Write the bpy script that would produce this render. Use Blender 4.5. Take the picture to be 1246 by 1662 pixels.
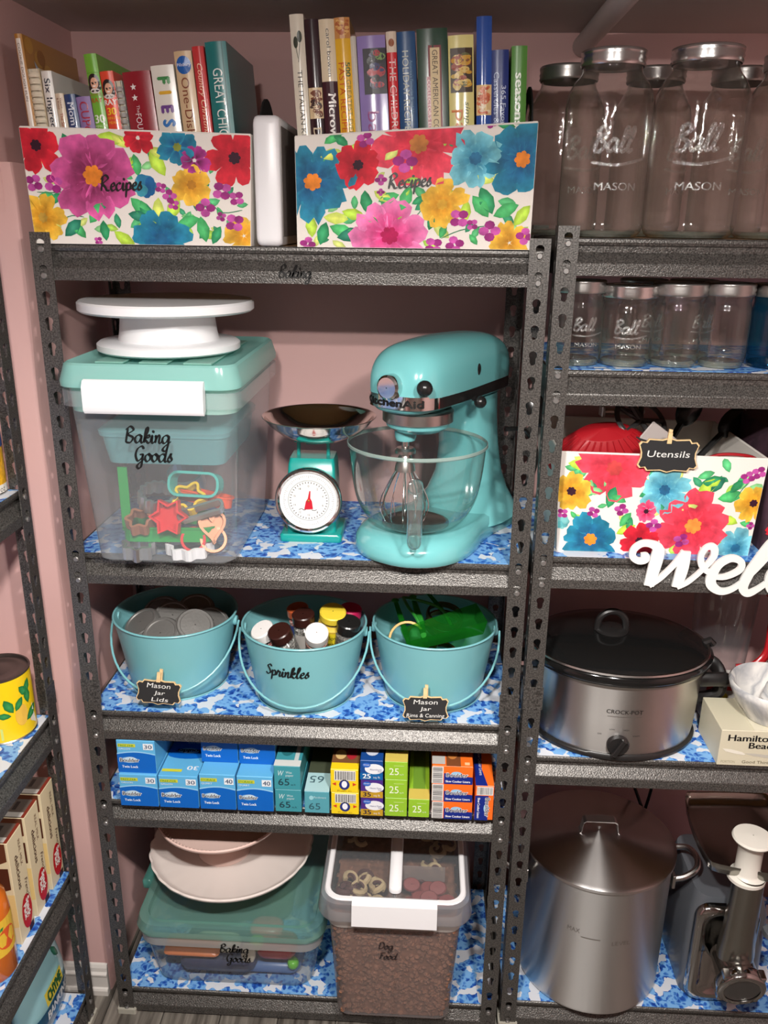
import bpy, bmesh, math, random
from mathutils import Vector, Matrix, geometry
random.seed(7)
PI = math.pi
for _o in list(bpy.data.objects): bpy.data.objects.remove(_o)
SC = bpy.context.scene
COL = SC.collection

# ---------------------------------------------------------------- camera, world, lamps, exposure
CAM_POS = (0.5879, -1.2921, 1.5405)
CAM_R = Vector((0.99871864, 0.04921615, 0.0117832))
CAM_U = Vector((-0.02701143, 0.3215164, 0.94651867))
CAM_F = Vector((-0.04279551, 0.94562412, -0.32243382))
cd = bpy.data.cameras.new('camera')
cd.sensor_fit = 'VERTICAL'; cd.sensor_height = 36.0
cd.lens = 36.0 * 1378.57 / 1662.0
cd.clip_start = 0.02
cam = bpy.data.objects.new('camera', cd); COL.objects.link(cam)
m4 = Matrix((CAM_R, CAM_U, -CAM_F)).transposed().to_4x4(); m4.translation = Vector(CAM_POS)
cam.matrix_world = m4
SC.camera = cam

w = bpy.data.worlds.new('world'); SC.world = w; w.use_nodes = True
w.node_tree.nodes['Background'].inputs[0].default_value = (1.0, 0.95, 0.92, 1)
w.node_tree.nodes['Background'].inputs[1].default_value = 0.05

LAMPS = [((0.42, -1.02, 1.80), 31.5), ((0.86, -1.02, 1.80), 31.5)]
for lp, pw in LAMPS:
    ld = bpy.data.lights.new('ceiling_lamp_light', 'AREA'); ld.shape = 'DISK'; ld.size = 0.10
    ld.energy = pw; ld.color = (1.0, 0.95, 0.90)
    lo = bpy.data.objects.new('ceiling_lamp_light', ld); COL.objects.link(lo)
    lo.location = lp
    lo.rotation_euler = Vector((0, -0.62, 0.78)).to_track_quat('Z', 'Y').to_euler()

SC.view_settings.view_transform = 'Standard'
SC.view_settings.look = 'None'
SC.view_settings.gamma = 1.0
SC.view_settings.exposure = 0.0
SC.view_settings.use_curve_mapping = False
SC.cycles.transparent_max_bounces = 32
SC.cycles.max_bounces = 14

# ---------------------------------------------------------------- materials
MATS = {}
def mat(name, col=(.8, .8, .8), rough=.5, metal=0.0, spec=.5, coat=0.0, trans=0.0, alpha=1.0, bump=None, var=None, sheen=0.0, aniso=0.0):
    """plain procedural principled material; bump=(scale,strength,detail), var=(scale,amount) colour mottling"""
    if name in MATS: return MATS[name]
    m = bpy.data.materials.new(name); m.use_nodes = True
    nt = m.node_tree; b = nt.nodes['Principled BSDF']
    b.inputs['Base Color'].default_value = (*col, 1); b.inputs['Roughness'].default_value = rough
    b.inputs['Metallic'].default_value = metal; b.inputs['Specular IOR Level'].default_value = spec
    b.inputs['Coat Weight'].default_value = coat; b.inputs['Coat Roughness'].default_value = .08
    b.inputs['Transmission Weight'].default_value = trans; b.inputs['Alpha'].default_value = alpha
    if aniso:
        b.inputs['Anisotropic'].default_value = aniso; b.inputs['Anisotropic Rotation'].default_value = .25
        tg = nt.nodes.new('ShaderNodeTangent'); tg.direction_type = 'RADIAL'; tg.axis = 'Z'; nt.links.new(tg.outputs[0], b.inputs['Tangent'])
    if bump or var:
        tc = nt.nodes.new('ShaderNodeTexCoord')
    if bump:
        n = nt.nodes.new('ShaderNodeTexNoise'); n.inputs['Scale'].default_value = bump[0]
        n.inputs['Detail'].default_value = bump[2] if len(bump) > 2 else 2
        bp = nt.nodes.new('ShaderNodeBump'); bp.inputs['Strength'].default_value = bump[1]; bp.inputs['Distance'].default_value = .002
        nt.links.new(tc.outputs['Object'], n.inputs['Vector']); nt.links.new(n.outputs['Fac'], bp.inputs['Height'])
        nt.links.new(bp.outputs['Normal'], b.inputs['Normal'])
    if var:
        n = nt.nodes.new('ShaderNodeTexNoise'); n.inputs['Scale'].default_value = var[0]; n.inputs['Detail'].default_value = 4
        r = nt.nodes.new('ShaderNodeValToRGB')
        lo = tuple(max(0, c * (1 - var[1])) for c in col); hi = tuple(min(1, c * (1 + var[1])) for c in col)
        r.color_ramp.elements[0].position = .3; r.color_ramp.elements[1].position = .7
        r.color_ramp.elements[0].color = (*lo, 1); r.color_ramp.elements[1].color = (*hi, 1)
        nt.links.new(tc.outputs['Object'], n.inputs['Vector']); nt.links.new(n.outputs['Fac'], r.inputs['Fac'])
        nt.links.new(r.outputs['Color'], b.inputs['Base Color'])
    MATS[name] = m
    return m

def hammered(name='hammered_grey_metal', rel=.6):
    if name in MATS: return MATS[name]
    m = mat(name, (.072, .067, .062), .36, .45, .7)
    nt = m.node_tree; b = nt.nodes['Principled BSDF']
    tc = nt.nodes.new('ShaderNodeTexCoord')
    v = nt.nodes.new('ShaderNodeTexNoise'); v.inputs['Scale'].default_value = 430; v.inputs['Detail'].default_value = 1.5
    bp = nt.nodes.new('ShaderNodeBump'); bp.inputs['Strength'].default_value = rel; bp.inputs['Distance'].default_value = .0012
    nt.links.new(tc.outputs['Object'], v.inputs['Vector']); nt.links.new(v.outputs['Fac'], bp.inputs['Height'])
    nt.links.new(bp.outputs['Normal'], b.inputs['Normal'])
    r = nt.nodes.new('ShaderNodeValToRGB')
    r.color_ramp.elements[0].position = .35; r.color_ramp.elements[1].position = .68
    r.color_ramp.elements[0].color = (.042, .039, .036, 1); r.color_ramp.elements[1].color = (.145, .136, .126, 1)
    nt.links.new(v.outputs['Fac'], r.inputs['Fac']); nt.links.new(r.outputs['Color'], b.inputs['Base Color'])
    return m

def thin(name, tint, edge, gloss_rough=.04, haze=0.0, haze_col=(1, 1, 1), haze_edge=0.0, refl=1.0, bump=None):
    """thin clear wall (glass or clear plastic): passes light tinted, more at grazing angles, plus a reflection and optional milky haze"""
    if name in MATS: return MATS[name]
    m = bpy.data.materials.new(name); m.use_nodes = True; nt = m.node_tree; nt.nodes.clear(); N = nt.nodes.new; L = nt.links.new
    out = N('ShaderNodeOutputMaterial'); lw = N('ShaderNodeLayerWeight'); lw.inputs['Blend'].default_value = .5
    pw = N('ShaderNodeMath'); pw.operation = 'POWER'; pw.inputs[1].default_value = 2.6; L(lw.outputs['Facing'], pw.inputs[0])
    mc = N('ShaderNodeMix'); mc.data_type = 'RGBA'; mc.inputs[6].default_value = (*tint, 1); mc.inputs[7].default_value = (*edge, 1)
    L(pw.outputs[0], mc.inputs[0])
    tr = N('ShaderNodeBsdfTransparent'); L(mc.outputs[2], tr.inputs[0])
    last = tr.outputs[0]
    if haze > 0 or haze_edge > 0:
        df = N('ShaderNodeBsdfDiffuse'); df.inputs[0].default_value = (*haze_col, 1)
        tl = N('ShaderNodeBsdfTranslucent'); tl.inputs[0].default_value = (*haze_col, 1)
        ms = N('ShaderNodeMixShader'); ms.inputs[0].default_value = .35; L(df.outputs[0], ms.inputs[1]); L(tl.outputs[0], ms.inputs[2])
        hz = N('ShaderNodeMath'); hz.operation = 'MULTIPLY_ADD'; hz.inputs[1].default_value = haze_edge; hz.inputs[2].default_value = haze; L(pw.outputs[0], hz.inputs[0])
        mh = N('ShaderNodeMixShader'); L(hz.outputs[0], mh.inputs[0]); L(last, mh.inputs[1]); L(ms.outputs[0], mh.inputs[2]); last = mh.outputs[0]
    gl = N('ShaderNodeBsdfGlossy'); gl.inputs['Roughness'].default_value = gloss_rough
    fr = N('ShaderNodeLayerWeight'); fr.inputs['Blend'].default_value = .5
    f5 = N('ShaderNodeMath'); f5.operation = 'POWER'; f5.inputs[1].default_value = 4.0; L(fr.outputs['Facing'], f5.inputs[0])
    fm = N('ShaderNodeMath'); fm.operation = 'MULTIPLY_ADD'; fm.inputs[1].default_value = .55 * refl; fm.inputs[2].default_value = .045 * refl; fm.use_clamp = True; L(f5.outputs[0], fm.inputs[0])
    if bump:
        tc = N('ShaderNodeTexCoord'); nz = N('ShaderNodeTexNoise'); nz.inputs['Scale'].default_value = bump[0]
        bp = N('ShaderNodeBump'); bp.inputs['Strength'].default_value = bump[1]; bp.inputs['Distance'].default_value = .003
        L(tc.outputs['Object'], nz.inputs['Vector']); L(nz.outputs['Fac'], bp.inputs['Height']); L(bp.outputs[0], gl.inputs['Normal']); L(bp.outputs[0], fr.inputs['Normal'])
    mx = N('ShaderNodeMixShader'); L(fm.outputs[0], mx.inputs[0]); L(last, mx.inputs[1]); L(gl.outputs[0], mx.inputs[2])
    L(mx.outputs[0], out.inputs['Surface'])
    MATS[name] = m
    return m

def printmat(name='printed_ink', rough=.45, spec=.4, wash=0.0, bump=0.0):
    """flat print: colour from the mesh colour attribute, optional watercolour mottling / weave"""
    if name in MATS: return MATS[name]
    m = mat(name, (1, 1, 1), rough, 0, spec); nt = m.node_tree; b = nt.nodes['Principled BSDF']
    a = nt.nodes.new('ShaderNodeVertexColor'); a.layer_name = 'ink'
    src = a.outputs['Color']
    if wash:
        tc = nt.nodes.new('ShaderNodeTexCoord'); n = nt.nodes.new('ShaderNodeTexNoise'); n.inputs['Scale'].default_value = 55; n.inputs['Detail'].default_value = 3
        nt.links.new(tc.outputs['Object'], n.inputs['Vector'])
        mp = nt.nodes.new('ShaderNodeMapRange'); mp.inputs[1].default_value = .3; mp.inputs[2].default_value = .75; mp.inputs[3].default_value = 1 - wash; mp.inputs[4].default_value = 1 + wash
        nt.links.new(n.outputs['Fac'], mp.inputs[0])
        mx = nt.nodes.new('ShaderNodeMix'); mx.data_type = 'RGBA'; mx.blend_type = 'MULTIPLY'; mx.inputs[0].default_value = 1
        nt.links.new(src, mx.inputs[6]); nt.links.new(mp.outputs[0], mx.inputs[7]); src = mx.outputs[2]
    nt.links.new(src, b.inputs['Base Color'])
    return m

def s2l(c):
    """sRGB 0-255 triple to linear"""
    return tuple((v / 255 / 12.92) if v / 255 <= .04045 else ((v / 255 + .055) / 1.055) ** 2.4 for v in c)

# ---------------------------------------------------------------- object helpers
def link(o, parent=None):
    COL.objects.link(o)
    if parent is not None: o.parent = parent
    return o
def tag(o, label=None, cat=None, group=None, kind=None):
    if label: o['label'] = label
    if cat: o['category'] = cat
    if group: o['group'] = group
    if kind: o['kind'] = kind
    return o
def thing(name, label, cat, loc=(0, 0, 0), rz=0.0, group=None, rx=0.0, ry=0.0):
    o = bpy.data.objects.new(name, None); o.empty_display_size = .02
    COL.objects.link(o); o.location = loc; o.rotation_euler = (rx, ry, rz)
    return tag(o, label, cat, group)
def copy_tree(o, parent=None):
    c = o.copy(); COL.objects.link(c)
    if parent is not None: c.parent = parent
    for ch in list(o.children): copy_tree(ch, c)
    return c

class MB:
    """collects shapes, builds ONE mesh object"""
    def __init__(s): s.v = []; s.f = []; s.m = Matrix.Identity(4)
    def add(s, vs, fs):
        b = len(s.v)
        s.v += [tuple(s.m @ Vector(p)) for p in vs]; s.f += [tuple(i + b for i in f) for f in fs]
        return s
    def at(s, loc=(0, 0, 0), rx=0, ry=0, rz=0, sc=1):
        s.m = Matrix.Translation(loc) @ Matrix.Rotation(rz, 4, 'Z') @ Matrix.Rotation(ry, 4, 'Y') @ Matrix.Rotation(rx, 4, 'X') @ Matrix.Scale(sc, 4); return s
    def box(s, x0, x1, y0, y1, z0, z1, b=0.0):
        if b > 0:
            b = min(b, (x1 - x0) * .49, (y1 - y0) * .49, (z1 - z0) * .49)
            vs = []
            for z, ins in ((z0, b), (z0 + b, 0), (z1 - b, 0), (z1, b)):
                # octagon loops
                xa, xb, ya, yb = x0 + ins, x1 - ins, y0 + ins, y1 - ins; c = b * .8 if ins == 0 else b * .4
                vs += [(xa + c, ya, z), (xb - c, ya, z), (xb, ya + c, z), (xb, yb - c, z), (xb - c, yb, z), (xa + c, yb, z), (xa, yb - c, z), (xa, ya + c, z)]
            fs = [tuple(range(7, -1, -1)), tuple(range(24, 32))]
            for k in range(3):
                for i in range(8):
                    j = (i + 1) % 8; fs.append((k * 8 + i, k * 8 + j, k * 8 + 8 + j, k * 8 + 8 + i))
            return s.add(vs, fs)
        vs = [(x0, y0, z0), (x1, y0, z0), (x1, y1, z0), (x0, y1, z0), (x0, y0, z1), (x1, y0, z1), (x1, y1, z1), (x0, y1, z1)]
        return s.add(vs, [(3, 2, 1, 0), (4, 5, 6, 7), (0, 1, 5, 4), (1, 2, 6, 5), (2, 3, 7, 6), (3, 0, 4, 7)])
    def loft(s, loops, cap0=True, cap1=True, closed=True):
        n = len(loops[0]); vs = [p for l in loops for p in l]; fs = []
        for k in range(len(loops) - 1):
            for i in range(n if closed else n - 1):
                j = (i + 1) % n; fs.append((k * n + i, k * n + j, (k + 1) * n + j, (k + 1) * n + i))
        if cap0: fs.append(tuple(range(n - 1, -1, -1)))
        if cap1: fs.append(tuple(range((len(loops) - 1) * n, len(loops) * n)))
        return s.add(vs, fs)
    def lathe(s, prof, seg=40, cap0=False, cap1=False, sx=1.0, sy=1.0):
        loops = [[(r * sx * math.cos(2 * PI * i / seg), r * sy * math.sin(2 * PI * i / seg), z) for i in range(seg)] for r, z in prof]
        return s.loft(loops, cap0, cap1)
    def tube(s, pts, r, seg=8, closed=False, flat=1.0):
        pts = [Vector(p) for p in pts]; n = len(pts); loops = []
        up = None
        for i, p in enumerate(pts):
            a = pts[(i - 1) % n] if (closed or i > 0) else pts[0]; b = pts[(i + 1) % n] if (closed or i < n - 1) else pts[-1]
            t = (b - a).normalized()
            if up is None:
                up = Vector((0, 0, 1)) if abs(t.z) < .9 else Vector((0, 1, 0))
            sd = t.cross(up)
            if sd.length < 1e-6: sd = t.cross(Vector((1, 0, 0)))
            sd.normalize(); up = sd.cross(t).normalized()
            rr = r[i] if isinstance(r, (list, tuple)) else r
            loops.append([tuple(p + sd * (math.cos(2 * PI * k / seg) * rr) + up * (math.sin(2 * PI * k / seg) * rr * flat)) for k in range(seg)])
        if closed:
            loops.append(loops[0])
            return s.loft(loops, False, False)
        return s.loft(loops)
    def prism(s, poly, y0, y1):
        """polygon in xz extruded along y"""
        a = [(x, y0, z) for x, z in poly]; b = [(x, y1, z) for x, z in poly]
        return s.loft([a, b])
    def prism_x(s, poly, x0, x1):
        return s.loft([[(x0, y, z) for y, z in poly], [(x1, y, z) for y, z in poly]])
    def prism_z(s, poly, z0, z1):
        return s.loft([[(x, y, z0) for x, y in poly], [(x, y, z1) for x, y in poly]])
    def cyl(s, p, q, r, seg=16, r2=None):
        return s.tube([p, q], [r, r2 if r2 is not None else r], seg)
    def sphere(s, c, r, seg=20, rings=12, sx=1, sy=1, sz=1):
        prof = []
        loops = []
        for k in range(rings + 1):
            t = PI * k / rings; rr = max(math.sin(t), 1e-3) * r; z = -math.cos(t) * r
            loops.append([(c[0] + rr * sx * math.cos(2 * PI * i / seg), c[1] + rr * sy * math.sin(2 * PI * i / seg), c[2] + z * sz) for i in range(seg)])
        return s.loft(loops)
    def mesh(s, name, smooth=False, sharp=35):
        me = bpy.data.meshes.new(name); me.from_pydata(s.v, [], s.f)
        bm = bmesh.new(); bm.from_mesh(me)
        bmesh.ops.recalc_face_normals(bm, faces=bm.faces); bm.to_mesh(me); bm.free()
        if smooth:
            for p in me.polygons: p.use_smooth = True
            try: me.set_sharp_from_angle(angle=math.radians(sharp))
            except Exception: pass
        return me
    def build(s, name, m, parent=None, smooth=False, sharp=35, loc=None):
        me = s.mesh(name, smooth, sharp); me.materials.append(m)
        o = bpy.data.objects.new(name, me); link(o, parent)
        if loc: o.location = loc
        return o

def rrect(w, d, r, n=5, cx=0, cy=0):
    """rounded rectangle loop, ccw"""
    pts = []
    r = min(r, w / 2 - 1e-4, d / 2 - 1e-4)
    for qx, qy, a0 in ((1, -1, -PI / 2), (1, 1, 0), (-1, 1, PI / 2), (-1, -1, PI)):
        for k in range(n + 1):
            a = a0 + PI / 2 * k / n
            pts.append((cx + qx * (w / 2 - r) + r * math.cos(a), cy + qy * (d / 2 - r) + r * math.sin(a)))
    return pts
def rloop(w, d, r, z, n=5, cx=0, cy=0): return [(x, y, z) for x, y in rrect(w, d, r, n, cx, cy)]
def smoothpts(pts, k=6, closed=False):
    """Catmull-Rom through points of any dimension"""
    out = []; n = len(pts)
    rng = range(n if closed else n - 1)
    for i in rng:
        if closed: P = [pts[(i + j) % n] for j in (-1, 0, 1, 2)]
        else: P = [pts[max(0, i - 1)], pts[i], pts[i + 1], pts[min(n - 1, i + 2)]]
        for s_ in range(k):
            t = s_ / k
            out.append(tuple(.5 * ((2 * b) + (-a + c) * t + (2 * a - 5 * b + 4 * c - d) * t * t + (-a + 3 * b - 3 * c + d) * t ** 3) for a, b, c, d in zip(*P)))
    if not closed: out.append(tuple(pts[-1]))
    return out

# ---------------------------------------------------------------- flat print (lettering, labels, patterns)
_txt = {}
def textgeo(body, bold=0.0, shear=0.0):
    bold = 0.0
    key = (body, bold, shear)
    if key in _txt: return _txt[key]
    c = bpy.data.curves.new('t', 'FONT'); c.body = body; c.size = 1; c.resolution_u = 3; c.offset = bold; c.shear = shear; c.fill_mode = 'FRONT'
    o = bpy.data.objects.new('t', c)
    me = bpy.data.meshes.new_from_object(o)
    vs = [(v.co.x, v.co.y) for v in me.vertices]; fs = [tuple(p.vertices) for p in me.polygons]
    bpy.data.meshes.remove(me); bpy.data.objects.remove(o); bpy.data.curves.remove(c)
    if not vs: vs = [(0, 0)]
    x0 = min(v[0] for v in vs); x1 = max(v[0] for v in vs)
    _txt[key] = (vs, fs, x0, x1)
    return _txt[key]
EPS = 0.00022
class Print:
    """flat coloured pieces in a (u,v) plane in metres; built as one thin printed mesh that follows a surface map"""
    def __init__(s): s.v = []; s.f = []; s.c = []
    def poly(s, pts, col, lay=1, cols=None):
        b = len(s.v)
        for i, p in enumerate(pts): s.v.append((p[0], p[1], lay)); s.c.append(cols[i] if cols else col)
        s.f.append(tuple(range(b, b + len(pts)))); return s
    def fan(s, c, pts, cc, ec, lay=1):
        b = len(s.v); s.v.append((c[0], c[1], lay)); s.c.append(cc)
        for p in pts: s.v.append((p[0], p[1], lay)); s.c.append(ec)
        n = len(pts)
        for i in range(n): s.f.append((b, b + 1 + i, b + 1 + (i + 1) % n))
        return s
    def rect(s, x0, y0, x1, y1, col, lay=1, nx=1):
        for k in range(nx):
            a = x0 + (x1 - x0) * k / nx; b_ = x0 + (x1 - x0) * (k + 1) / nx
            s.poly([(a, y0), (b_, y0), (b_, y1), (a, y1)], col, lay)
        return s
    def ell(s, cx, cy, rx, ry, col, lay=1, n=16, a0=0, a1=2 * PI, rot=0):
        cr, sr = math.cos(rot), math.sin(rot)
        pts = []
        for i in range(n):
            a = a0 + (a1 - a0) * i / (n if a1 - a0 > 6.28 else n - 1); x, y = rx * math.cos(a), ry * math.sin(a)
            pts.append((cx + x * cr - y * sr, cy + x * sr + y * cr))
        if a1 - a0 > 6.28: return s.fan((cx, cy), pts, col, col, lay)
        return s.poly(pts, col, lay)
    def text(s, body, x, y, h, col, lay=3, w=None, rot=0.0, align='l', bold=0.0, shear=0.0, sx=1.0):
        """h = cap height; rot turns the line; w squeezes the line to that width"""
        vs, fs, x0, x1 = textgeo(body, bold, shear)
        k = h / .70; wd = (x1 - x0) * k * sx
        kx = k * sx
        if w: kx = w / (x1 - x0); wd = w
        ox = {'l': 0, 'c': -wd / 2, 'r': -wd}[align]
        cr, sr = math.cos(rot), math.sin(rot); b = len(s.v)
        shifts = [(0, 0)]
        if bold > 0:
            q = min(bold, .07) * abs(k); shifts += [(q, 0), (-q, 0)]
            if bold > .04: shifts += [(0, q), (0, -q)]
        for n_, (dx, dy) in enumerate(shifts):
            b = len(s.v)
            for vx, vy in vs:
                px, py = (vx - x0) * kx + ox + dx, vy * k + dy
                s.v.append((x + px * cr - py * sr, y + px * sr + py * cr, lay + .04 * n_)); s.c.append(col)
            s.f += [tuple(i + b for i in f) for f in fs]
        return s
    def stroke(s, pts, wd, col, lay=3, k=5, nib=None):
        """brush line; nib=(angle,thin ratio) gives calligraphic thick and thin"""
        P = smoothpts(pts, k) if k > 1 else pts
        n = len(P); L = []; R = []
        for i in range(n):
            a = P[max(0, i - 1)]; b = P[min(n - 1, i + 1)]; dx, dy = b[0] - a[0], b[1] - a[1]; l = math.hypot(dx, dy) or 1
            wx = wd
            if nib:
                ang = math.atan2(dy, dx); wx = wd * (nib[1] + (1 - nib[1]) * abs(math.sin(ang - nib[0])))
            if i in (0, n - 1): wx *= .6
            nx, ny = -dy / l * wx / 2, dx / l * wx / 2
            L.append((P[i][0] + nx, P[i][1] + ny)); R.append((P[i][0] - nx, P[i][1] - ny))
        b = len(s.v)
        for i in range(n):
            s.v += [(L[i][0], L[i][1], lay), (R[i][0], R[i][1], lay)]; s.c += [col, col]
        for i in range(n - 1): s.f.append((b + 2 * i, b + 2 * i + 1, b + 2 * i + 3, b + 2 * i + 2))
        return s
    def script(s, word, x, y, xh, col, wd=None, lay=4, rot=0.0, nib=(.6, .35), slant=.18):
        """brush handwriting, xh = x-height"""
        wd = wd or xh * .27; cx = 0; cr, sr = math.cos(rot), math.sin(rot)
        for ch in word:
            if ch == ' ': cx += .6; continue
            strokes, adv = GLYPH[ch]
            for st in strokes:
                pts = []
                for px, py in st:
                    X, Y = (cx + px + slant * py) * xh * .84, py * xh * .76
                    pts.append((x + X * cr - Y * sr, y + X * sr + Y * cr))
                if len(pts) == 1: s.ell(pts[0][0], pts[0][1], wd * .55, wd * .55, col, lay, 8)
                else: s.stroke(pts, wd, col, lay, 5, nib)
            cx += adv
        return s
    def build(s, name, fn, parent, m=None, label=None):
        me = bpy.data.meshes.new(name)
        me.from_pydata([fn(u, v, l * EPS) for u, v, l in s.v], [], s.f)
        ca = me.color_attributes.new('ink', 'FLOAT_COLOR', 'POINT')
        for i, c in enumerate(s.c): ca.data[i].color = (c[0], c[1], c[2], 1)
        me.materials.append(m or printmat())
        o = bpy.data.objects.new(name, me); link(o, parent)
        if label: o['label'] = label
        return o
GLYPH = {
 'a': ([[(.75, .75), (.5, 1), (.15, .8), (.05, .35), (.25, 0), (.55, .2), (.75, .75)], [(.78, .98), (.72, .3), (.85, 0), (1.1, .25)]], 1.0),
 'k': ([[(0, .2), (.38, 1.4), (.36, 1.9), (.2, 1.85), (.12, 1.2), (.1, 0)], [(.12, .45), (.5, 1), (.62, .75), (.2, .5), (.55, 0), (.85, .25)]], .8),
 'i': ([[(0, .2), (.15, .98), (.15, .2), (.3, 0), (.5, .25)], [(.2, 1.45)]], .45),
 'n': ([[(0, .7), (.12, .98), (.1, 0)], [(.1, .3), (.35, .98), (.52, .8), (.5, .2), (.65, 0), (.85, .25)]], .8),
 'g': ([[(.75, .75), (.5, 1), (.15, .8), (.05, .35), (.25, 0), (.55, .2), (.75, .75)], [(.78, .98), (.72, -.5), (.5, -1), (.2, -.85), (.4, -.4), (1.05, .25)]], 1.0),
 'o': ([[(.4, 1), (.1, .75), (.05, .3), (.3, 0), (.6, .3), (.6, .8), (.4, 1), (.5, .8), (.85, .78)]], .78),
 'd': ([[(.75, .75), (.5, 1), (.15, .8), (.05, .35), (.25, 0), (.55, .2), (.75, .75)], [(.85, 1.9), (.72, .3), (.85, 0), (1.1, .25)]], 1.0),
 's': ([[(0, .2), (.35, 1.1), (.33, .7), (.5, .3), (.3, 0), (.05, .15)]], .6),
 'e': ([[(.05, .45), (.5, .65), (.4, 1), (.15, .8), (.1, .3), (.35, 0), (.75, .25)]], .7),
 'c': ([[(.6, .8), (.4, 1), (.1, .7), (.1, .25), (.35, 0), (.7, .25)]], .78),
 'p': ([[(0, .3), (.15, .98), (.12, -.95)], [(.12, .6), (.4, 1), (.65, .7), (.55, .15), (.25, .05), (.15, .2)], [(.5, .05), (.9, .3)]], .82),
 'r': ([[(0, .2), (.15, 1.1), (.25, .9), (.5, .9), (.45, .3), (.55, 0), (.8, .25)]], .75),
 'l': ([[(0, .2), (.4, 1.4), (.35, 1.95), (.18, 1.8), (.15, .4), (.3, 0), (.6, .25)]], .55),
 'B': ([[(.25, 1.85), (.15, 0)], [(0, 1.6), (.5, 2.05), (.88, 1.6), (.3, 1.05), (.9, .65), (.65, .02), (.12, .05)]], 1.1),
 'G': ([[(.95, 1.6), (.7, 1.95), (.25, 1.6), (.1, .8), (.4, .05), (.85, .5), (.9, .9), (.55, .85)], [(.9, .9), (.85, -.6), (.55, -.9), (.4, -.5), (1.1, .3)]], 1.15),
 'R': ([[(.22, 1.85), (.12, 0)], [(-.05, 1.5), (.5, 2.05), (.9, 1.6), (.3, .95), (.6, .5), (.85, .05), (1.2, .1)]], 1.25),
 'S': ([[(.85, 1.6), (.6, 1.95), (.25, 1.6), (.6, 1), (.75, .4), (.4, 0), (.05, .3)]], .95),
 'D': ([[(.25, 1.8), (.2, 0)], [(0, 1.6), (.6, 1.9), (1.05, 1.1), (.8, .2), (.15, .02)]], 1.2),
 'F': ([[(.35, 1.8), (.2, 0)], [(0, 1.7), (.4, 1.85), (.95, 1.85)], [(.1, 1), (.7, 1.05)]], .9),
}
# surface maps: (u right, v up, lift) -> local point
def front_map(x0, y, z0, tilt=0.0):
    """vertical face looking to -y"""
    return lambda u, v, l: (x0 + u, y - l, z0 + v)
def top_map(x0, y0, z):
    return lambda u, v, l: (x0 + u, y0 + v, z + l)
def px_map(x, y0, z0):
    """vertical face looking to +x; u runs towards +y"""
    return lambda u, v, l: (x + l, y0 + u, z0 + v)
def cyl_map(rfun, cx=0, cy=0, a0=-PI / 2):
    """u = arc length at local radius, v = height"""
    def fn(u, v, l):
        r = rfun(v); a = a0 + u / r
        return (cx + (r + l) * math.cos(a), cy + (r + l) * math.sin(a), v)
    return fn
BLACK = (.008, .008, .008); WHITE = (.85, .85, .83)
# ================================================================= the room
M_PINK = mat('pink_wall_paint', s2l((208, 168, 164)), .62, 0, .3, bump=(9, .35, 3), var=(3, .04))
M_CEIL = mat('ceiling_paint', s2l((206, 200, 196)), .8, 0, .2, bump=(60, .2))
M_WHITE_TRIM = mat('white_trim_paint', s2l((214, 208, 202)), .4)
def struct(name, mb, m, parent=None, smooth=False):
    o = mb.build(name, m, parent, smooth)
    if parent is None: o['kind'] = 'structure'
    return o
CEIL_Z = 1.855
struct('wall_back', MB().box(-.055, 1.80, .38, .44, 0, CEIL_Z), M_PINK)
struct('wall_left', MB().box(-.50, -.44, -2.1, .05, 0, CEIL_Z), M_PINK)
struct('wall_right', MB().box(1.80, 1.86, -2.1, .44, 0, CEIL_Z), M_PINK)
struct('wall_front', MB().box(-.50, 1.86, -2.16, -2.1, 0, CEIL_Z), mat('white_wall_paint', s2l((214, 208, 200)), .6, bump=(9, .3)))  # unseen wall behind the camera, made white to brighten reflections in the metal
# lumpy plastered stub wall: full height behind, a thicker pier up to 1.62 m
mb = MB(); mb.box(-.50, -.055, .05, .44, 1.55, CEIL_Z)
struct('wall_stub_upper', mb, M_PINK)
mb = MB()
nz = 30; loops = []
for k in range(nz + 1):
    z = 1.62 * k / nz; wv = .0016 * math.sin(z * 9.1) + .0012 * math.sin(z * 23 + 1)
    xe = -.0355 + wv
    if k == nz: xe -= .004
    loops.append([(-.50, .05, z), (xe - .010, .05 + wv * .6, z), (xe - .003, .052, z), (xe, .058, z), (xe, .44, z), (-.50, .44, z)])
mb.loft(loops)
struct('wall_stub', mb, M_PINK, smooth=True)
struct('ceiling', MB().box(-.5, 1.86, -2.16, .44, CEIL_Z, CEIL_Z + .05), M_CEIL)
# skirting along the stub wall, moulded profile
mb = MB()
prof = [(.05, 0), (.036, 0), (.036, .012), (.038, .016), (.041, .018), (.041, .046), (.0385, .049), (.0385, .053), (.043, .057), (.044, .066), (.047, .072), (.05, .075)]
mb.prism_x(prof, -.44, -.0375)
struct('baseboard_left', mb, M_WHITE_TRIM)
# plank floor
fl = struct('floor', MB().box(-.5, 1.86, -2.16, .44, -.03, -.004), mat('floor_underlay', (.03, .028, .025), .9))
m = mat('grey_wood_plank', (.12, .105, .09), .42, 0, .4)
nt = m.node_tree; b = nt.nodes['Principled BSDF']
tc = nt.nodes.new('ShaderNodeTexCoord'); mp = nt.nodes.new('ShaderNodeMapping'); mp.inputs['Scale'].default_value = (38, 2.2, 1)
oi = nt.nodes.new('ShaderNodeObjectInfo'); av = nt.nodes.new('ShaderNodeVectorMath'); av.operation = 'ADD'
nz_ = nt.nodes.new('ShaderNodeTexNoise'); nz_.inputs['Scale'].default_value = 1.6; nz_.inputs['Detail'].default_value = 6; nz_.inputs['Distortion'].default_value = .8
rp = nt.nodes.new('ShaderNodeValToRGB'); rp.color_ramp.elements[0].position = .34; rp.color_ramp.elements[1].position = .68
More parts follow.
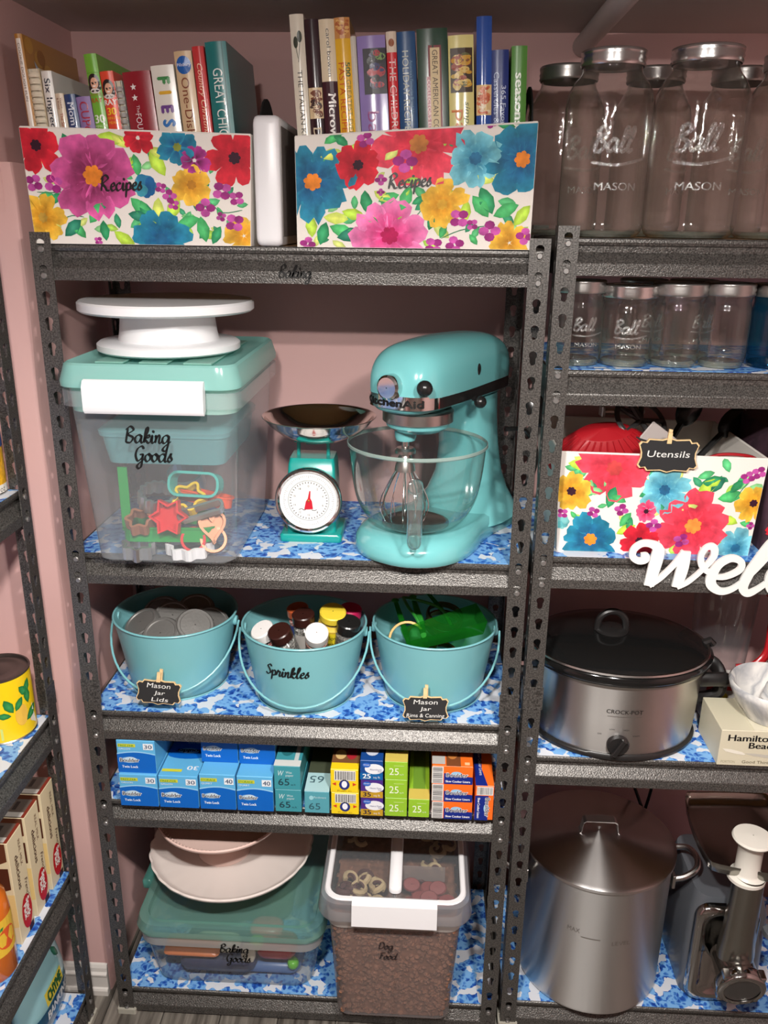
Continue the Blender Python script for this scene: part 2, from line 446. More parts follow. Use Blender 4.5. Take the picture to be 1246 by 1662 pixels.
rp.color_ramp.elements[0].color = (.055, .047, .040, 1); rp.color_ramp.elements[1].color = (.24, .215, .185, 1)
sc_ = nt.nodes.new('ShaderNodeMath'); sc_.operation = 'MULTIPLY'; sc_.inputs[1].default_value = 37
nt.links.new(oi.outputs['Random'], sc_.inputs[0])
nt.links.new(tc.outputs['Object'], mp.inputs[0]); nt.links.new(mp.outputs[0], av.inputs[0]); nt.links.new(sc_.outputs[0], av.inputs[1])
nt.links.new(av.outputs[0], nz_.inputs['Vector']); nt.links.new(nz_.outputs['Fac'], rp.inputs[0]); nt.links.new(rp.outputs[0], b.inputs['Base Color'])
PW, PL = .118, .86
pme = MB().box(0, PW - .0016, 0, PL - .0016, -.004, 0, .0012).mesh('plank'); pme.materials.append(m)
for i in range(20):
    off = (i * .37) % PL
    for j in range(-1, 4):
        y = -2.16 + j * PL - off + .3
        if y > .44 - .05 or y + PL < -2.1: continue
        o = bpy.data.objects.new('plank', pme); link(o, fl); o.location = (-.5 + i * PW, y, 0)
# ceiling conduit
M_COND = mat('galvanised_conduit', s2l((196, 190, 186)), .42, .1, .5)
mb = MB().cyl((.845, .372, 1.833), (.845, -1.9, 1.833), .0165, 20)
o = mb.build('ceiling_conduit', M_COND, None, True); tag(o, 'grey round conduit pipe running across the ceiling above the jars', 'pipe')
# the two ceiling lamps behind the photographer's view
M_LAMPB = mat('lamp_white_enamel', (.7, .7, .7), .3)
for i, (lp, pw) in enumerate(LAMPS):
    t = thing('ceiling_lamp', 'white tilted ceiling lamp on the %s, outside the picture' % ('left' if i == 0 else 'right'), 'lamp', (lp[0], lp[1], CEIL_Z), 0, 'ceiling lamps')
    MB().lathe([(.001, 0), (.05, 0), (.05, -.008), (.001, -.008)], 28).build('mounting_plate', M_LAMPB, t, True)
    mb = MB(); mb.at((0, 0, lp[2] - CEIL_Z), rx=-.672)
    mb.lathe([(.001, .03), (.03, .03), (.056, .012), (.058, -.004), (.054, -.004), (.05, .006), (.001, .006)], 32)
    mb.build('lamp_head', M_LAMPB, t, True)

# ================================================================= steel shelving
M_STEEL = hammered(); M_POST = hammered('grey_post_paint', .22)
M_BOARD = mat('particle_board', s2l((150, 112, 70)), .8, var=(160, .25))
M_RIVET = mat('rivet_steel', (.30, .29, .28), .35, .7)
M_CAP = mat('plastic_foot', s2l((175, 172, 160)), .5)
def liner_mat():
    m = mat('blue_flower_shelf_liner', (.8, .8, .8), .38, 0, .4); nt = m.node_tree; b = nt.nodes['Principled BSDF']; N = nt.nodes.new; L = nt.links.new
    tc = N('ShaderNodeTexCoord')
    oi = N('ShaderNodeObjectInfo'); ofs = N('ShaderNodeVectorMath'); ofs.operation = 'ADD'; s9 = N('ShaderNodeMath'); s9.operation = 'MULTIPLY'; s9.inputs[1].default_value = 5
    L(oi.outputs['Random'], s9.inputs[0]); L(tc.outputs['Object'], ofs.inputs[0]); L(s9.outputs[0], ofs.inputs[1])
    w1 = N('ShaderNodeTexNoise'); w1.inputs['Scale'].default_value = 42; w1.inputs['Detail'].default_value = 2
    L(ofs.outputs[0], w1.inputs['Vector'])
    sub = N('ShaderNodeVectorMath'); sub.operation = 'SUBTRACT'; sub.inputs[1].default_value = (.5, .5, .5); L(w1.outputs['Color'], sub.inputs[0])
    scl = N('ShaderNodeVectorMath'); scl.operation = 'SCALE'; scl.inputs['Scale'].default_value = .022; L(sub.outputs[0], scl.inputs[0])
    ad = N('ShaderNodeVectorMath'); ad.operation = 'ADD'; L(ofs.outputs[0], ad.inputs[0]); L(scl.outputs[0], ad.inputs[1])
    # flower heads: cells; petals: smaller warped cells inside
    v1 = N('ShaderNodeTexVoronoi'); v1.inputs['Scale'].default_value = 21; v1.inputs['Randomness'].default_value = .85; L(ad.outputs[0], v1.inputs['Vector'])
    v2 = N('ShaderNodeTexVoronoi'); v2.inputs['Scale'].default_value = 120; L(ad.outputs[0], v2.inputs['Vector'])
    v3 = N('ShaderNodeTexVoronoi'); v3.inputs['Scale'].default_value = 62; L(ad.outputs[0], v3.inputs['Vector'])
    # mask of blue = inside flower radius OR leaf cells
    sepc = N('ShaderNodeSeparateColor'); L(v3.outputs['Color'], sepc.inputs[0])
    d1 = N('ShaderNodeMath'); d1.operation = 'LESS_THAN'; d1.inputs[1].default_value = .50; L(v1.outputs['Distance'], d1.inputs[0])
    lf = N('ShaderNodeMath'); lf.operation = 'GREATER_THAN'; lf.inputs[1].default_value = .50; L(sepc.outputs[0], lf.inputs[0])
    mk = N('ShaderNodeMath'); mk.operation = 'MAXIMUM'; L(d1.outputs[0], mk.inputs[0]); L(lf.outputs[0], mk.inputs[1])
    # tone within the blue
    sep2 = N('ShaderNodeSeparateColor'); L(v2.outputs['Color'], sep2.inputs[0])
    ton = N('ShaderNodeMath'); ton.operation = 'MULTIPLY_ADD'; ton.inputs[1].default_value = .85; L(v2.outputs['Distance'], ton.inputs[0]); L(sep2.outputs[0], ton.inputs[2])
    r = N('ShaderNodeValToRGB'); e = r.color_ramp.elements
    e[0].position = .15; e[0].color = (*s2l((20, 52, 132)), 1); e[1].position = 1.0; e[1].color = (*s2l((118, 170, 222)), 1)
    k = e.new(.5); k.color = (*s2l((38, 86, 172)), 1); k = e.new(.75); k.color = (*s2l((64, 122, 198)), 1)
    L(ton.outputs[0], r.inputs[0])
    mx = N('ShaderNodeMix'); mx.data_type = 'RGBA'; mx.inputs[6].default_value = (*s2l((208, 212, 220)), 1); L(mk.outputs[0], mx.inputs[0]); L(r.outputs[0], mx.inputs[7])
    L(mx.outputs[2], b.inputs['Base Color'])
    return m
M_LINER = liner_mat()

P_ROW = .0381; LEG = .0305; TH = .0016; Z_ROW1 = 1.5025; UW = .7655; UD = .335
def keyhole_r(a):
    """distance from the segment centre to the keyhole outline"""
    c, s = math.cos(a), math.sin(a)
    cy, R = .0042, .0063
    bq = s * cy; t1 = bq + math.sqrt(max(0, bq * bq - (cy * cy - R * R)))
    hw = .0042; t2 = 1e9
    if abs(c) > 1e-9: t2 = min(t2, hw / abs(c))
    if s < -1e-9: t2 = min(t2, -.0105 / s)
    if s > 1e-9: t2 = min(t2, .004 / s)
    return max(t1, t2)
def leg_strip(mb, rows, z_of, place):
    """perforated steel strip: one square per row with a keyhole; place(u, depth, z) -> point"""
    hx, hz = LEG / 2, P_ROW / 2
    ca = math.atan2(hz, hx)
    angs = sorted([ca, PI - ca, PI + ca, 2 * PI - ca] + [2 * PI * i / 18 + .05 for i in range(18)])
    hole = [(keyhole_r(a) * math.cos(a), keyhole_r(a) * math.sin(a)) for a in angs]
    outer = []
    for a in angs:
        c, s = math.cos(a), math.sin(a)
        t = min(hx / abs(c) if abs(c) > 1e-9 else 1e9, hz / abs(s) if abs(s) > 1e-9 else 1e9)
        outer.append((t * c, t * s))
    n = len(angs)
    for row in rows:
        zc = z_of(row)
        vs = []
        for dep in (0, TH):
            vs += [place(hx + x, dep, zc + z) for x, z in hole] + [place(hx + x, dep, zc + z) for x, z in outer]
        fs = []
        for i in range(n):
            j = (i + 1) % n
            fs += [(i, j, n + j, n + i), (2 * n + i, 3 * n + i, 3 * n + j, 2 * n + j), (i, 2 * n + i, 2 * n + j, j)]
        mb.add(vs, fs)
def post_mesh(rows, name):
    mb = MB(); zo = lambda r: Z_ROW1 - P_ROW * (r - 1)
    leg_strip(mb, rows, zo, lambda u, d, z: (u, d, z))
    leg_strip(mb, rows, zo, lambda u, d, z: (d, u, z))
    zt = zo(rows[0]) + P_ROW / 2; zb = zo(rows[-1]) - P_ROW / 2
    for (a, b_) in (((LEG, 0), (LEG, TH)), ((0, LEG), (TH, LEG))):
        mb.add([(a[0], a[1], zb), (b_[0], b_[1], zb), (b_[0], b_[1], zt), (a[0], a[1], zt)], [(0, 1, 2, 3)])
    me = bpy.data.meshes.new(name); me.from_pydata(mb.v, [], mb.f); me.materials.append(M_POST)
    return me
ME_UP = post_mesh(list(range(1, 21)), 'upper_post'); ME_LO = post_mesh(list(range(21, 41)), 'lower_post')
zs = Z_ROW1 - P_ROW * 19.5
mb = MB(); t_ = .0012
mb.prism_z([(-t_, -t_), (LEG + .002, -t_), (LEG + .002, 0), (0, 0), (0, LEG + .002), (-t_, LEG + .002)], zs - .03, zs + .014)
ME_SPL = mb.mesh('splice_sleeve'); ME_SPL.materials.append(M_POST)
mb = MB(); mb.prism_z(rrect(.038, .038, .003, 2, .0155, .0155), -.0005, .012); mb.prism_z(rrect(.036, .036, .003, 2, .0155, .0155), .012, .0135)
ME_FOOT = mb.mesh('foot_cap'); ME_FOOT.materials.append(M_CAP)
FB = [(.0312, -.0002), (.0115, -.0002), (.0095, -.002), (.009, -.006), (.0105, -.010), (.0150, -.0115), (.0155, -.020), (.0028, -.035), (.002, -.037), (.002, -.0525), (.0312, -.0525)]
mb = MB().prism_x(FB, .0022, UW - .0022); ME_FB = mb.mesh('beam', False); ME_FB.materials.append(M_STEEL)
SB = [(.0022, 0), (.0022, -.0525), (.018, -.0525), (.018, -.046), (.008, -.044), (.008, -.0015), (.016, -.0015), (.016, 0)]
mb = MB().prism(SB, .031, UD - .031); ME_SB = mb.mesh('side_beam'); ME_SB.materials.append(M_STEEL)
mb = MB().tube([(0, .003, 0), (0, -.0012, 0), (0, -.0024, 0)], [.0044, .0048, .0036], 12); ME_RIV = mb.mesh('rivet', True); ME_RIV.materials.append(M_RIVET)
mb = MB().box(.018, UW - .018, .0315, UD - .0315, -.0125, -.0002); ME_BRD = mb.mesh('shelf_board'); ME_BRD.materials.append(M_BOARD)
mb = MB().box(.006, UW - .006, .0125, UD - .012, -.0001, .0007); ME_LIN = mb.mesh('shelf_liner'); ME_LIN.materials.append(M_LINER)
def obj_of(me, name, parent, loc=(0, 0, 0), sc=(1, 1, 1)):
    o = bpy.data.objects.new(name, me); link(o, parent); o.location = loc; o.scale = sc; return o
def shelving(label, loc, rz, rows, lined):
    t = thing('shelving_unit', label, 'shelving unit', loc, rz, 'grey steel shelving units')
    for (x, y, sx, sy) in ((0, 0, 1, 1), (UW, 0, -1, 1), (0, UD, 1, -1), (UW, UD, -1, -1)):
        u = obj_of(ME_UP, 'upper_post', t, (x, y, 0), (sx, sy, 1)); obj_of(ME_LO, 'lower_post', t, (x, y, 0), (sx, sy, 1))
        obj_of(ME_SPL, 'splice_sleeve', t, (x, y, 0), (sx, sy, 1)); obj_of(ME_FOOT, 'foot_cap', t, (x, y, 0), (sx, sy, 1))
    for k, r in enumerate(rows):
        zr = Z_ROW1 - P_ROW * (r - 1); zt = zr + .003
        fb = obj_of(ME_FB, 'front_beam', t, (0, 0, zt))
        for x in (LEG / 2, UW - LEG / 2):
            for q in (0, 1): obj_of(ME_RIV, 'rivet', fb, (x, 0, -.003 - .0052 - q * P_ROW))
        rb = obj_of(ME_FB, 'rear_beam', t, (0, UD, zt), (1, -1, 1))
        obj_of(ME_SB, 'side_beam', t, (0, 0, zt)); obj_of(ME_SB, 'side_beam', t, (UW, 0, zt), (-1, 1, 1))
        bd = obj_of(ME_BRD, 'shelf_board', t, (0, 0, zt))
        if k in lined: obj_of(ME_LIN, 'shelf_liner', bd)
    return t
SH_MAIN = shelving('dark grey five-tier steel shelving unit with stand mixer and recipe bins', (0, 0, 0), 0, [1, 14, 22, 27, 39], (1, 2, 3, 4))
fb1 = [o for o in SH_MAIN.children if o.name.startswith('front_beam')][0]
p = Print(); p.script('Baking', .368, -.0435, .0115, BLACK)
p.build('lettering', lambda u, v, l: (u, (.0155 - (-.020 - v) / .015 * .0127 if v > -.035 else .002) - .0006 - l, v), fb1)
RX, RZ = .7740, .018
SH_RIGHT = shelving('dark grey steel shelving unit with glass jars on the right', (RX, -.002, RZ), 0, [1, 6, 14, 24, 39], (1, 2, 3, 4))
# its feet stand on thin leveling blocks
for x, lx in ((.004, 'near the stock pot'), (UW - .035, 'at the far right')):
    for y, ly in ((.004, 'front'), (UD - .035, 'rear')):
        o = MB().box(RX + x - .004, RX + x + .035, y - .006, y + .033, 0, RZ - .0007, .001).build('leveling_block', mat('leveling_block_wood', s2l((150, 120, 85)), .7)); 
        tag(o, 'small wooden leveling block under the %s shelf foot %s' % (ly, lx), 'block', 'leveling blocks')
SH_LEFT = shelving('dark grey steel shelving unit with pudding boxes along the left wall', (-.048, -.006 - UW, 0), PI / 2, [1, 11, 22, 31, 39], (1, 2, 3, 4))
ZM = [Z_ROW1 - P_ROW * (r - 1) + .003 + .0008 for r in (1, 14, 22, 27, 39)]; ZM[0] -= .0010
ZR = [Z_ROW1 - P_ROW * (r - 1) + .003 + .0008 + RZ for r in (1, 6, 14, 24, 39)]; ZR[0] -= .0010
ZL = [Z_ROW1 - P_ROW * (r - 1) + .003 + .0008 for r in (1, 11, 22, 31, 39)]
# ================================================================= floral fabric bins
def C(r, g, b): return s2l((r, g, b))
GREENS = [C(30, 130, 80), C(60, 160, 90), C(25, 110, 85)]; LIMES = [C(165, 200, 60), C(190, 210, 90)]
class Floral(Print):
    def flower(s, x, y, r, n, cc, ec, rot=0., lay=2, ragged=.12, eye=None, eye_r=.22, mid=None):
        rnd = random.Random(int(x * 1e5) * 7 + int(y * 1e5))
        for k in range(n):
            a = rot + 2 * PI * k / n; L = r * rnd.uniform(.86, 1.1); wd = r * math.sin(PI / n) * 1.55
            pts = []
            for t, wf in ((.12, .18), (.4, .72), (.7, 1.0), (.9, .85), (1.0, .45), (.93, .12), (1.0, -.3), (.92, -.8), (.7, -1.0), (.4, -.72), (.12, -.18)):
                tt = t * L * (1 + rnd.uniform(-ragged, ragged) * .6); ww = wf * wd * .5 * (1 + rnd.uniform(-ragged, ragged)) 
                pts.append((x + tt * math.cos(a) - ww * math.sin(a), y + tt * math.sin(a) + ww * math.cos(a)))
            f_ = rnd.uniform(.82, 1.12)
            s.fan((x + .22 * L * math.cos(a), y + .22 * L * math.sin(a)), pts, cc, tuple(min(1, c * f_) for c in ec), lay + .15 * (k % 3))
        if r > .028:
            for k in range(n):
                a = rot + PI / n + 2 * PI * k / n; L = r * rnd.uniform(.48, .66); wd = r * math.sin(PI / n) * .9; mc = tuple(c1 * .55 + c2 * .45 for c1, c2 in zip(cc, ec))
                pts = [(x + t * L * math.cos(a) - wf * wd * .5 * math.sin(a), y + t * L * math.sin(a) + wf * wd * .5 * math.cos(a)) for t, wf in ((.1, .1), (.45, .7), (.8, .9), (1, .3), (.92, 0), (1, -.35), (.8, -.9), (.45, -.7), (.1, -.1))]
                s.fan((x + .2 * L * math.cos(a), y + .2 * L * math.sin(a)), pts, cc, mc, lay + .6)
        if eye:
            for q in range(7):
                a = 2 * PI * q / 7 + rot
                s.ell(x + eye_r * r * .5 * math.cos(a), y + eye_r * r * .5 * math.sin(a), r * eye_r * .55, r * eye_r * .4, eye, lay + 1 + .05 * q, 8, rot=a)
        return s
    def leaf(s, x, y, L, a, col, lay=1):
        pts = []
        for t, w_ in ((0, 0), (.2, .6), (.5, 1), (.8, .7), (1, 0), (.8, -.55), (.5, -.95), (.2, -.6)):
            px, py = t * L, w_ * L * .26
            pts.append((x + px * math.cos(a) - py * math.sin(a), y + px * math.sin(a) + py * math.cos(a)))
        lt = tuple(min(1, c * 1.7 + .03) for c in col)
        return s.fan((x + .45 * L * math.cos(a), y + .45 * L * math.sin(a)), pts, lt, col, lay)
    def sprig(s, x, y, r, col=None):
        for k in range(4): s.ell(x + r * .6 * math.cos(k * 1.57 + x * 90), y + r * .6 * math.sin(k * 1.57 + x * 90), r * .55, r * .45, col or (C(150, 40, 120) if k % 2 else C(190, 80, 160)), 3 + .1 * k, 8)
        return s
MAG = (C(110, 15, 60), C(214, 92, 158)); REDF = (C(170, 20, 40), C(214, 38, 56)); CORAL = (C(200, 40, 60), C(232, 74, 96)); PINKF = (C(205, 20, 110), C(238, 135, 190))
TEAL = (C(20, 80, 130), C(38, 136, 165)); SKY = (C(40, 130, 165), C(125, 200, 212)); YEL = (C(205, 135, 20), C(236, 190, 66)); DARK = C(50, 15, 35); STAM = C(225, 130, 40)
M_CANVAS = mat('white_canvas', C(228, 222, 214), .75, bump=(900, .15))
M_FPRINT = printmat('floral_canvas_print', .62, .3, wash=.34)
M_HANDLE = mat('black_webbing', (.012, .011, .011), .8)
def fabric_bin(name, label, loc, wb, wt, d, h, dropl, dropr, pts_px, quad, word, wpos, wxh, bulge=.006, group='floral fabric bins', handles=True, inset=0.0):
    """open canvas bin; quad = print frame (xl_top, xr_top, y_top, xl_bot, xr_bot, y_bot) that the flower coordinates are measured in"""
    t = thing(name, label, 'storage bin', loc, 0, group)
    def P(u, v, lift=0.0):
        """front face point: u 0..1 across, v 0..1 up"""
        w_ = wb + (wt - wb) * v; top = h - (dropl * (1 - u) + dropr * u)
        return ((u - .5) * w_, -bulge * math.sin(PI * min(max(v, 0), 1)) * math.sin(PI * min(max(u, 0), 1)) - lift, v * top)
    nu, nd, nv = 16, 8, 8
    def loop(v, th):
        out = []
        w_ = wb + (wt - wb) * v - 2 * th; zz = lambda u: v * (h - (dropl * (1 - u) + dropr * u))
        for i in range(nu):
            u = i / nu; q = P(u, v); out.append(((u - .5) * w_, q[1] + th, zz(u)))
        for i in range(nd):
            f_ = i / nd; out.append((w_ / 2 + .004 * math.sin(PI * f_) * math.sin(PI * v), th + (d - 2 * th) * f_, zz(1)))
        for i in range(nu):
            u = 1 - i / nu; out.append(((u - .5) * w_, d - th, zz(u)))
        for i in range(nd):
            f_ = 1 - i / nd; out.append((-w_ / 2 - .004 * math.sin(PI * f_) * math.sin(PI * v), th + (d - 2 * th) * f_, zz(0)))
        return out
    mb = MB()
    outer = [loop(k / nv, 0) for k in range(nv + 1)]; inner = [loop(k / nv, .0035) for k in range(nv, -1, -1)]
    inner[-1] = [(x, y, .003) for x, y, z in inner[-1]]
    mb.loft(outer + inner, True, True)
    mb.build('canvas_body', M_CANVAS, t, True, 50)
    # hem
    mb = MB(); mb.tube([(x, y, z) for x, y, z in loop(1.0, .0018)], .0021, 6, True); mb.build('rim_hem', M_CANVAS, t, True)
    xlt, xrt, yt, xlb, xrb, yb = quad
    W_, H_ = (wb + wt) / 2, h
    def uv(x, y):
        v = (yb - y) / (yb - yt); xl = xlb + (xlt - xlb) * v; xr = xrb + (xrt - xrb) * v
        return ((x - xl) / (xr - xl) * W_, v * H_)
    k = W_ / (xrt - xlt)
    fp = Floral()
    for it in pts_px:
        kind, x, y = it[:3]; q = uv(x, y)
        if kind == 'f': fp.flower(q[0], q[1], it[3] * k, it[4], it[5][0], it[5][1], it[6] if len(it) > 6 else .3, 2 + (it[8] if len(it) > 8 else 0), eye=it[7] if len(it) > 7 else None)
        elif kind == 'l': fp.leaf(q[0], q[1], it[3] * k, it[4], it[5])
        elif kind == 's': fp.sprig(q[0], q[1], it[3] * k)
        elif kind == 'b':
            for j in range(9): fp.ell(q[0] + math.cos(j * 2.4) * it[3] * k * .5, q[1] + math.sin(j * 2.4) * it[3] * k * .5, it[3] * k * .55, it[3] * k * .42, it[4][j % len(it[4])], 2 + j * .1, 10, rot=j)
        elif kind == 't': fp.stroke([uv(a, b) for a, b in it[3]], 1.6 * k, C(60, 130, 90), 1.2, 4)
    rr = random.Random(int(wb * 1e4) + len(pts_px))
    for i in range(46):
        fp.leaf(rr.uniform(.02, W_ - .02), rr.uniform(.01, H_ - .02), rr.uniform(.014, .030), rr.uniform(0, 6.28), rr.choice([C(150, 190, 70), C(70, 160, 100), C(120, 185, 120), C(40, 130, 90), C(190, 205, 110)]), .3 + i * .01)
    # keep the print on the panel
    fp.v = [(min(max(a, .0006), W_ - .0006), min(max(b, .0006), H_ - .0006), l) for a, b, l in fp.v]
    fp.build('floral_print', lambda a, b, l: P(a / W_, b / H_, .0004 + l * .6), t, M_FPRINT)
    if word:
        wp = Print(); q = uv(*wpos); wp.script(word, q[0], q[1], wxh, BLACK, rot=.05)
        wp.build('lettering', lambda a, b, l: P(a / W_, b / H_, .0016 + l), t, printmat())
    if handles:
        for sx in (-1, 1):
            pts = []
            for q_ in range(15):
                a = PI * q_ / 14; pts.append((sx * (wt / 2 - .001), d * .5 - .055 * math.cos(a) * 1.0, h - (dropl if sx < 0 else dropr) - .02 + .062 * math.sin(a)))
            mb = MB()
            loops = [[(x - .001 * sx, y, z + o_) for o_ in (0,)] for x, y, z in pts]
            a_ = [(x, y, z) for x, y, z in pts]; 
            # flat strap: width across x
            vs = []; 
            for i, (x, y, z) in enumerate(pts):
                aa = PI * i / 14; ny, nz_ = -math.cos(aa), math.sin(aa)
                vs.append([(x - .0012, y, z), (x + .0012, y, z), (x + .0012, y + ny * .022, z + nz_ * .022), (x - .0012, y + ny * .022, z + nz_ * .022)])
            mb.loft(vs); mb.build('handle', M_HANDLE, t, False)
    return t
G0, G1, G2 = GREENS; L0, L1 = LIMES
LB = [('f', 54, 236, 42, 6, REDF, .2, DARK), ('f', 152, 283, 78, 7, MAG, .35, STAM, 1.4), ('f', 72, 354, 38, 6, YEL, .1, C(190, 150, 60)), ('f', 285, 232, 32, 6, TEAL, .4, C(120, 130, 50)),
      ('b', 237, 297, 20, [C(40, 120, 160), C(60, 150, 170), C(25, 95, 150)]), ('f', 314, 253, 25, 5, (C(90, 10, 60), C(185, 60, 150)), .9), ('f', 312, 294, 36, 6, YEL, .5, C(180, 120, 30)),
      ('f', 378, 247, 46, 6, REDF, .1, DARK), ('f', 220, 219, 27, 6, REDF, .3), ('f', 267, 388, 50, 7, TEAL, .25, C(30, 90, 130)), ('f', 400, 380, 34, 5, YEL, .6), ('s', 87, 298, 15), ('s', 54, 297, 14), ('s', 361, 303, 15), ('s', 336, 332, 15), ('s', 384, 357, 15),
      ('s', 278, 314, 11), ('s', 263, 300, 9), ('s', 285, 328, 9), ('s', 362, 347, 8), ('s', 165, 392, 7), ('s', 385, 315, 12),
      ('l', 96, 215, 36, -1.2, G0), ('l', 62, 320, 30, .1, G1), ('l', 82, 332, 28, .7, G0), ('l', 150, 362, 42, .9, G1), ('l', 178, 392, 34, 1.6, G0), ('l', 110, 385, 42, .7, G2), ('l', 120, 360, 34, -.9, G1), ('l', 215, 245, 36, -1.4, G1), ('l', 212, 250, 30, -1.9, L0),
      ('l', 240, 240, 46, -1.0, L0), ('l', 238, 235, 32, -.4, L1), ('l', 150, 220, 46, -.1, L0), ('l', 176, 215, 34, -.6, L1), ('l', 215, 318, 46, -.8, G1), ('l', 232, 322, 46, -1.2, G0), ('l', 212, 345, 36, -.2, G2), ('l', 262, 358, 40, 1.5, L1), ('l', 278, 355, 44, 1.1, L0), ('l', 290, 366, 44, .35, G1), ('l', 225, 372, 40, .3, L0),
      ('l', 190, 375, 44, -.7, L0), ('l', 340, 392, 44, 1.75, G1), ('l', 350, 395, 34, 1.1, G0), ('l', 372, 392, 30, .8, L0), ('l', 355, 330, 20, -1.2, G1), ('l', 330, 300, 14, .6, G0), ('t', 0, 0, [(330, 308), (345, 325), (365, 340), (395, 335)]), ('t', 0, 0, [(98, 360), (120, 350), (140, 352)]), ('t', 0, 0, [(60, 312), (95, 312), (115, 306)])]
fabric_bin('fabric_bin', 'floral canvas bin lettered Recipes at the left end of the top shelf', (.168, .0035, ZM[0]), .322, .333, .285, .158, .000, .008, LB, (24, 402, 208, 62, 412, 398), 'Recipes', (166, 308), .0138)
RB = [('f', 512, 290, 68, 7, TEAL, .2, STAM), ('f', 585, 265, 40, 6, REDF, .3, DARK), ('f', 681, 236, 70, 6, CORAL, .15, C(190, 120, 60), -.6), ('f', 771, 262, 46, 7, SKY, .3, C(40, 110, 150)), ('f', 845, 266, 58, 7, TEAL, .5, STAM), ('f', 720, 331, 40, 6, YEL, .4, C(210, 160, 50), -.4),
      ('f', 637, 381, 68, 6, PINKF, .25, C(170, 20, 80)), ('f', 829, 391, 32, 5, YEL, .6), ('s', 596, 225, 13), ('s', 748, 353, 15), ('s', 797, 373, 16), ('s', 708, 397, 14), ('s', 742, 395, 14), ('s', 769, 363, 9), ('s', 505, 396, 12), ('s', 853, 381, 13), ('s', 660, 262, 18), ('s', 622, 290, 9), ('s', 795, 210, 9), ('s', 622, 310, 6),
      ('l', 530, 228, 38, .6, G1), ('l', 522, 248, 40, .1, L1), ('l', 545, 215, 30, -.7, G0), ('l', 602, 345, 40, 1.7, G0), ('l', 618, 325, 36, .3, G1), ('l', 655, 340, 42, 1.2, G1), ('l', 640, 325, 34, 2.6, L1), ('l', 672, 330, 24, .5, G0), ('l', 768, 318, 44, -.9, G1), ('l', 780, 305, 48, -1.1, G0), ('l', 760, 325, 36, -1.7, L0), ('l', 802, 350, 44, .4, G1),
      ('l', 800, 205, 36, -.4, G0), ('l', 772, 205, 24, -.3, G1), ('l', 830, 212, 40, .3, G1), ('l', 540, 365, 46, -.4, G1), ('l', 525, 398, 42, 1.3, G0), ('l', 512, 385, 40, 1.6, L0), ('l', 552, 385, 50, .2, G2), ('l', 560, 340, 40, -.3, L0), ('l', 530, 350, 42, -.1, L1), ('l', 700, 372, 26, 1.3, G0), ('l', 718, 385, 26, 1.2, G1), ('l', 765, 378, 22, -.9, G1), ('l', 835, 365, 40, .9, L0), ('l', 770, 290, 34, -.2, L1),
      ('t', 0, 0, [(720, 385), (750, 372), (790, 365)]), ('t', 0, 0, [(660, 352), (680, 348), (692, 330)])]
fabric_bin('fabric_bin', 'floral canvas bin lettered Recipes beside the shelf post with tall books', (.5665, .0035, ZM[0]), .338, .340, .285, .168, .020, -.001, RB, (482, 868, 214, 488, 862, 402), 'Recipes', (633, 305), .0138)

# ================================================================= recipe books
M_PAGES = mat('book_pages', C(206, 196, 176), .8, var=(200, .12))
def book(label, x_top, z_top, w, tilt, col, deco, base_z, x0=None, depth=.185, y=.032, rough=.32, name='cookbook', group=None, wire=False, cover_art=None):
    h = z_top - base_z
    X0 = x_top - math.tan(math.radians(tilt)) * h if x0 is None else x0
    ang = math.atan2(x_top - X0, h)
    t = thing(name, label, 'book', (X0, y, base_z), 0, group, ry=ang)
    h = h / math.cos(ang)
    cm = mat('cover_' + label[:28], col, rough, 0, .5, coat=.25 if rough < .4 else 0)
    a, q, th = w / 2, .003, min(.0022, w * .2)
    mb = MB()
    poly = [(-a, depth), (-a, q), (-a * .5, q * .25), (0, 0), (a * .5, q * .25), (a, q), (a, depth), (a - th, depth), (a - th, .0055), (-a + th, .0055), (-a + th, depth)]
    mb.prism_z(poly, 0, h)
    if not wire: mb.build('cover', cm, t, True, 30)
    MB().box(-a + th * 1.05, a - th * 1.05, .0056 if not wire else .004, depth - .004, .003, h - (.004 if not wire else 0.0)).build('pages', M_PAGES, t)
    if wire:
        mb = MB()
        n = int(h / .0085)
        for i in range(n): mb.tube([(math.cos(s_) * a * .85, .006 + .007 * math.sin(s_), .004 + i * .0085) for s_ in [PI * .95 + k * PI * 1.1 / 6 for k in range(7)]], .0016, 5, False, 2.0)
        mb.build('comb_binding', wire, t, True)
        MB().box(-a, -a + .0012, .003, depth, 0, h).build('cover', cm, t); MB().box(a - .0012, a, .003, depth, 0, h).build('cover', cm, t)
    if cover_art:
        p = Print(); cover_art(p, depth, h); p.build('cover_print', lambda u, v, l: (a + .0002 + l, u, v), t, printmat('glossy_print', .3))
    if deco:
        p = Print(); deco(p, w, h)
        p.build('spine_print', lambda u, v, l: (u, q * (u / a) ** 2 - l - .0001, v), t, printmat('glossy_print', .3))
    return t
def vt(txt, du, dtop, hgt, col, length=None, bold=0.0, shear=0.0, lay=3):
    """spine lettering reading downwards: du = baseline offset from centre, dtop = start below the top"""
    def f(p, w, h): p.text(txt, du, h - dtop, hgt, col, lay, w=length, rot=-PI / 2, bold=bold, shear=shear)
    return f
def deco(*fs):
    def f(p, w, h):
        for g in fs: g(p, w, h)
    return f
def band(d0, d1, col, lay=1, inset=0.0):
    return lambda p, w, h: p.rect(-w / 2 + inset, h - d1, w / 2 - inset, h - d0, col, lay, 4)
def blob(du, d, rx, ry, col, lay=2): return lambda p, w, h: p.ell(du, h - d, rx, ry, col, lay)
def star(du, d, r, col): 
    return lambda p, w, h: p.poly([(du + (r if i % 2 else r * .42) * math.sin(i * PI / 5), h - d + (r if i % 2 else r * .42) * -math.cos(i * PI / 5)) for i in range(10)], col, 2)
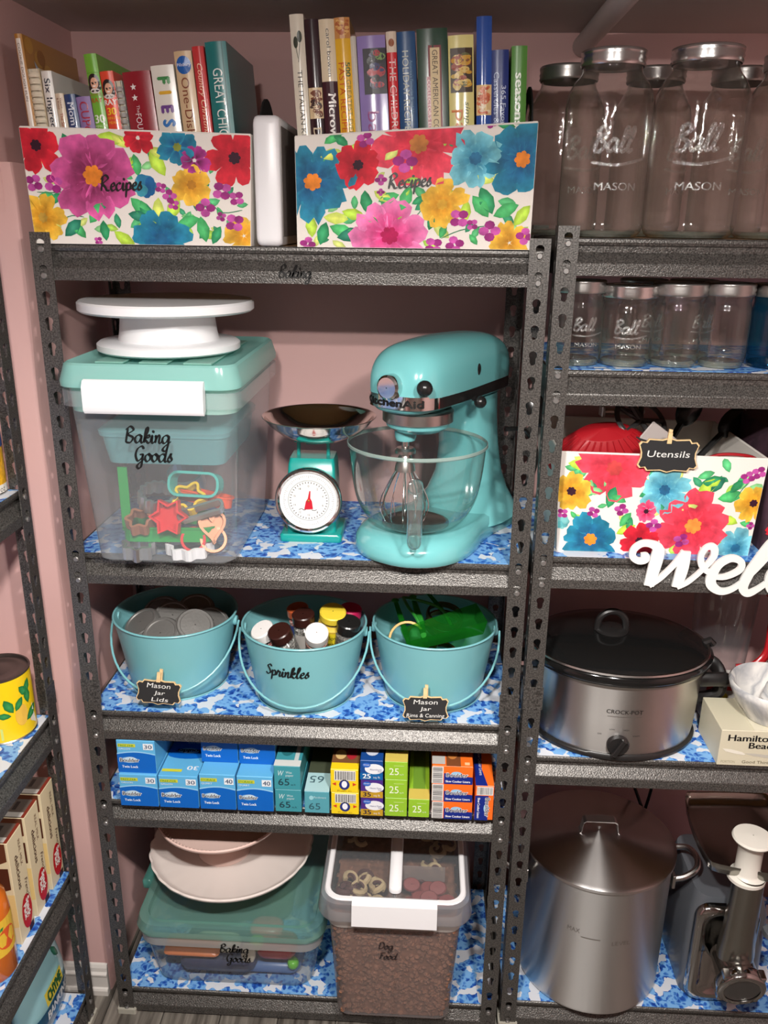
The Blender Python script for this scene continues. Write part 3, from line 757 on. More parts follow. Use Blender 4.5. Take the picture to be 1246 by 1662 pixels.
def face(d, k=1.0):
    """small portrait photo of a smiling dark-haired woman"""
    hair, skin = C(35, 22, 20), C(224, 170, 140)
    return deco(blob(0, d, .0082 * k, .0105 * k, hair, 2), blob(0, d + .007 * k, .0090 * k, .007 * k, hair, 2.2), blob(.0005, d + .0022 * k, .0054 * k, .0076 * k, skin, 2.6), blob(0, d + .0118 * k, .0070 * k, .0035 * k, C(225, 220, 214), 2.7), blob(0, d + .0058 * k, .0024 * k, .0009 * k, C(250, 240, 235), 3), blob(-.002 * k, d + .0010 * k, .0008 * k, .0006 * k, hair, 3), blob(.002 * k, d + .0010 * k, .0008 * k, .0006 * k, hair, 3))
def photo(d0, d1, cols, x0=-1, x1=1, lay=2, seed=1):
    """printed food photograph: coloured blotches"""
    def f(p, w, h):
        rnd = random.Random(seed); xa, xb = x0 * w / 2, x1 * w / 2
        p.rect(xa, h - d1, xb, h - d0, cols[0], lay, 3)
        for i in range(26):
            r = rnd.uniform(.06, .16) * (d1 - d0); cx = rnd.uniform(xa + min(r, (xb - xa) / 3), xb - min(r, (xb - xa) / 3)); cy = rnd.uniform(h - d1 + r, h - d0 - r)
            p.ell(cx, cy, min(r, abs(cx - xa), abs(xb - cx)) + 1e-5, r * rnd.uniform(.5, .9), rnd.choice(cols[1:]), lay + .1 + i * .02, 9)
    return f
def cookie_cover(p, d, h):
    for i in range(14): p.ell(.02 + (i * .047) % .16, h - .012 - (i * .031) % .11, .014, .011, C(150, 96, 36) if i % 2 else C(190, 140, 60), 1 + i * .05, 12)
    p.poly([(.030, h - .030), (.052, h - .046), (.075, h - .052), (.095, h - .040), (.125, h - .034), (.158, h - .048), (.165, h - .070), (.120, h - .062), (.085, h - .078), (.050, h - .072), (.036, h - .058)], C(170, 180, 196), 3)
    p.poly([(.042, h - .044), (.064, h - .054), (.070, h - .064), (.048, h - .060)], C(46, 80, 150), 4)
    p.text('Dough', .082, h - .064, .020, C(120, 40, 60), 5, w=.070, bold=.04)
BZ = ZM[0] + .0045
def shelfrow(spec):
    """stand the books side by side without letting one run into the next"""
    last = -9
    for s_ in spec:
        label, xt, zt, w_, tilt, col, dc = s_[:7]; kw = s_[7] if len(s_) > 7 else {}
        h = zt - BZ; x0 = xt - math.tan(math.radians(tilt)) * h
        x0 = max(x0, last + w_ / 2 + .0008); last = x0 + w_ / 2
        book(label, xt, zt, w_, tilt, col, dc, BZ, x0=x0, **kw)
cream = C(225, 214, 190); wht = C(232, 230, 226); gold = C(205, 160, 60)
gl = {'group': 'cookbooks in the left recipe bin'}; gr = {'group': 'cookbooks in the right recipe bin'}
def K(g, **k): d = dict(g); d.update(k); return d
# local extra: the big gold cookie book has its front cover facing the room
shelfrow([
 ('tall thin gold cookbook with white spine stripe, leftmost in its bin', .0015, 1.787, .011, -3.0, C(176, 122, 48), deco(band(.006, .24, C(226, 216, 206), 1, .0022), vt('COOKIE DOUGH FUN', -.0014, .012, .0034, C(120, 100, 90), .075)), K(gl, depth=.20, cover_art=cookie_cover)),
 ('cream comb-bound cookbook with open plastic binding rings', .0175, 1.743, .018, -2.6, C(212, 194, 165), None, K(gl, wire=mat('comb_plastic', C(222, 212, 190), .35), depth=.16)),
 ('white spined cookbook lettered Six Ingredients', .0365, 1.740, .015, -3.0, C(228, 224, 218), vt('Six Ingredients', -.0036, .010, .0085, C(40, 45, 60), .098, .012), K(gl, depth=.16)),
 ('small thin cream cookbook lettered The Savings, shortest in its bin', .0520, 1.711, .0125, -4.3, C(214, 196, 172), deco(vt('Vincent', .001, .006, .0032, C(130, 70, 50)), vt('& Russo', -.0036, .006, .0032, C(130, 70, 50)), vt('The Savings', -.002, .026, .0045, C(160, 60, 40))), K(gl, depth=.14)),
 ("navy blue cookbook lettered Mom's in white", .0670, 1.710, .016, -5.0, C(34, 62, 112), vt("Mom's Best", -.004, .011, .0092, C(220, 225, 235), .07, .02), K(gl, depth=.15)),
 ('lilac cookbook lettered CUPCAKES in red', .0865, 1.707, .021, -5.5, C(142, 118, 170), vt('CUPCAKES', -.006, .007, .0125, C(168, 48, 72), .082, .01), K(gl, depth=.15, rough=.5)),
 ('bright green cookbook with small portrait and the number 30', .1020, 1.762, .018, -4.6, C(112, 178, 52), deco(band(.024, .0245, C(80, 140, 40)), face(.036, 1.0), lambda p, w, h: p.text('RACHAEL', 0, h - .054, .0028, C(170, 110, 40), 3, align='c'), lambda p, w, h: p.text('RAY', 0, h - .063, .006, C(190, 90, 40), 3, align='c', bold=.02), lambda p, w, h: p.text('30', 0, h - .090, .0110, C(240, 245, 235), 3, align='c', bold=.03), lambda p, w, h: p.text('MINUTE', 0, h - .096, .0035, C(225, 240, 200), 3, align='c'), lambda p, w, h: p.text('MEALS', 0, h - .102, .0042, C(235, 245, 225), 3, align='c', bold=.02), blob(0, .111, .0048, .0048, C(220, 50, 60))), K(gl, depth=.165)),
 ('red orange cookbook with small portrait and yellow number 30', .1235, 1.740, .019, -3.0, C(226, 72, 44), deco(face(.021, 1.0), lambda p, w, h: p.text('RACHAEL', 0, h - .034, .003, C(245, 230, 220), 3, align='c'), lambda p, w, h: p.text('RAY', 0, h - .044, .0072, C(245, 240, 235), 3, align='c', bold=.03), lambda p, w, h: p.text('30', 0, h - .057, .0095, C(245, 200, 40), 3, align='c', bold=.03), lambda p, w, h: p.text('MINUTE', 0, h - .063, .0035, C(245, 190, 40), 3, align='c'), lambda p, w, h: p.text('MEALS', 0, h - .069, .0035, C(245, 190, 40), 3, align='c'), lambda p, w, h: p.rect(-.006, h - .085, .006, h - .077, C(240, 235, 230), 2)), K(gl, depth=.165)),
 ('white spiral-bound notebook with wire rings beside the red binder', .1395, 1.728, .0105, -3.0, C(206, 210, 198), None, K(gl, wire=mat('wire_white', C(190, 192, 188), .35, .3), depth=.15)),
 ('wide dark red cookbook with two white stars', .1665, 1.740, .040, -4.2, C(140, 24, 38), deco(star(-.006, .020, .0048, wht), star(-.006, .034, .0048, wht), vt('The', -.0055, .044, .0045, C(220, 200, 200)), vt('FOUR INGREDIENT', -.0085, .055, .0085, C(225, 215, 215), .092)), K(gl, rough=.22, depth=.19)),
 ('glossy white cookbook lettered FIESTA in rainbow letters', .2045, 1.748, .033, -4.6, C(228, 224, 214), lambda p, w, h: [p.text(ch, -.0075, h - .016 - i * .0185, .0165, c_, 3, rot=-PI / 2, bold=.05, sx=.9) for i, (ch, c_) in enumerate(zip('FIESTA', (C(70, 140, 80), C(220, 170, 50), C(110, 70, 140), C(60, 120, 190), C(60, 150, 100), C(200, 60, 60))))], K(gl, rough=.2)),
 ('tan cookbook with round blue badge lettered One-Dish', .2352, 1.766, .025, -4.4, C(208, 180, 142), deco(blob(0, .018, .0105, .0118, C(30, 92, 170)), lambda p, w, h: p.text('Pillsbury', 0, h - .0195, .0042, C(235, 235, 240), 3, w=.019, align='c'), vt('One-Dish Meals', -.006, .034, .0112, C(130, 70, 50), .125)), gl),
 ('slim red cookbook lettered in gold script beside the teal one', .2572, 1.772, .0165, -4.0, C(196, 54, 56), vt('Country Christmas', -.003, .022, .0072, C(240, 200, 170), .098, .01, .3), K(gl, rough=.2)),
 ('teal hardback cookbook lettered GREAT CHICKEN at the bin end', .2825, 1.778, .030, -3.8, C(18, 112, 112), deco(vt('GREAT CHICKEN', -.007, .034, .0135, C(228, 232, 228), .118, .0), lambda p, w, h: p.rect(.0085, 0, .0095, h, C(12, 80, 82), 1)), K(gl, depth=.20)),
])
shelfrow([
 ('tall cream cookbook with green spoons drawn on its spine', .3975, 1.812, .0195, -3.2, C(222, 214, 196), deco(blob(-.003, .035, .0032, .0075, C(58, 62, 50)), blob(.0028, .028, .0034, .0075, C(58, 62, 50)), lambda p, w, h: p.stroke([(-.003, h - .04), (-.001, h - .055)], .0012, C(58, 62, 50), 2, 1), lambda p, w, h: p.stroke([(.003, h - .034), (-.0005, h - .060)], .0012, C(58, 62, 50), 2, 1), vt('THE ITALIAN KITCHEN', -.003, .070, .0065, C(70, 66, 60), .125)), K(gr, rough=.18)),
 ('dark brown cookbook lettered DESSERTS in cream', .4180, 1.806, .0195, -3.2, C(46, 24, 30), deco(photo(.086, .126, [C(214, 190, 150), C(120, 70, 50), C(60, 40, 38), C(226, 205, 170)], seed=4), vt('DESSERTS', -.006, .138, .0120, C(222, 205, 175), .085, .01)), K(gr, rough=.2)),
 ('cream and maroon cookbook lettered Microwave', .4390, 1.806, .0215, -3.4, C(224, 208, 178), deco(band(.078, .30, C(60, 22, 34), 1), photo(.16, .21, [C(180, 60, 40), C(210, 110, 50), C(120, 140, 60), C(90, 30, 40)], seed=9), vt('carol bowen', -.001, .012, .0055, C(60, 50, 50), .06), vt('Microwave', -.003, .094, .0110, C(240, 235, 230), .082, .03)), K(gr, rough=.2)),
 ('yellow cookbook lettered 500 greatest-ever pasta recipes', .4605, 1.808, .0215, -3.2, C(230, 178, 44), deco(photo(.0, .026, [C(200, 140, 80), C(226, 180, 110), C(180, 100, 60)], seed=3), vt('500', .002, .056, .0065, C(60, 90, 40), .018, .02), vt('GREATEST-EVER', .002, .078, .0062, C(140, 130, 40), .072), vt('PASTA RECIPES', -.0078, .056, .0080, C(205, 90, 40), .096)), K(gr, rough=.2)),
 ('thin white booklet squeezed between yellow and lilac books', .4762, 1.785, .008, -2.6, C(214, 210, 198), None, gr),
 ('wide lilac cookbook lettered baking with dark berry photo', .5010, 1.786, .0395, -2.8, C(146, 128, 186), deco(photo(.016, .074, [C(30, 22, 34), C(60, 30, 50), C(170, 50, 60), C(40, 40, 90), C(20, 16, 20), C(120, 150, 80)], -.62, 1, seed=6), vt('baking', -.0095, .096, .0165, C(140, 50, 120), .085)), K(gr, rough=.18)),
 ("slim red and white cookbook lettered CHILDREN'S", .5290, 1.791, .014, -2.5, C(206, 44, 52), deco(band(0, .026, C(226, 210, 190)), blob(0, .014, .004, .005, C(150, 90, 60)), vt("THE CHILDREN'S", -.004, .034, .0092, C(238, 220, 215), .118, .0)), gr),
 ('blue hardback lettered HOLIDAY RECIPES', .5495, 1.791, .0255, -2.2, C(26, 74, 122), deco(vt('HOLIDAY RECIPES', -.006, .024, .0085, C(196, 200, 190), .108), vt("America's Favourite Brand Name", .004, .036, .004, C(120, 160, 190), .075)), gr),
 ('thick dark green hardback with cream and maroon spine label', .5855, 1.795, .0425, -1.6, C(18, 58, 36), deco(lambda p, w, h: p.rect(-.006, 0, .012, h - .021, C(120, 32, 42), 1.5), lambda p, w, h: p.rect(-.0035, 0, .0098, h - .024, C(218, 196, 150), 2), lambda p, w, h: p.rect(-.0085, 0, -.0035, h - .06, C(150, 30, 50), 2), vt('GREAT AMERICAN COOKING', -.0005, .027, .0075, C(90, 70, 50), .135), vt("COLLECTOR'S EDITION", -.0078, .064, .0040, C(225, 195, 190), .085, .01)), K(gr, rough=.22)),
 ('pale yellow cookbook with square pasta photo', .6255, 1.787, .035, -1.4, C(224, 214, 140), deco(photo(.016, .072, [C(60, 40, 20), C(150, 60, 30), C(200, 150, 40), C(90, 90, 30), C(210, 180, 90)], -.85, .9, seed=8), vt('simply', .005, .084, .0072, C(90, 100, 50), .040, 0, .25), vt('pasta', -.009, .094, .0160, C(210, 120, 50), .072)), K(gr, rough=.18)),
 ('tall glossy royal blue cookbook with small food photo', .6570, 1.810, .021, -.9, C(46, 84, 164), deco(photo(.085, .124, [C(226, 196, 140), C(214, 120, 80), C(190, 90, 60), C(235, 220, 190)], seed=11), vt('meat', -.005, .140, .0110, C(30, 40, 90), .036, .02)), K(gr, rough=.15)),
 ('short navy cookbook lettered 365 Favourite Casseroles', .6810, 1.769, .024, -1.0, C(28, 48, 116), deco(vt('365 Favourite', .002, .045, .0062, C(200, 210, 230), .07, .01), vt('Casseroles & Other', -.0085, .028, .0072, C(190, 205, 230), .10)), gr),
 ('green cookbook lettered seasons, rightmost in its bin', .7075, 1.774, .0215, -.7, C(82, 138, 58), vt('seasons', -.005, .034, .0115, C(232, 240, 228), .068, .03), gr),
])
# white framed panel standing on edge between the two bins
t = thing('letter_board', 'white rounded frame standing on edge between the two recipe bins', 'frame', (.3556, .0, ZM[0]))
mb = MB(); mb.at((0, .004, 0))
loops = []
for x, ins in ((-.0185, .004), (-.0165, .0015), (-.012, 0), (.012, 0), (.0165, .0015), (.0185, .004)):
    loops.append([(x, y, z) for y, z in [(a + .105, b + .0885) for a, b in rrect(.21 - 2 * ins, .177 - 2 * ins, .012, 5)]])
mb.loft(loops); mb.build('frame_shell', mat('white_plastic', C(236, 236, 238), .3, 0, .5), t, True, 40)
mb = MB().box(.0186, .0196, .02, .198, .014, .164, .0008); mb.build('panel_face', mat('grey_panel', C(120, 112, 108), .5), t)
# ================================================================= second shelf: stand mixer
AQUA = C(92, 196, 192)
M_AQUA = mat('aqua_enamel', C(112, 184, 186), .17, 0, .5, coat=.4)
M_CHROME = mat('chrome', (.75, .74, .73), .06, 1.0)
M_STEELB = mat('brushed_steel', (.52, .50, .48), .28, 1.0)
M_BLACKP = mat('black_plastic', (.012, .012, .012), .25)
M_GLASS = thin('clear_glass', (.965, .98, .975), (.42, .56, .53), .02, .015, C(210, 225, 222), .10, refl=1.6)
t = thing('stand_mixer', 'aqua tilt-head stand mixer with glass bowl and wire whisk', 'stand mixer', (.580, .079, ZM[1]), -.546)
def outline(sc, n=48):
    """mixer foot outline: round toe under the bowl, waist, broader heel"""
    ctrl = [(0, -.106), (.045, -.098), (.085, -.065), (.104, -.015), (.100, .045), (.088, .10), (.086, .16), (.090, .215), (.072, .262), (.03, .275)]
    pts = ctrl + [(-x, y) for x, y in ctrl[::-1][:-1]]
    P = smoothpts(pts, 3, True)
    return [(x * sc * .97, (y * .96 - .08) * sc + .08) for x, y in P]
mb = MB()
mb.loft([[(x, y, z) for x, y in outline(s_)] for s_, z in ((.965, 0), (.99, .003), (1.0, .012), (.985, .026), (.93, .037), (.84, .042), (.6, .044))])
mb.build('mixer_base', M_AQUA, t, True, 60)
mb = MB()   # column
def ring(cx, cy, hx, hy, z, e=2.6, n=36):
    out = []
    for i in range(n):
        a = 2 * PI * i / n; c, s_ = math.cos(a), math.sin(a)
        out.append((cx + hx * abs(c) ** (2 / e) * (1 if c > 0 else -1), cy + hy * abs(s_) ** (2 / e) * (1 if s_ > 0 else -1), z))
    return out
mb.loft([ring(0, .170, .094, .100, .022), ring(0, .175, .084, .088, .04), ring(0, .180, .068, .072, .065), ring(0, .182, .056, .060, .10), ring(0, .178, .050, .054, .15), ring(0, .170, .048, .056, .20), ring(0, .160, .049, .066, .232), ring(0, .150, .050, .075, .246)])
mb.build('mixer_column', M_AQUA, t, True, 60)
# head
SEC = [(-.121, .268, .292, .016), (-.118, .257, .303, .028), (-.111, .249, .318, .041), (-.098, .245, .332, .051), (-.078, .243, .343, .058), (-.05, .242, .350, .0625), (0, .241, .354, .0645), (.06, .241, .356, .0645), (.13, .240, .355, .0625), (.19, .240, .351, .060), (.228, .243, .342, .055), (.243, .252, .325, .044), (.249, .268, .305, .025)]
def head_ring(y, zb, zt, hw, e=2.5, n=40):
    out = []; zc = (zb + zt) / 2; hh = (zt - zb) / 2
    for i in range(n):
        a = 2 * PI * i / n; c, s_ = math.cos(a), math.sin(a)
        ee = e if s_ > 0 else 3.6
        out.append((hw * abs(c) ** (2 / ee) * (1 if c > 0 else -1), y, zc + hh * abs(s_) ** (2 / ee) * (1 if s_ > 0 else -1)))
    return out
SEC = [((y - .01) * (.70 if y < .01 else .945) + .01, a, b_, c) for y, a, b_, c in SEC]
SECS = smoothpts(SEC, 3)
mb = MB(); mb.loft([head_ring(*s_) for s_ in SECS]); mb.build('mixer_head', M_AQUA, t, True, 70)
# trim band perimeter at z = .266
def band_curve(zq):
    pts = []
    for y, zb, zt, hw in SECS:
        zc, hh = (zb + zt) / 2, (zt - zb) / 2
        q = min(.999, abs((zq - zc) / hh)) if hh > 0 else .99
        if (zq - zc) > 0 and zq > zt: continue
        if zq < zb: continue
        x = hw * (1 - q ** 3.6) ** (1 / 3.6); pts.append((x, y))
    return pts
half = band_curve(.266)
per = [(-x, y) for x, y in half[::-1]] + half
per = [p_ for i, p_ in enumerate(per) if i == 0 or math.dist(p_, per[i - 1]) > .002]
acc = [0.0]
for i in range(1, len(per)): acc.append(acc[-1] + math.dist(per[i], per[i - 1]))
mid_i = min(range(len(per)), key=lambda i: per[i][1] + abs(per[i][0]) * .2); S0 = (acc[len(per) // 2] + acc[len(per) // 2 - 1]) / 2
def band_pt(s_, z, l):
    s_ += S0
    for i in range(1, len(per)):
        if acc[i] >= s_ or i == len(per) - 1:
            f_ = (s_ - acc[i - 1]) / (acc[i] - acc[i - 1]); x = per[i - 1][0] + f_ * (per[i][0] - per[i - 1][0]); y = per[i - 1][1] + f_ * (per[i][1] - per[i - 1][1])
            tx, ty = per[i][0] - per[i - 1][0], per[i][1] - per[i - 1][1]; L_ = math.hypot(tx, ty)
            return (x + ty / L_ * l, y - tx / L_ * l, z)
def band_strip(name, s0, s1, m, lift=.0012):
    mb = MB(); n = 40; rows = []
    for i in range(n + 1):
        s_ = s0 + (s1 - s0) * i / n
        rows.append([band_pt(s_, .2555, lift - .002), band_pt(s_, .2555, lift), band_pt(s_, .2765, lift), band_pt(s_, .2765, lift - .002)])
    mb.loft(rows); return mb.build(name, m, t, True, 40)
band_strip('chrome_trim', -.100, .086, M_CHROME)
band_strip('black_trim', .086, .37, M_BLACKP); band_strip('black_trim', -.37, -.100, M_BLACKP)
p = Print(); p.text('KitchenAid', -.054, -.0055, .0112, BLACK, 2, w=.108, bold=.045)
p.build('lettering', lambda u, v, l: band_pt(u, .2655 + v, .0016 + l), t)
mb = MB(); mb.at((0, -.083, .290), rx=PI / 2); mb.lathe([(.001, .012), (.016, .012), (.0195, .009), (.0205, .003), (.0205, -.006), (.001, -.006)], 32); mb.build('hub_cap', M_CHROME, t, True)
mb = MB(); mb.cyl((.040, -.064, .292), (.056, -.078, .294), .004, 10); mb.build('knob_stem', M_CHROME, t, True)
mb = MB(); mb.at((.060, -.081, .294)); mb.sphere((0, 0, 0), .0125, 16, 10); mb.build('attachment_knob', M_BLACKP, t, True)
MB().sphere((.0630, .085, .302), .008, 14, 8, .35, .75, 1.25).build('speed_window', M_BLACKP, t, True)
mb = MB(); mb.cyl((.060, .075, .256), (.076, .068, .252), .0045, 10); mb.sphere((.078, .067, .252), .0105, 14, 8); mb.build('lock_lever', M_BLACKP, t, True)
MB().lathe([(.055, .244), (.0585, .241), (.0585, .2245), (.055, .222), (.001, .222)], 44, True).build('planetary_ring', M_STEELB, t, True)
MB().lathe([(.054, .2225), (.052, .216), (.040, .208), (.001, .205)], 44).build('planetary_hub', M_AQUA, t, True)
sx_, sy_ = -.016, -.012
MB().at((sx_, sy_, 0)).lathe([(.019, .214), (.018, .196), (.016, .190), (.001, .190)], 24).build('planetary_boss', M_AQUA, t, True)
MB().cyl((sx_, sy_, .20), (sx_, sy_, .160), .006, 14).build('beater_shaft', M_CHROME, t, True)
wh = bpy.data.objects.new('wire_whisk', None); link(wh, t); wh.location = (sx_, sy_, 0); wh.empty_display_size = .01
MB().lathe([(.001, .178), (.014, .177), (.0175, .173), (.0175, .168), (.010, .165), (.013, .156), (.0165, .146), (.0175, .138), (.001, .136)], 24).build('whisk_collar', M_STEELB, wh, True)
for k in range(6):
    a = PI * k / 6; pts = []
    for r_, z in ((-.013, .140), (-.025, .120), (-.038, .092), (-.041, .072), (-.034, .050), (-.018, .035), (0, .031), (.018, .035), (.034, .050), (.041, .072), (.038, .092), (.025, .120), (.013, .140)):
        pts.append((r_ * math.cos(a), r_ * math.sin(a), z))
    MB().tube(smoothpts(pts, 3), .0011, 6).build('whisk_wire', M_CHROME, wh, True)
# bowl
prof = [(.050, .046), (.070, .050), (.088, .066), (.101, .092), (.108, .125), (.1120, .160), (.1135, .186)]
MB().lathe(smoothpts(prof, 4) + [(.1150, .1885), (.1165, .186), (.1155, .183)], 72).build('glass_bowl', M_GLASS, t, True, 80)
MB().lathe([(.1135, .1835), (.1150, .1885), (.1165, .1875), (.1168, .184), (.1150, .182), (.1135, .1835)], 72).build('bowl_rim', thin('glass_rim', (.75, .86, .83), (.5, .64, .60), .05, .48, C(206, 226, 220), .25, refl=1.6), t, True)
hd = Vector((.515, -.857, 0)).normalized()
hp = [(.104, .142), (.126, .146), (.142, .138), (.146, .115), (.145, .085), (.138, .062), (.118, .055), (.096, .070)]
MB().tube([(hd.x * r_, hd.y * r_, z) for r_, z in smoothpts(hp, 4)], .0120, 14, False).build('bowl_handle', thin('glass_handle', (.93, .975, .97), (.50, .66, .64), .03, .07, C(220, 236, 234), .25, refl=2.6), t, True, 80)
MB().lathe([(.053, .042), (.057, .044), (.057, .0475), (.052, .049), (.049, .047)], 44, True, True).build('bowl_clamp_ring', mat('dark_steel', (.20, .18, .16), .22, .9), t, True)
MB().tube(smoothpts([(.045, .235, .17), (.075, .262, .165), (.098, .262, .12), (.088, .262, .07), (.05, .28, .035), (.0, .285, .02), (-.04, .282, .012)], 5), .0042, 8).build('power_cord', M_BLACKP, t, True)

# ================================================================= kitchen scale
M_TEALB = mat('turquoise_enamel', C(22, 150, 142), .28, 0, .5, coat=.2)
t = thing('kitchen_scale', 'turquoise dial kitchen scale with shiny steel weighing pan', 'kitchen scale', (.398, .135, ZM[1]))
MB().loft([rloop(.108, .098, .006, z) if q == 0 else rloop(.108 - q, .098 - q, .006, z) for z, q in ((0, .002), (.002, 0), (.011, 0), (.014, .004))]).build('base_plate', M_TEALB, t, True, 50)
MB().loft([rloop(.086, .078, .006, .014, cy=.004), rloop(.084, .076, .006, .10, cy=.005), rloop(.080, .066, .006, .134, cy=.008), rloop(.076, .056, .006, .143, cy=.010)]).build('scale_body', M_TEALB, t, True, 50)
mb = MB(); mb.at((-.002, -.036, .076), rx=PI / 2 - .06)
mb.lathe([(.001, .0), (.055, .0), (.0575, .006), (.0578, .016), (.0555, .020), (.0525, .0205), (.0495, .017), (.0495, .012), (.001, .012)], 60); mb.build('dial_bezel', M_CHROME, t, True, 40)
mb = MB(); mb.at((-.002, -.036, .076), rx=PI / 2 - .06); mb.lathe([(.001, .0125), (.0496, .0125), (.0496, .0135), (.001, .0135)], 48); dl = mb.build('dial_face', mat('dial_white', C(236, 234, 230), .4), t)
dm = Matrix.Translation((-.002, -.036, .076)) @ Matrix.Rotation(PI / 2 - .06, 4, 'X')
p = Print(); gy = C(70, 72, 74)
for i in range(80):
    a = 2 * PI * i / 80; r0 = .0415 if i % 5 else .039; r1 = .044
    p.poly([(r0 * math.cos(a - .006), r0 * math.sin(a - .006)), (r0 * math.cos(a + .006), r0 * math.sin(a + .006)), (r1 * math.cos(a + .005), r1 * math.sin(a + .005)), (r1 * math.cos(a - .005), r1 * math.sin(a - .005))], gy, 1)
for i in range(40):
    a = 2 * PI * i / 40 + .01; r0, r1 = .030, .033
    p.poly([(r0 * math.cos(a - .02), r0 * math.sin(a - .02)), (r0 * math.cos(a + .02), r0 * math.sin(a + .02)), (r1 * math.cos(a + .02), r1 * math.sin(a + .02)), (r1 * math.cos(a - .02), r1 * math.sin(a - .02))], gy, 1)
for i in range(72):
    a = 2 * PI * i / 72; b_ = 2 * PI * (i + 1) / 72
    p.poly([(.0345 * math.cos(a), .0345 * math.sin(a)), (.0358 * math.cos(a), .0358 * math.sin(a)), (.0358 * math.cos(b_), .0358 * math.sin(b_)), (.0345 * math.cos(b_), .0345 * math.sin(b_))], C(170, 175, 175), 1)
for i, s_ in enumerate(('0', '2', '4', '6', '8', '10', '12', '14', '16', '18')):
    a = PI / 2 - 2 * PI * i / 10; p.text(s_, .0255 * math.cos(a), .0255 * math.sin(a) - .0018, .0036, gy, 2, align='c')
p.stroke([(-.017, -.0165), (-.012, -.0145), (-.008, -.0170), (-.004, -.0150)], .0011, gy, 2); p.stroke([(.005, -.0165), (.010, -.0175), (.014, -.0155)], .0011, gy, 2)
p.build('dial_markings', lambda u, v, l: tuple(dm @ Vector((u, v, .0136 + l))), t)
p = Print(); rd = C(196, 28, 48)
p.poly([(-.0075, -.0155), (.0075, -.0145), (.0058, -.001), (.003, .004), (.0036, .016), (.001, .0165), (-.0012, .004), (-.0045, -.001)], rd, 1)
mbp = MB(); 
pts = [(-.0075, -.0155), (.0075, -.0145), (.0058, -.001), (.003, .004), (.0034, .017), (.0014, .0172), (-.0012, .004), (-.0045, -.001)]
mbp.m = dm; mbp.loft([[(x, y, .0146) for x, y in pts], [(x, y, .0154) for x, y in pts]]); mbp.build('pointer', mat('red_pointer', rd, .4), t)
mbp = MB(); mbp.m = dm; mbp.lathe([(.001, .018), (.0018, .0175), (.0022, .0154), (.0022, .0135)], 14); mbp.build('pointer_pin', mat('brass', C(215, 175, 80), .25, .8), t, True)
for x in (-.026, .026):
    MB().box(x - .0028, x + .0028, .006, .014, .141, .172, .0008).build('pan_post', M_TEALB, t)
MB().loft([rloop(.020, .007, .003, .168, cy=-.014), rloop(.020, .009, .003, .182, cy=-.014), rloop(.018, .010, .003, .186, cy=-.013)]).build('pan_clip', M_TEALB, t, True, 50)
MB().box(-.03, .03, -.014, .016, .170, .1745, .001).build('pan_bracket', M_TEALB, t)
pan = smoothpts([(.030, .1755), (.048, .178), (.068, .188), (.086, .203), (.0945, .2145)], 4)
MB().at((.012, 0, 0)).lathe([(.001, .1755)] + pan + [(.0975, .2155), (.0980, .2145), (.0955, .2130), (.0862, .2015), (.068, .1865), (.048, .1765), (.030, .1740), (.001, .1740)], 72).build('weighing_pan', mat('polished_steel', (.66, .62, .58), .10, 1.0), t, True, 60)

# ================================================================= tall latch bin with aqua lid
M_FROST = thin('frosted_clear_plastic', (.97, .975, .98), (.80, .83, .85), .12, .16, C(236, 242, 246), .22, refl=.9)
M_AQLID = thin('aqua_clear_plastic', (.72, .95, .90), (.6, .88, .83), .15, .80, C(172, 232, 224), .12, refl=.9)
M_WHITEP = mat('white_plastic', C(236, 236, 238), .3)
t = thing('storage_tub', 'tall clear tub with aqua lid lettered Baking Goods beside the scale', 'storage tub', (.176, .118, ZM[1]))
W0, D0, W1, D1, H = .225, .300, .262, .336, .300
def tub_loops(zs, w0, d0, w1, d1, h, r=.028, ins=0.0): return [rloop(w0 + (w1 - w0) * z / h - 2 * ins, d0 + (d1 - d0) * z / h - 2 * ins, r, z, 6) for z in zs]
mb = MB(); mb.loft([rloop(W0 - .016, D0 - .016, .022, 0, 6)] + tub_loops([.006, .08, .16, .24, .288], W0, D0, W1, D1, H) , True, False); mb.build('tub_wall', M_FROST, t, True, 50)
mb = MB(); mb.loft([rloop(W1 - .002, D1 - .002, .028, .282, 6), rloop(W1 + .014, D1 + .014, .030, .286, 6), rloop(W1 + .014, D1 + .014, .030, .262, 6)], False, False); mb.build('tub_flange', M_FROST, t, True, 40)
mb = MB(); mb.loft([rloop(W1 + .014, D1 + .026, .032, .292, 6), rloop(W1 + .016, D1 + .028, .034, .300, 6), rloop(W1 + .002, D1 + .014, .030, .324, 6), rloop(W1 - .006, D1 + .006, .028, .327, 6), rloop(W1 - .020, D1 - .008, .026, .321, 6), rloop(W1 - .05, D1 - .04, .02, .320, 6)], False, True); mb.build('lid', M_AQLID, t, True, 35)
mb = MB(); mb.loft([rloop(W1 - .006, D1 - .006, .03, .252, 6), rloop(W1 - .004, D1 - .004, .03, .290, 6)], True, False); mb.build('inner_tray', thin('mint_tray', (.6, .9, .84), (.5, .8, .74), .3, .70, C(190, 236, 222), .2), t, True, 40)
for x in (-.068, .0, .068):
    MB().box(x - .022, x + .022, -.135, .135, .3215, .3245, .001).build('lid_rib', thin('aqua_rib', (.5, .85, .8), (.3, .62, .56), .2, .55, C(190, 238, 226), .2), t)
mb = MB(); mb.prism_x([(-.196, .296), (-.190, .305), (-.184, .306), (-.180, .300), (-.184, .262), (-.192, .256), (-.197, .262)], -.090, .090); mb.build('latch', M_WHITEP, t, True, 50)
mb = MB(); mb.prism_x([(.196, .296), (.190, .305), (.184, .306), (.180, .300), (.184, .262), (.192, .256), (.197, .262)], -.090, .090); mb.build('latch', M_WHITEP, t, True, 50)
p = Print(); p.script('Baking', -.024, .206, .0165, BLACK); p.script('Goods', -.012, .176, .0165, BLACK)
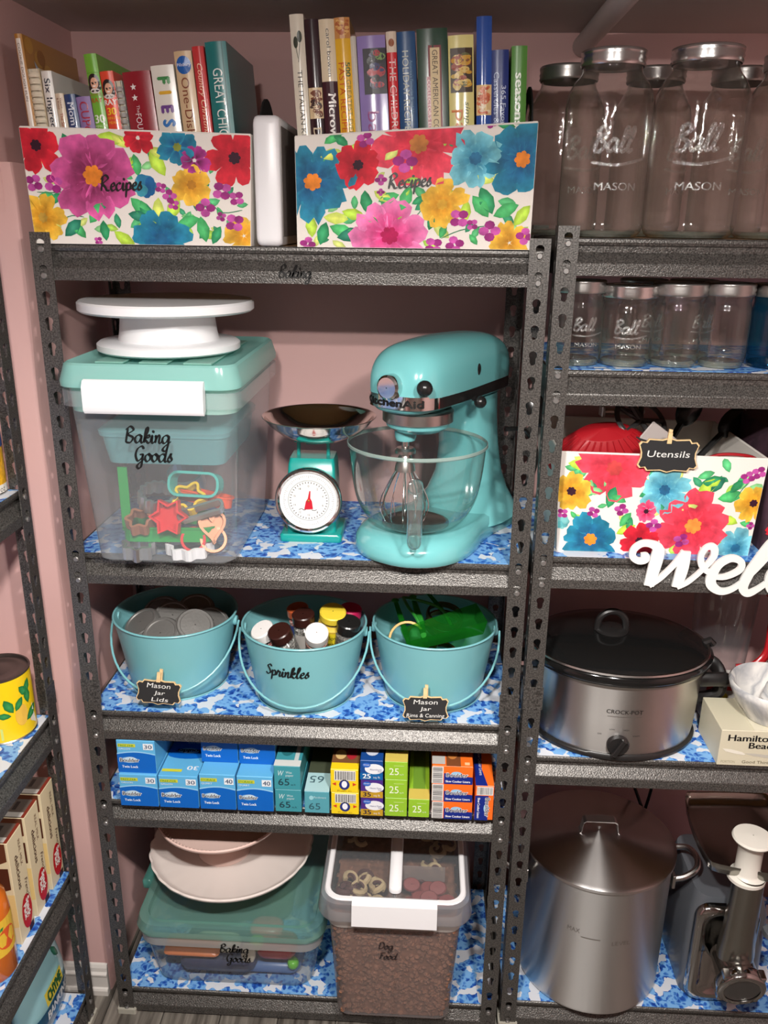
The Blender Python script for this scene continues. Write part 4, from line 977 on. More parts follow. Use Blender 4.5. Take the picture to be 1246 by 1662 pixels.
p.build('lettering', lambda u, v, l: (u - .02, -(D0 + (D1 - D0) * v / H) / 2 - .0008 - l, v), t)
TX, TY, TZ = .176, .118, ZM[1]
# contents of the tall tub
t = thing('plastic_box', 'shallow aqua lidded box packed inside the tall tub', 'box', (TX, TY, TZ + .158))
M_AQBOX = thin('aqua_tinted_plastic', (.62, .88, .88), (.5, .76, .78), .25, .60, C(140, 206, 210), .2)
MB().loft([rloop(.190, .225, .02, 0), rloop(.200, .238, .022, .03), rloop(.204, .242, .022, .048)], True, False).build('box_wall', M_AQBOX, t, True, 50)
MB().loft([rloop(.212, .250, .024, .046), rloop(.214, .252, .024, .054), rloop(.200, .238, .02, .060)], False, True).build('box_lid', M_AQBOX, t, True, 40)
def cutter(name, label, pts, h, m, loc, rz=0, rx=0, ry=0, th=.0016, flange=True):
    """cookie cutter: a thin band bent to an outline with a folded rim"""
    t = thing(name, label, 'cookie cutter', loc, rz, 'cookie cutters inside the tall tub', rx, ry)
    n = len(pts); cx = sum(p[0] for p in pts) / n; cy = sum(p[1] for p in pts) / n
    def off(k): 
        out = []
        for i in range(n):
            a, b = pts[i - 1], pts[(i + 1) % n]; tx, ty = b[0] - a[0], b[1] - a[1]; L = math.hypot(tx, ty) or 1
            out.append((pts[i][0] + ty / L * k, pts[i][1] - tx / L * k))
        return out
    o_, i_ = off(th / 2), off(-th / 2)
    MB().loft([[(x, y, 0) for x, y in o_], [(x, y, h) for x, y in o_], [(x, y, h) for x, y in i_], [(x, y, 0) for x, y in i_], [(x, y, 0) for x, y in o_]], False, False).build('cutter_band', m, t, False)
    if flange:
        q = off(th * 2.2)
        MB().loft([[(x, y, h) for x, y in q], [(x, y, h + .003) for x, y in q], [(x, y, h + .003) for x, y in i_], [(x, y, h) for x, y in i_], [(x, y, h) for x, y in q]], False, False).build('cutter_rim', m, t, False)
    return t
M_GRN = mat('green_plastic', C(30, 150, 70), .3); M_RED = mat('red_plastic', C(210, 40, 45), .35); M_ORG = mat('orange_plastic', C(226, 84, 44), .35)
M_COP = mat('copper', (.46, .19, .10), .45, .45); M_TIN = mat('tin', (.60, .60, .60), .3, .9); M_YELP = mat('yellow_plastic', C(225, 190, 40), .35); M_TURQ = mat('turquoise_plastic', C(70, 175, 165), .35)
starp = [((.031 if i % 2 else .0195) * math.sin(i * PI / 6), (.031 if i % 2 else .0195) * math.cos(i * PI / 6)) for i in range(12)]
circ = lambda r, n=24: [(r * math.cos(2 * PI * i / n), -r * math.sin(2 * PI * i / n)) for i in range(n)]
scal = lambda r, k=8, n=48, q=.12: [(r * (1 + q * math.cos(k * 2 * PI * i / n)) * math.cos(2 * PI * i / n), -r * (1 + q * math.cos(k * 2 * PI * i / n)) * math.sin(2 * PI * i / n)) for i in range(n)]
heart = [(.022 * 1.0 * (math.sin(a) ** 3), .0018 * (13 * math.cos(a) - 5 * math.cos(2 * a) - 2 * math.cos(3 * a) - math.cos(4 * a))) for a in [2 * PI * i / 28 for i in range(28)]]
FY = TY - .150      # just behind the front wall of the tub
cutter('cookie_cutter', 'large green rounded rectangle cookie cutter with tall side, in the tall tub', rrect(.150, .105, .02, 4), .022, M_GRN, (TX - .003, FY + .078, TZ + .026), .06, -.06)
o = MB().loft([rloop(.016, .004, .0015, .0), rloop(.016, .004, .0015, .108)]).build('plastic_strap', M_GRN); o.location = (TX - .070, FY + .036, TZ + .044); tag(o, 'upright green plastic strap standing inside the tall tub', 'strap')
t = cutter('cookie_cutter', 'red six-pointed star cookie cutter against the tall tub front', starp, .014, M_RED, (TX + .008, FY + .022, TZ + .075), 0, PI / 2 - .25)
MB().prism_z(starp, .0, .002).build('star_plate', M_RED, t)
cutter('cookie_cutter', 'long orange oval cookie cutter near the tub corner', [(x, y) for x, y in rrect(.095, .034, .016, 5)], .016, M_ORG, (TX + .050, FY + .075, TZ + .082), -.25, -.2, .1)
t = cutter('cookie_cutter', 'copper heart cookie cutter leaning at the tub front corner', heart, .016, M_COP, (TX + .066, FY + .050, TZ + .050), .4, 1.2)
MB().prism_z([(x * .96, y * .96) for x, y in heart], .010, .012).build('heart_plate', M_COP, t)
cutter('cookie_cutter', 'copper round cookie cutter lying low in the tub', circ(.021), .018, M_COP, (TX + .070, FY + .050, TZ + .024), .2, 1.1)
cutter('cookie_cutter', 'red ring cookie cutter beside the copper ones', circ(.020), .012, M_RED, (TX + .040, FY + .040, TZ + .030), .1, 1.25)
cutter('cookie_cutter', 'turquoise round-cornered cookie cutter behind the red star', rrect(.080, .035, .014, 4), .030, M_TURQ, (TX + .045, FY + .075, TZ + .115), -.1, 1.3)
cutter('cookie_cutter', 'scalloped tin cookie cutter with ridged side behind the star', scal(.030, 14, 84, .07), .022, M_TIN, (TX - .022, FY + .055, TZ + .085), .3, .35, .1)
cutter('cookie_cutter', 'white scalloped cookie cutter on the tub floor', scal(.036, 9, 54, .10), .016, M_WHITEP, (TX + .030, FY + .048, TZ + .006), 0, .12)
cutter('cookie_cutter', 'yellow flower cookie cutter half hidden behind the star', scal(.024, 5, 40, .2), .016, M_YELP, (TX + .032, FY + .060, TZ + .088), 0, .7)
cutter('cookie_cutter', 'bent silver tin cookie cutter beside the orange one', [(x, y + .012 * math.sin(x * 60)) for x, y in rrect(.066, .018, .008, 5)], .012, M_TIN, (TX + .058, FY + .034, TZ + .076), -.2, .7)
cutter('cookie_cutter', 'tin zigzag cookie cutter at the left of the tub', scal(.024, 7, 42, .14), .020, M_TIN, (TX - .050, FY + .024, TZ + .006), .4, .15)
cutter('cookie_cutter', 'copper scalloped cookie cutter at the left of the tub', scal(.020, 6, 36, .16), .018, M_COP, (TX - .045, FY + .030, TZ + .054), .2, .5)
cutter('cookie_cutter', 'dark tin round cookie cutter under the aqua box', circ(.030), .028, M_TIN, (TX + .012, FY + .12, TZ + .10), 0, .5)
# white cake turntable on the lid
t = thing('cake_turntable', 'white plastic cake turntable standing on the aqua tub lid', 'cake turntable', (.169, .100, ZM[1] + .3285))
MB().lathe([(.001, 0), (.110, 0), (.1145, .003), (.1145, .012), (.110, .0155), (.082, .017), (.001, .017)], 64).build('foot_disc', M_WHITEP, t, True, 40)
MB().lathe([(.081, .0165), (.078, .03), (.075, .055), (.074, .0625), (.001, .0625)], 56).build('pedestal', M_WHITEP, t, True, 40)
MB().lathe([(.001, .0625), (.135, .0625), (.1395, .066), (.1395, .077), (.136, .080), (.001, .080)], 72).build('turning_plate', M_WHITEP, t, True, 40)
# ================================================================= third shelf: aqua pails
M_PAIL = mat('aqua_pail_paint', C(122, 184, 190), .3, 0, .5, coat=.15)
PR1, PR0, PH = .113, .090, .1405
def pail(label, loc):
    t = thing('metal_pail', label, 'pail', loc, 0, 'aqua metal pails')
    pr = [(.001, 0), (PR0 - .004, 0), (PR0, .003)] + [(PR0 + (PR1 - PR0) * k / 6, .003 + (PH - .003) * k / 6) for k in range(1, 7)]
    inn = [(r_ - .0012, z) for r_, z in pr[::-1][:-2]] + [(.001, .004)]
    MB().lathe(pr + inn, 64).build('pail_wall', M_PAIL, t, True, 50)
    MB().lathe([(PR1 + .0022 * math.cos(a), PH + .0022 * math.sin(a)) for a in [2 * PI * k / 8 for k in range(9)]], 64).build('rolled_rim', M_PAIL, t, True, 80)
    MB().lathe([(PR0 + .0015, .0), (PR0 + .0022, .002), (PR0 + .0015, .004)], 64).build('bottom_seam', M_PAIL, t, True)
    for s_ in (-1, 1):
        mb = MB(); mb.at((s_ * (PR1 - .001), 0, PH - .016), ry=PI / 2); mb.lathe([(.001, -.004), (.009, -.004), (.010, 0), (.008, .004), (.001, .004)], 16); mb.build('handle_ear', M_PAIL, t, True)
    pts = []
    for k in range(25):
        a = PI * k / 24; pts.append((math.cos(a) * (PR1 + .006 + .003 * math.sin(a)), -math.sin(a) * (PR1 + .004) - .002, PH - .016 - math.sin(a) * .094))
    MB().tube(pts, .0021, 8).build('bail_handle', M_PAIL, t, True)
    return t
CHALK = mat('chalkboard_black', (.012, .012, .013), .75); M_PINE = mat('light_pine', C(222, 190, 140), .55, var=(120, .12))
def plaque_pts(w, h):
    q = [(-.5, .30), (-.5, -.30), (-.46, -.38), (-.38, -.36), (-.34, -.46), (-.12, -.44), (0, -.5), (.12, -.44), (.34, -.46), (.38, -.36), (.46, -.38), (.5, -.30), (.455, -.10), (.5, .30), (.46, .38), (.38, .36), (.34, .46), (.12, .44), (0, .5), (-.12, .44), (-.34, .46), (-.38, .36), (-.46, .38)]
    q = [(-.5, .30), (-.455, .08), (-.455, -.08), (-.5, -.30)] + q[2:12] + [(.455, -.08), (.455, .08), (.5, .30)] + q[14:]
    return [(x * w, y * h) for x, y in q]
def tagsign(label, loc, lines, w=.080, h=.046, tilt=-.25, rz=0.0, roll=0.0, pin=True, hts=.0075):
    t = thing('chalkboard_tag', label, 'tag', loc, rz, 'chalkboard clip tags', tilt, roll)
    MB().prism(plaque_pts(w, h), -.0015, .0025).build('tag_board', M_PINE, t)
    MB().prism(plaque_pts(w * .955, h * .93), -.0022, -.0012).build('chalk_face', CHALK, t)
    p = Print()
    for i, (s_, du, dv, hh, ww) in enumerate(lines): p.text(s_, du, dv, hh, C(215, 215, 212), 2, w=ww, align='c', shear=.1)
    p.build('chalk_writing', lambda u, v, l: (u, -.0023 - l, v), t, printmat('chalk', .9, .1))
    if pin:
        MB().prism([(-.003, -.002), (.0035, -.002), (.0045, .040), (-.001, .041)], .0026, .0066).build('clothespin', M_PINE, t)
        MB().prism([(-.0045, .019), (.0025, .019), (.003, .036), (-.0035, .037)], -.004, .0).build('clothespin', M_PINE, t)
    return t
P1, P2, P3 = (.134, .139, ZM[2]), (.381, .110, ZM[2]), (.620, .130, ZM[2])
pail('aqua pail full of zinc jar lids with a Lids tag', P1)
o2 = pail('aqua pail lettered Sprinkles holding sprinkle bottles', P2)
pail('aqua pail of jar rims and green canning tools', P3)
p = Print(); p.script('Sprinkles', -.060, .082, .0150, BLACK, rot=0.0)
p.build('lettering', cyl_map(lambda v: PR0 + (PR1 - PR0) * v / PH + .0006), o2)
tagsign('black chalk tag reading Mason Jar Lids', (.134, .008, ZM[2] + .043), [('Mason', 0, .008, .0088, .042), ('Jar', .002, -.004, .0068, .020), ('Lids', .003, -.0165, .0072, .030)], roll=.06, tilt=-.2)
tagsign('black chalk tag reading Mason Jar Rims & Canning', (.606, .000, ZM[2] + .035), [('Mason', 0, .008, .0082, .042), ('Jar', .0, -.0035, .0066, .020), ('Rims & Canning', .000, -.0155, .0066, .066)], roll=-.02, tilt=-.2)
# zinc lids in the first pail
M_ZINC = mat('dull_zinc', (.24, .235, .225), .5, .6, bump=(180, .2))
def zinc_lid(loc, rx, ry, label):
    t = thing('canning_disc', label, 'jar lid', loc, 0, 'zinc jar lids in the first pail', rx, ry)
    MB().lathe([(.0335, -.014), (.0345, -.010), (.0340, -.001), (.032, .0012), (.028, .0012), (.0265, -.0004), (.001, .0004)], 36).build('lid_cap', M_ZINC, t, True, 40)
    mb = MB()
    for z in (-.004, -.008, -.012): mb.tube([(.0345 * math.cos(a), .0345 * math.sin(a), z) for a in [2 * PI * k / 30 for k in range(30)]], .0011, 5, True)
    mb.build('thread_ridges', M_ZINC, t, True); return t
Z = PH + ZM[2]
zl = [((.125, .068, Z - .012), .55, -.15, 'zinc jar lid propped nearest the front of the lid pail'), ((.185, .085, Z - .002), .55, .35, 'zinc jar lid leaning on the right rim of the lid pail'), ((.075, .110, Z - .012), .35, -.4, 'zinc jar lid at the left rim of the lid pail'), ((.130, .130, Z - .006), .5, .2, 'zinc jar lid in the middle of the lid pail'), ((.095, .170, Z - .012), .35, -.1, 'zinc jar lid at the back left of the lid pail'), ((.165, .165, Z - .004), .4, .1, 'zinc jar lid at the back right of the lid pail'), ((.160, .085, Z - .030), .25, .1, 'zinc jar lid lying low behind the front rim of the pail'),
      ((.205, .135, Z - .016), .3, .5, 'zinc jar lid tipped against the far right rim')]
for l_, rx, ry, lab in zl: zinc_lid(l_, rx, ry, lab)
MB_ = MB().lathe([(.001, .0), (.088, 0), (.094, .05), (.001, .062)], 40); o = MB_.build('zinc_disc_heap', M_ZINC, None, True); o.location = (P1[0], P1[1], ZM[2] + .045); tag(o, 'heap of dull zinc lids filling the pail below', 'lids', kind='stuff')
# sprinkle bottles in the second pail
def grains(name, cols, sc):
    if name in MATS: return MATS[name]
    m = mat(name, cols[0], .5); nt = m.node_tree; v = nt.nodes.new('ShaderNodeTexVoronoi'); v.inputs['Scale'].default_value = sc
    tc = nt.nodes.new('ShaderNodeTexCoord'); nt.links.new(tc.outputs['Object'], v.inputs['Vector'])
    sp = nt.nodes.new('ShaderNodeSeparateColor'); nt.links.new(v.outputs['Color'], sp.inputs[0])
    r = nt.nodes.new('ShaderNodeValToRGB'); r.color_ramp.interpolation = 'CONSTANT'
    for i, c in enumerate(cols):
        if i < 2: e = r.color_ramp.elements[i]
        else: e = r.color_ramp.elements.new(i / len(cols))
        e.position = i / len(cols); e.color = (*c, 1)
    nt.links.new(sp.outputs[0], r.inputs[0]); nt.links.new(r.outputs[0], nt.nodes['Principled BSDF'].inputs['Base Color']); return m
M_CLEAR = thin('clear_plastic', (.95, .96, .96), (.6, .64, .66), .06, .08, C(210, 214, 218), .2)
def bottle(label, loc, rx, ry, r_, h, capr, caph, capm, fill, lab=None, rz=0):
    t = thing('sprinkle_bottle', label, 'bottle', loc, rz, 'sprinkle bottles in the middle pail', rx, ry)
    MB().lathe([(.001, .001), (r_ * .93, .001), (r_ * .95, h * .84), (r_ * .6, h * .9), (.001, h * .9)], 26).build('sprinkles', fill, t, True, 40)
    MB().lathe([(.001, 0), (r_ - .002, 0), (r_, .003), (r_, h * .86), (r_ * .7, h * .95), (capr * .85, h)], 28).build('bottle_wall', M_CLEAR, t, True, 40)
    MB().lathe([(capr * .9, h - .002), (capr, h), (capr, h + caph - .002), (capr - .002, h + caph), (.001, h + caph)], 28).build('cap', capm, t, True, 40)
    if lab:
        p = Print(); lab(p); p.build('bottle_label', cyl_map(lambda v: r_ + .0004), t)
    return t
M_CAPW = mat('white_cap', C(232, 230, 228), .35); M_CAPB = mat('brown_cap', C(52, 26, 22), .3)
def lb(col, v0, v1, r_, txt=None, tc_=None, ht=.006, arc=1.0):
    def f(p):
        n = 10
        for k in range(n):
            a = -arc * r_ + 2 * arc * r_ * k / n; b = -arc * r_ + 2 * arc * r_ * (k + 1) / n; p.rect(a, v0, b, v1, col, 1)
        if txt:
            for i, s_ in enumerate(txt): p.text(s_, 0, v1 - (i + 1) * ht * 1.6, ht, tc_, 3, align='c')
    return f
Zs = ZM[2] + .075
bottle('sprinkle bottle of red nonpareils with white cap leaning left', (.345, .085, Zs), .35, -.42, .0215, .070, .0215, .018, M_CAPW, grains('red_sprinkles', [C(196, 70, 60), C(226, 150, 130), C(160, 40, 40), C(235, 200, 190)], 420), lb(C(222, 170, 190), .006, .032, .0215))
bottle('sprinkle bottle with dark brown cap standing at the front', (.366, .062, Zs + .008), .35, -.25, .021, .066, .021, .018, M_CAPB, grains('grey_sprinkles', [C(120, 116, 110), C(190, 186, 178), C(80, 76, 72)], 420), lb(C(190, 190, 180), .010, .034, .021))
bottle('sprinkle bottle of pink sugar with round white cap tipped forward', (.408, .070, Zs + .022), .62, .10, .0205, .062, .0205, .020, M_CAPW, grains('pink_sprinkles', [C(214, 130, 110), C(235, 190, 170), C(190, 90, 80)], 420), lb(C(150, 160, 200), .006, .024, .0205))
bottle('yellow sugar bottle lettered yellow leaning at the back', (.425, .125, Zs - .010), .30, .10, .0265, .098, .024, .014, mat('yellow_cap', C(225, 200, 60), .35), mat('yellow_sugar', C(232, 196, 30), .5), lb(C(226, 205, 40), .03, .080, .0265, ('yellow', 'sugar'), C(40, 60, 30), .0090))
bottle('sprinkle bottle of grey beads with black cap at the right', (.455, .095, Zs - .004), .22, .12, .0215, .075, .0215, .018, M_BLACKP, grains('bead_sprinkles', [C(96, 92, 86), C(60, 58, 56), C(130, 124, 112)], 420))
bottle('upright sprinkle bottle with brown cap behind the red ones', (.385, .110, Zs + .004), .18, -.05, .0200, .068, .0205, .018, M_CAPB, grains('grey_sprinkles', [], 1), lb(C(200, 196, 190), .012, .050, .020))
bottle('sprinkle bottle of magenta sugar at the back of the pail', (.455, .150, Zs - .004), .1, .1, .021, .070, .021, .016, mat('magenta_cap', C(200, 30, 90), .35), mat('magenta_sugar', C(190, 40, 110), .5))
bottle('sprinkle bottle with blue label behind the brown cap', (.372, .150, Zs - .006), .1, -.1, .020, .070, .0205, .016, mat('orange_cap', C(190, 90, 50), .35), grains('red_sprinkles', [], 1), lb(C(60, 70, 130), .02, .055, .02))
o = MB().lathe([(.001, 0), (.086, 0), (.094, .04), (.001, .055)], 40).build('sprinkle_heap', grains('pink_sprinkles', [], 1), None, True); o.location = (P2[0], P2[1], ZM[2] + .015); tag(o, 'spilled sprinkles and packets in the bottom of the pail', 'sprinkles', kind='stuff')
# jar rims and green tools in the third pail
M_BRASS = mat('gold_lacquer', C(126, 100, 62), .38, .8); M_GRNT = thin('clear_green_plastic', (.22, .62, .16), (.08, .34, .06), .12, .38, C(34, 140, 44), .25)
M_GRN2 = mat('green_tool_plastic', C(40, 128, 44), .3)
def jar_rim(label, loc, rx, ry, r_=.035):
    t = thing('canning_ring', label, 'jar rim', loc, 0, 'jar rims in the third pail', rx, ry)
    MB().lathe([(r_ - .005, .0), (r_ - .001, .0), (r_, -.002), (r_, -.005), (r_ + .0007, -.007), (r_, -.009), (r_ + .0007, -.011), (r_, -.014), (r_ - .001, -.014), (r_ - .001, -.002), (r_ - .005, -.001), (r_ - .005, .0)], 36).build('rim_band', M_BRASS, t, True, 40); return t
jar_rim('gold jar rim leaning at the back right of the pail', (.640, .165, Z - .001), .25, .15); jar_rim('gold jar rim under the back right rim', (.638, .162, Z - .016), .25, .12)
jar_rim('bronze jar rim standing against the left inside', (.570, .085, Z - .018), .95, -.2); jar_rim('bronze jar rim lying across the middle', (.598, .100, Z - .020), .6, .2, .031)
jar_rim('bronze jar rim under the green scoop', (.630, .075, Z - .040), .3, 0)
t = thing('canning_funnel', 'clear green plastic scoop lying across the pail', 'scoop', (.640, .080, Z - .004), .25, None, .1, -.16)
MB().loft([[(-.075, -.022, 0), (.060, -.030, .006), (.060, .022, .006), (-.075, .014, 0)], [(-.078, -.026, .024), (.068, -.036, .034), (.068, .028, .034), (-.078, .018, .024)]], True, False).build('scoop_tray', M_GRNT, t)
for i, (a, b, lab) in enumerate((((.545, .170, Z + .020), (.575, .060, Z - .020), 'green plastic headspace stick leaning left'), ((.578, .180, Z + .024), (.606, .058, Z - .018), 'wide green ladle handle beside the jar rims'), ((.605, .190, Z + .030), (.655, .120, Z - .010), 'green tong arm reaching the back rim'))):
    t = thing('canning_tool', lab, 'tool', a)
    d_ = Vector(b) - Vector(a)
    MB().tube([(0, 0, 0), tuple(d_ * .5 + Vector((0, 0, .004))), tuple(d_)], [.004, .0055 + .002 * (i == 1), .0045], 8, False, .5).build('tool_shaft', M_GRN2 if i == 1 else M_GRNT, t, True)
    MB().sphere((0, 0, 0), .0075, 12, 8, 1, 1, .5).build('tool_tip', M_GRN2, t, True)
t = thing('jar_lifter', 'green handled jar lifter with bent arms at the back left', 'jar lifter', (.560, .175, Z + .004))
MB().tube(smoothpts([(0, 0, .02), (.03, -.02, .024), (.07, -.03, .014), (.09, -.05, -.01)], 4), .003, 8).build('lifter_arm', M_GRN2, t, True)
MB().tube(smoothpts([(0, 0, .02), (.01, -.04, .020), (.03, -.07, .004), (.04, -.09, -.03)], 4), .003, 8).build('lifter_arm', M_GRN2, t, True)

# ================================================================= fourth shelf: bag and foil boxes
def carton(label, x0, x1, z0, z1, depth, body, front=None, top=None, y0=-.004, group='cartons of bags, foil and liners', cat='carton', wrap=None):
    t = thing('carton', label, cat, ((x0 + x1) / 2, y0, z0), 0, group)
    w, h = x1 - x0 - .0012, z1 - z0 - .0004
    m = mat('card_%d_%d_%d' % tuple(int(c * 999) for c in body), body, .38, 0, .45)
    MB().box(-w / 2, w / 2, 0, depth, 0, h, .0008).build('carton_body', m, t)
    # end flap seam
    MB().box(-w / 2 + .001, w / 2 - .001, -.0004, .0002, h * .02, h * .985).build('end_flap', m, t)
    if front:
        p = Print(); front(p, w, h); p.build('front_print', lambda u, v, l: (u, -.0006 - l, v), t, printmat('carton_print', .38))
    if top:
        p = Print(); top(p, w, depth); p.build('top_print', lambda u, v, l: (u, v, h + .0003 + l), t, printmat('carton_print', .38))
    return t
BL, BL2, NV = C(96, 176, 222), C(12, 98, 190), C(22, 42, 130)
def boulder_logo(p, x, y, k, c=C(20, 25, 40)):
    p.ell(x, y + .004 * k, .0165 * k, .0065 * k, C(150, 190, 220), 3, 14); p.ell(x + .002 * k, y + .0055 * k, .011 * k, .0055 * k, C(190, 215, 232), 3.3, 14)
    p.text('Boulder', x, y, .0082 * k, C(235, 240, 245), 4, w=.037 * k, align='c', bold=.09); p.text('Boulder', x, y, .0082 * k, c, 5, w=.036 * k, align='c', bold=.02)
def twin(n, size):
    def f(p, w, h):
        a = [(-w / 2, 0), (w / 2, 0)] + [(w / 2 - w * k / 12, h * (.60 + .07 * math.sin(PI * k / 12)) ) for k in range(13)]
        b = [(-w / 2, 0), (w / 2, 0)] + [(w / 2 - w * k / 12, h * (.565 + .07 * math.sin(PI * k / 12)) ) for k in range(13)]
        p.poly(a, C(150, 205, 235), 1); p.poly(b, BL2, 2)
        p.rect(-w * .46, h * .80, w * .0, h * .90, C(205, 205, 60), 2); p.text('FREEZER' if n == 30 else 'STORAGE', -w * .44, h * .815, h * .065, C(90, 150, 60), 3, w=w * .4, bold=.03)
        p.text('GALLON' if n == 30 else 'QUART', -w * .44, h * .72, h * .05, C(230, 240, 245), 3, w=w * .30)
        p.rect(w * .20, h * .73, w * .46, h * .92, C(232, 236, 240), 2); p.text(str(n), w * .33, h * .765, h * .12, C(60, 80, 110), 3, w=w * .2, align='c', bold=.02)
        boulder_logo(p, -w * .18, h * .34, w / .073); p.text('Twin Lock', -w * .18, h * .15, h * .075, C(225, 235, 245), 3, w=w * .42, align='c', bold=.03)
    return f
def twin_top(p, w, d):
    p.rect(-w / 2, d * .30, w / 2, d, BL2, 1); p.ell(0, d * .30, w / 2, .012, BL2, 1.2, 20)
    p.text('30', w * .30, .030, -.012, C(232, 236, 240), 3, w=-.02, align='c', bold=.02); p.rect(-w * .46, .012, w * .05, .020, C(205, 205, 60), 2)
    p.ell(0, .078, .02, .008, C(150, 190, 220), 2); p.text('Boulder', w * .36, .082, -.011, C(20, 25, 40), 4, w=-.05, bold=.04); p.text('Twin Lock', w * .30, .105, -.005, C(225, 235, 245), 3, w=-.03)
Z4 = ZM[3]; dpt = .215
H1 = .0678
carton('blue freezer bag carton, lower of the 30-count stack at the post', .0500, .1215, Z4, Z4 + H1, dpt, BL, twin(30, 0))
carton('blue freezer bag carton, upper of the 30-count stack at the post', .0490, .1205, Z4 + H1, Z4 + H1 * 2, dpt, BL, twin(30, 0), y0=.002)
carton('single blue 30-count bag carton with its top showing', .1230, .1965, Z4, Z4 + H1, dpt, BL, twin(30, 0), twin_top)
carton('blue 40-count bag carton under the left one of the pair', .1985, .2655, Z4, Z4 + .0745, dpt, BL, twin(40, 0))
carton('blue 40-count bag carton on top, left one of the pair', .1950, .2640, Z4 + .0745, Z4 + .149, dpt, BL, twin(40, 0), y0=.034)
carton('blue 40-count bag carton under the right one of the pair', .2672, .3345, Z4, Z4 + .0735, dpt, BL, twin(40, 0))
carton('blue 40-count bag carton on top beside the teal boxes', .2655, .3335, Z4 + .0735, Z4 + .147, dpt, BL, twin(40, 0), y0=.034)
TE = C(62, 146, 158)
def wax(p, w, h):
    p.text('W', -w * .34, h * .60, h * .22, C(205, 225, 228), 2, w=w * .22, shear=.3); p.text('Wax', -w * .05, h * .70, h * .10, C(205, 225, 228), 2, w=w * .24); p.text('paper', -w * .05, h * .58, h * .09, C(205, 225, 228), 2, w=w * .3)
    p.text('65', -w * .34, h * .20, h * .28, C(35, 60, 70), 2, w=w * .42); p.text('sq ft', w * .14, h * .20, h * .07, C(40, 80, 90), 2, w=w * .18)
def wax_top(p, w, d): p.rect(-w / 2, 0, w / 2, .018, C(205, 210, 208), 1); p.ell(-w * .1, .06, w * .3, .03, C(40, 110, 118), 1); p.rect(w * .22, .018, w * .38, d, C(190, 200, 200), 1)
carton('teal wax paper carton numbered 65, lower of its stack', .3368, .3860, Z4, Z4 + .0480, .24, TE, wax)
carton('teal wax paper carton numbered 65, upper of its stack', .3360, .3850, Z4 + .0480, Z4 + .0985, .24, TE, wax, wax_top)
def foil65(p, w, h):
    p.text('65', -w * .32, h * .18, h * .30, C(50, 90, 100), 2, w=w * .46); p.ell(-w * .22, h * .72, w * .09, h * .1, C(150, 205, 215), 1.5); p.text('Parchment', -w * .12, h * .70, h * .10, C(190, 220, 225), 2, w=w * .5)
def foil65_top(p, w, d): p.rect(-w / 2, 0, w / 2, .055, C(170, 205, 210), 1); p.rect(-w / 2, .055, w / 2, d, C(70, 76, 60), 1.2); p.text('65', w * .2, .045, -.02, C(60, 90, 100), 2, rot=0, w=-.026); 
carton('light teal parchment carton numbered 65, standing alone', .3905, .4370, Z4, Z4 + .0465, .24, C(84, 158, 172), foil65, foil65_top)
YE = C(236, 206, 32)
def barcode(p, x0, x1, y0, y1, vert=True, seed=2):
    rnd = random.Random(seed); p.rect(x0, y0, x1, y1, C(228, 228, 224), 2)
    q = .04
    while q < .95:
        w_ = rnd.uniform(.015, .05)
        if vert: p.rect(x0 + (x1 - x0) * q, y0 + (y1 - y0) * .08, x0 + (x1 - x0) * min(.97, q + w_), y1 - (y1 - y0) * .08, C(60, 60, 62), 3)
        else: p.rect(x0 + (x1 - x0) * .08, y0 + (y1 - y0) * q, x1 - (x1 - x0) * .08, y0 + (y1 - y0) * min(.97, q + w_), C(60, 60, 62), 3)
        q += w_ + rnd.uniform(.02, .05)
def yel(p, w, h):
    barcode(p, -w * .36, w * .40, h * .54, h * .97); p.ell(0, h * .36, w * .19, h * .22, C(40, 50, 120), 2, 16); p.ell(0, h * .38, w * .10, h * .15, C(235, 238, 245), 3, 16)
    for s_ in (-1, 1): p.poly([(s_ * w * .30, h * .46), (s_ * w * .44, h * .39), (s_ * w * .30, h * .31)], C(205, 60, 40), 2)
    p.text('Push in', 0, h * .07, h * .06, C(150, 120, 30), 2, w=w * .5, align='c')
def yel_top(p, w, d): p.rect(-w / 2, .02, w / 2, d, C(120, 80, 50), 1); p.ell(w * .2, .05, w * .2, .02, C(170, 40, 50), 2); p.ell(-w * .2, .045, w * .2, .015, C(214, 180, 120), 2)
carton('yellow plastic wrap carton with barcode, lower of its stack', .4395, .4910, Z4, Z4 + .0465, .24, YE, yel)
carton('yellow plastic wrap carton with barcode, upper of its stack', .4385, .4900, Z4 + .0465, Z4 + .0960, .24, YE, yel, yel_top)
def gv(num, c2, c3, word):
    def f(p, w, h):
        p.rect(-w / 2, 0, w / 2, h * .36, c3, 1); p.ell(w * .12, h * .58, w * .42, h * .27, C(228, 230, 236), 2, 18); p.ell(-w * .22, h * .78, w * .18, h * .13, C(50, 100, 190), 3, 12); p.text('Great', -w * .22, h * .77, h * .07, C(235, 235, 240), 4, w=w * .26, align='c')
        p.text(word, w * .44, h * .52, h * .08, C(70, 60, 120), 4, w=w * .52, align='r'); p.text('Foil', w * .44, h * .42, h * .08, C(70, 60, 120), 4, align='r')
        p.text(num, -w * .38, h * .08, h * .24, C(240, 240, 240) if c3[2] > .2 else C(50, 40, 60), 4, w=w * .34, bold=.03); p.text('sq ft', w * .08, h * .10, h * .11, C(220, 220, 220), 4, w=w * .3)
    return f
PU = C(74, 44, 130)
carton('purple and gold foil carton numbered 35 at the bottom', .4935, .5350, Z4, Z4 + .0385, .24, PU, gv('35', PU, C(190, 150, 40), 'Heavy Duty'))
carton('purple and gold foil carton numbered 35 in the middle', .4930, .5345, Z4 + .0385, Z4 + .0770, .24, PU, gv('35', PU, C(190, 150, 40), 'Heavy Duty'))
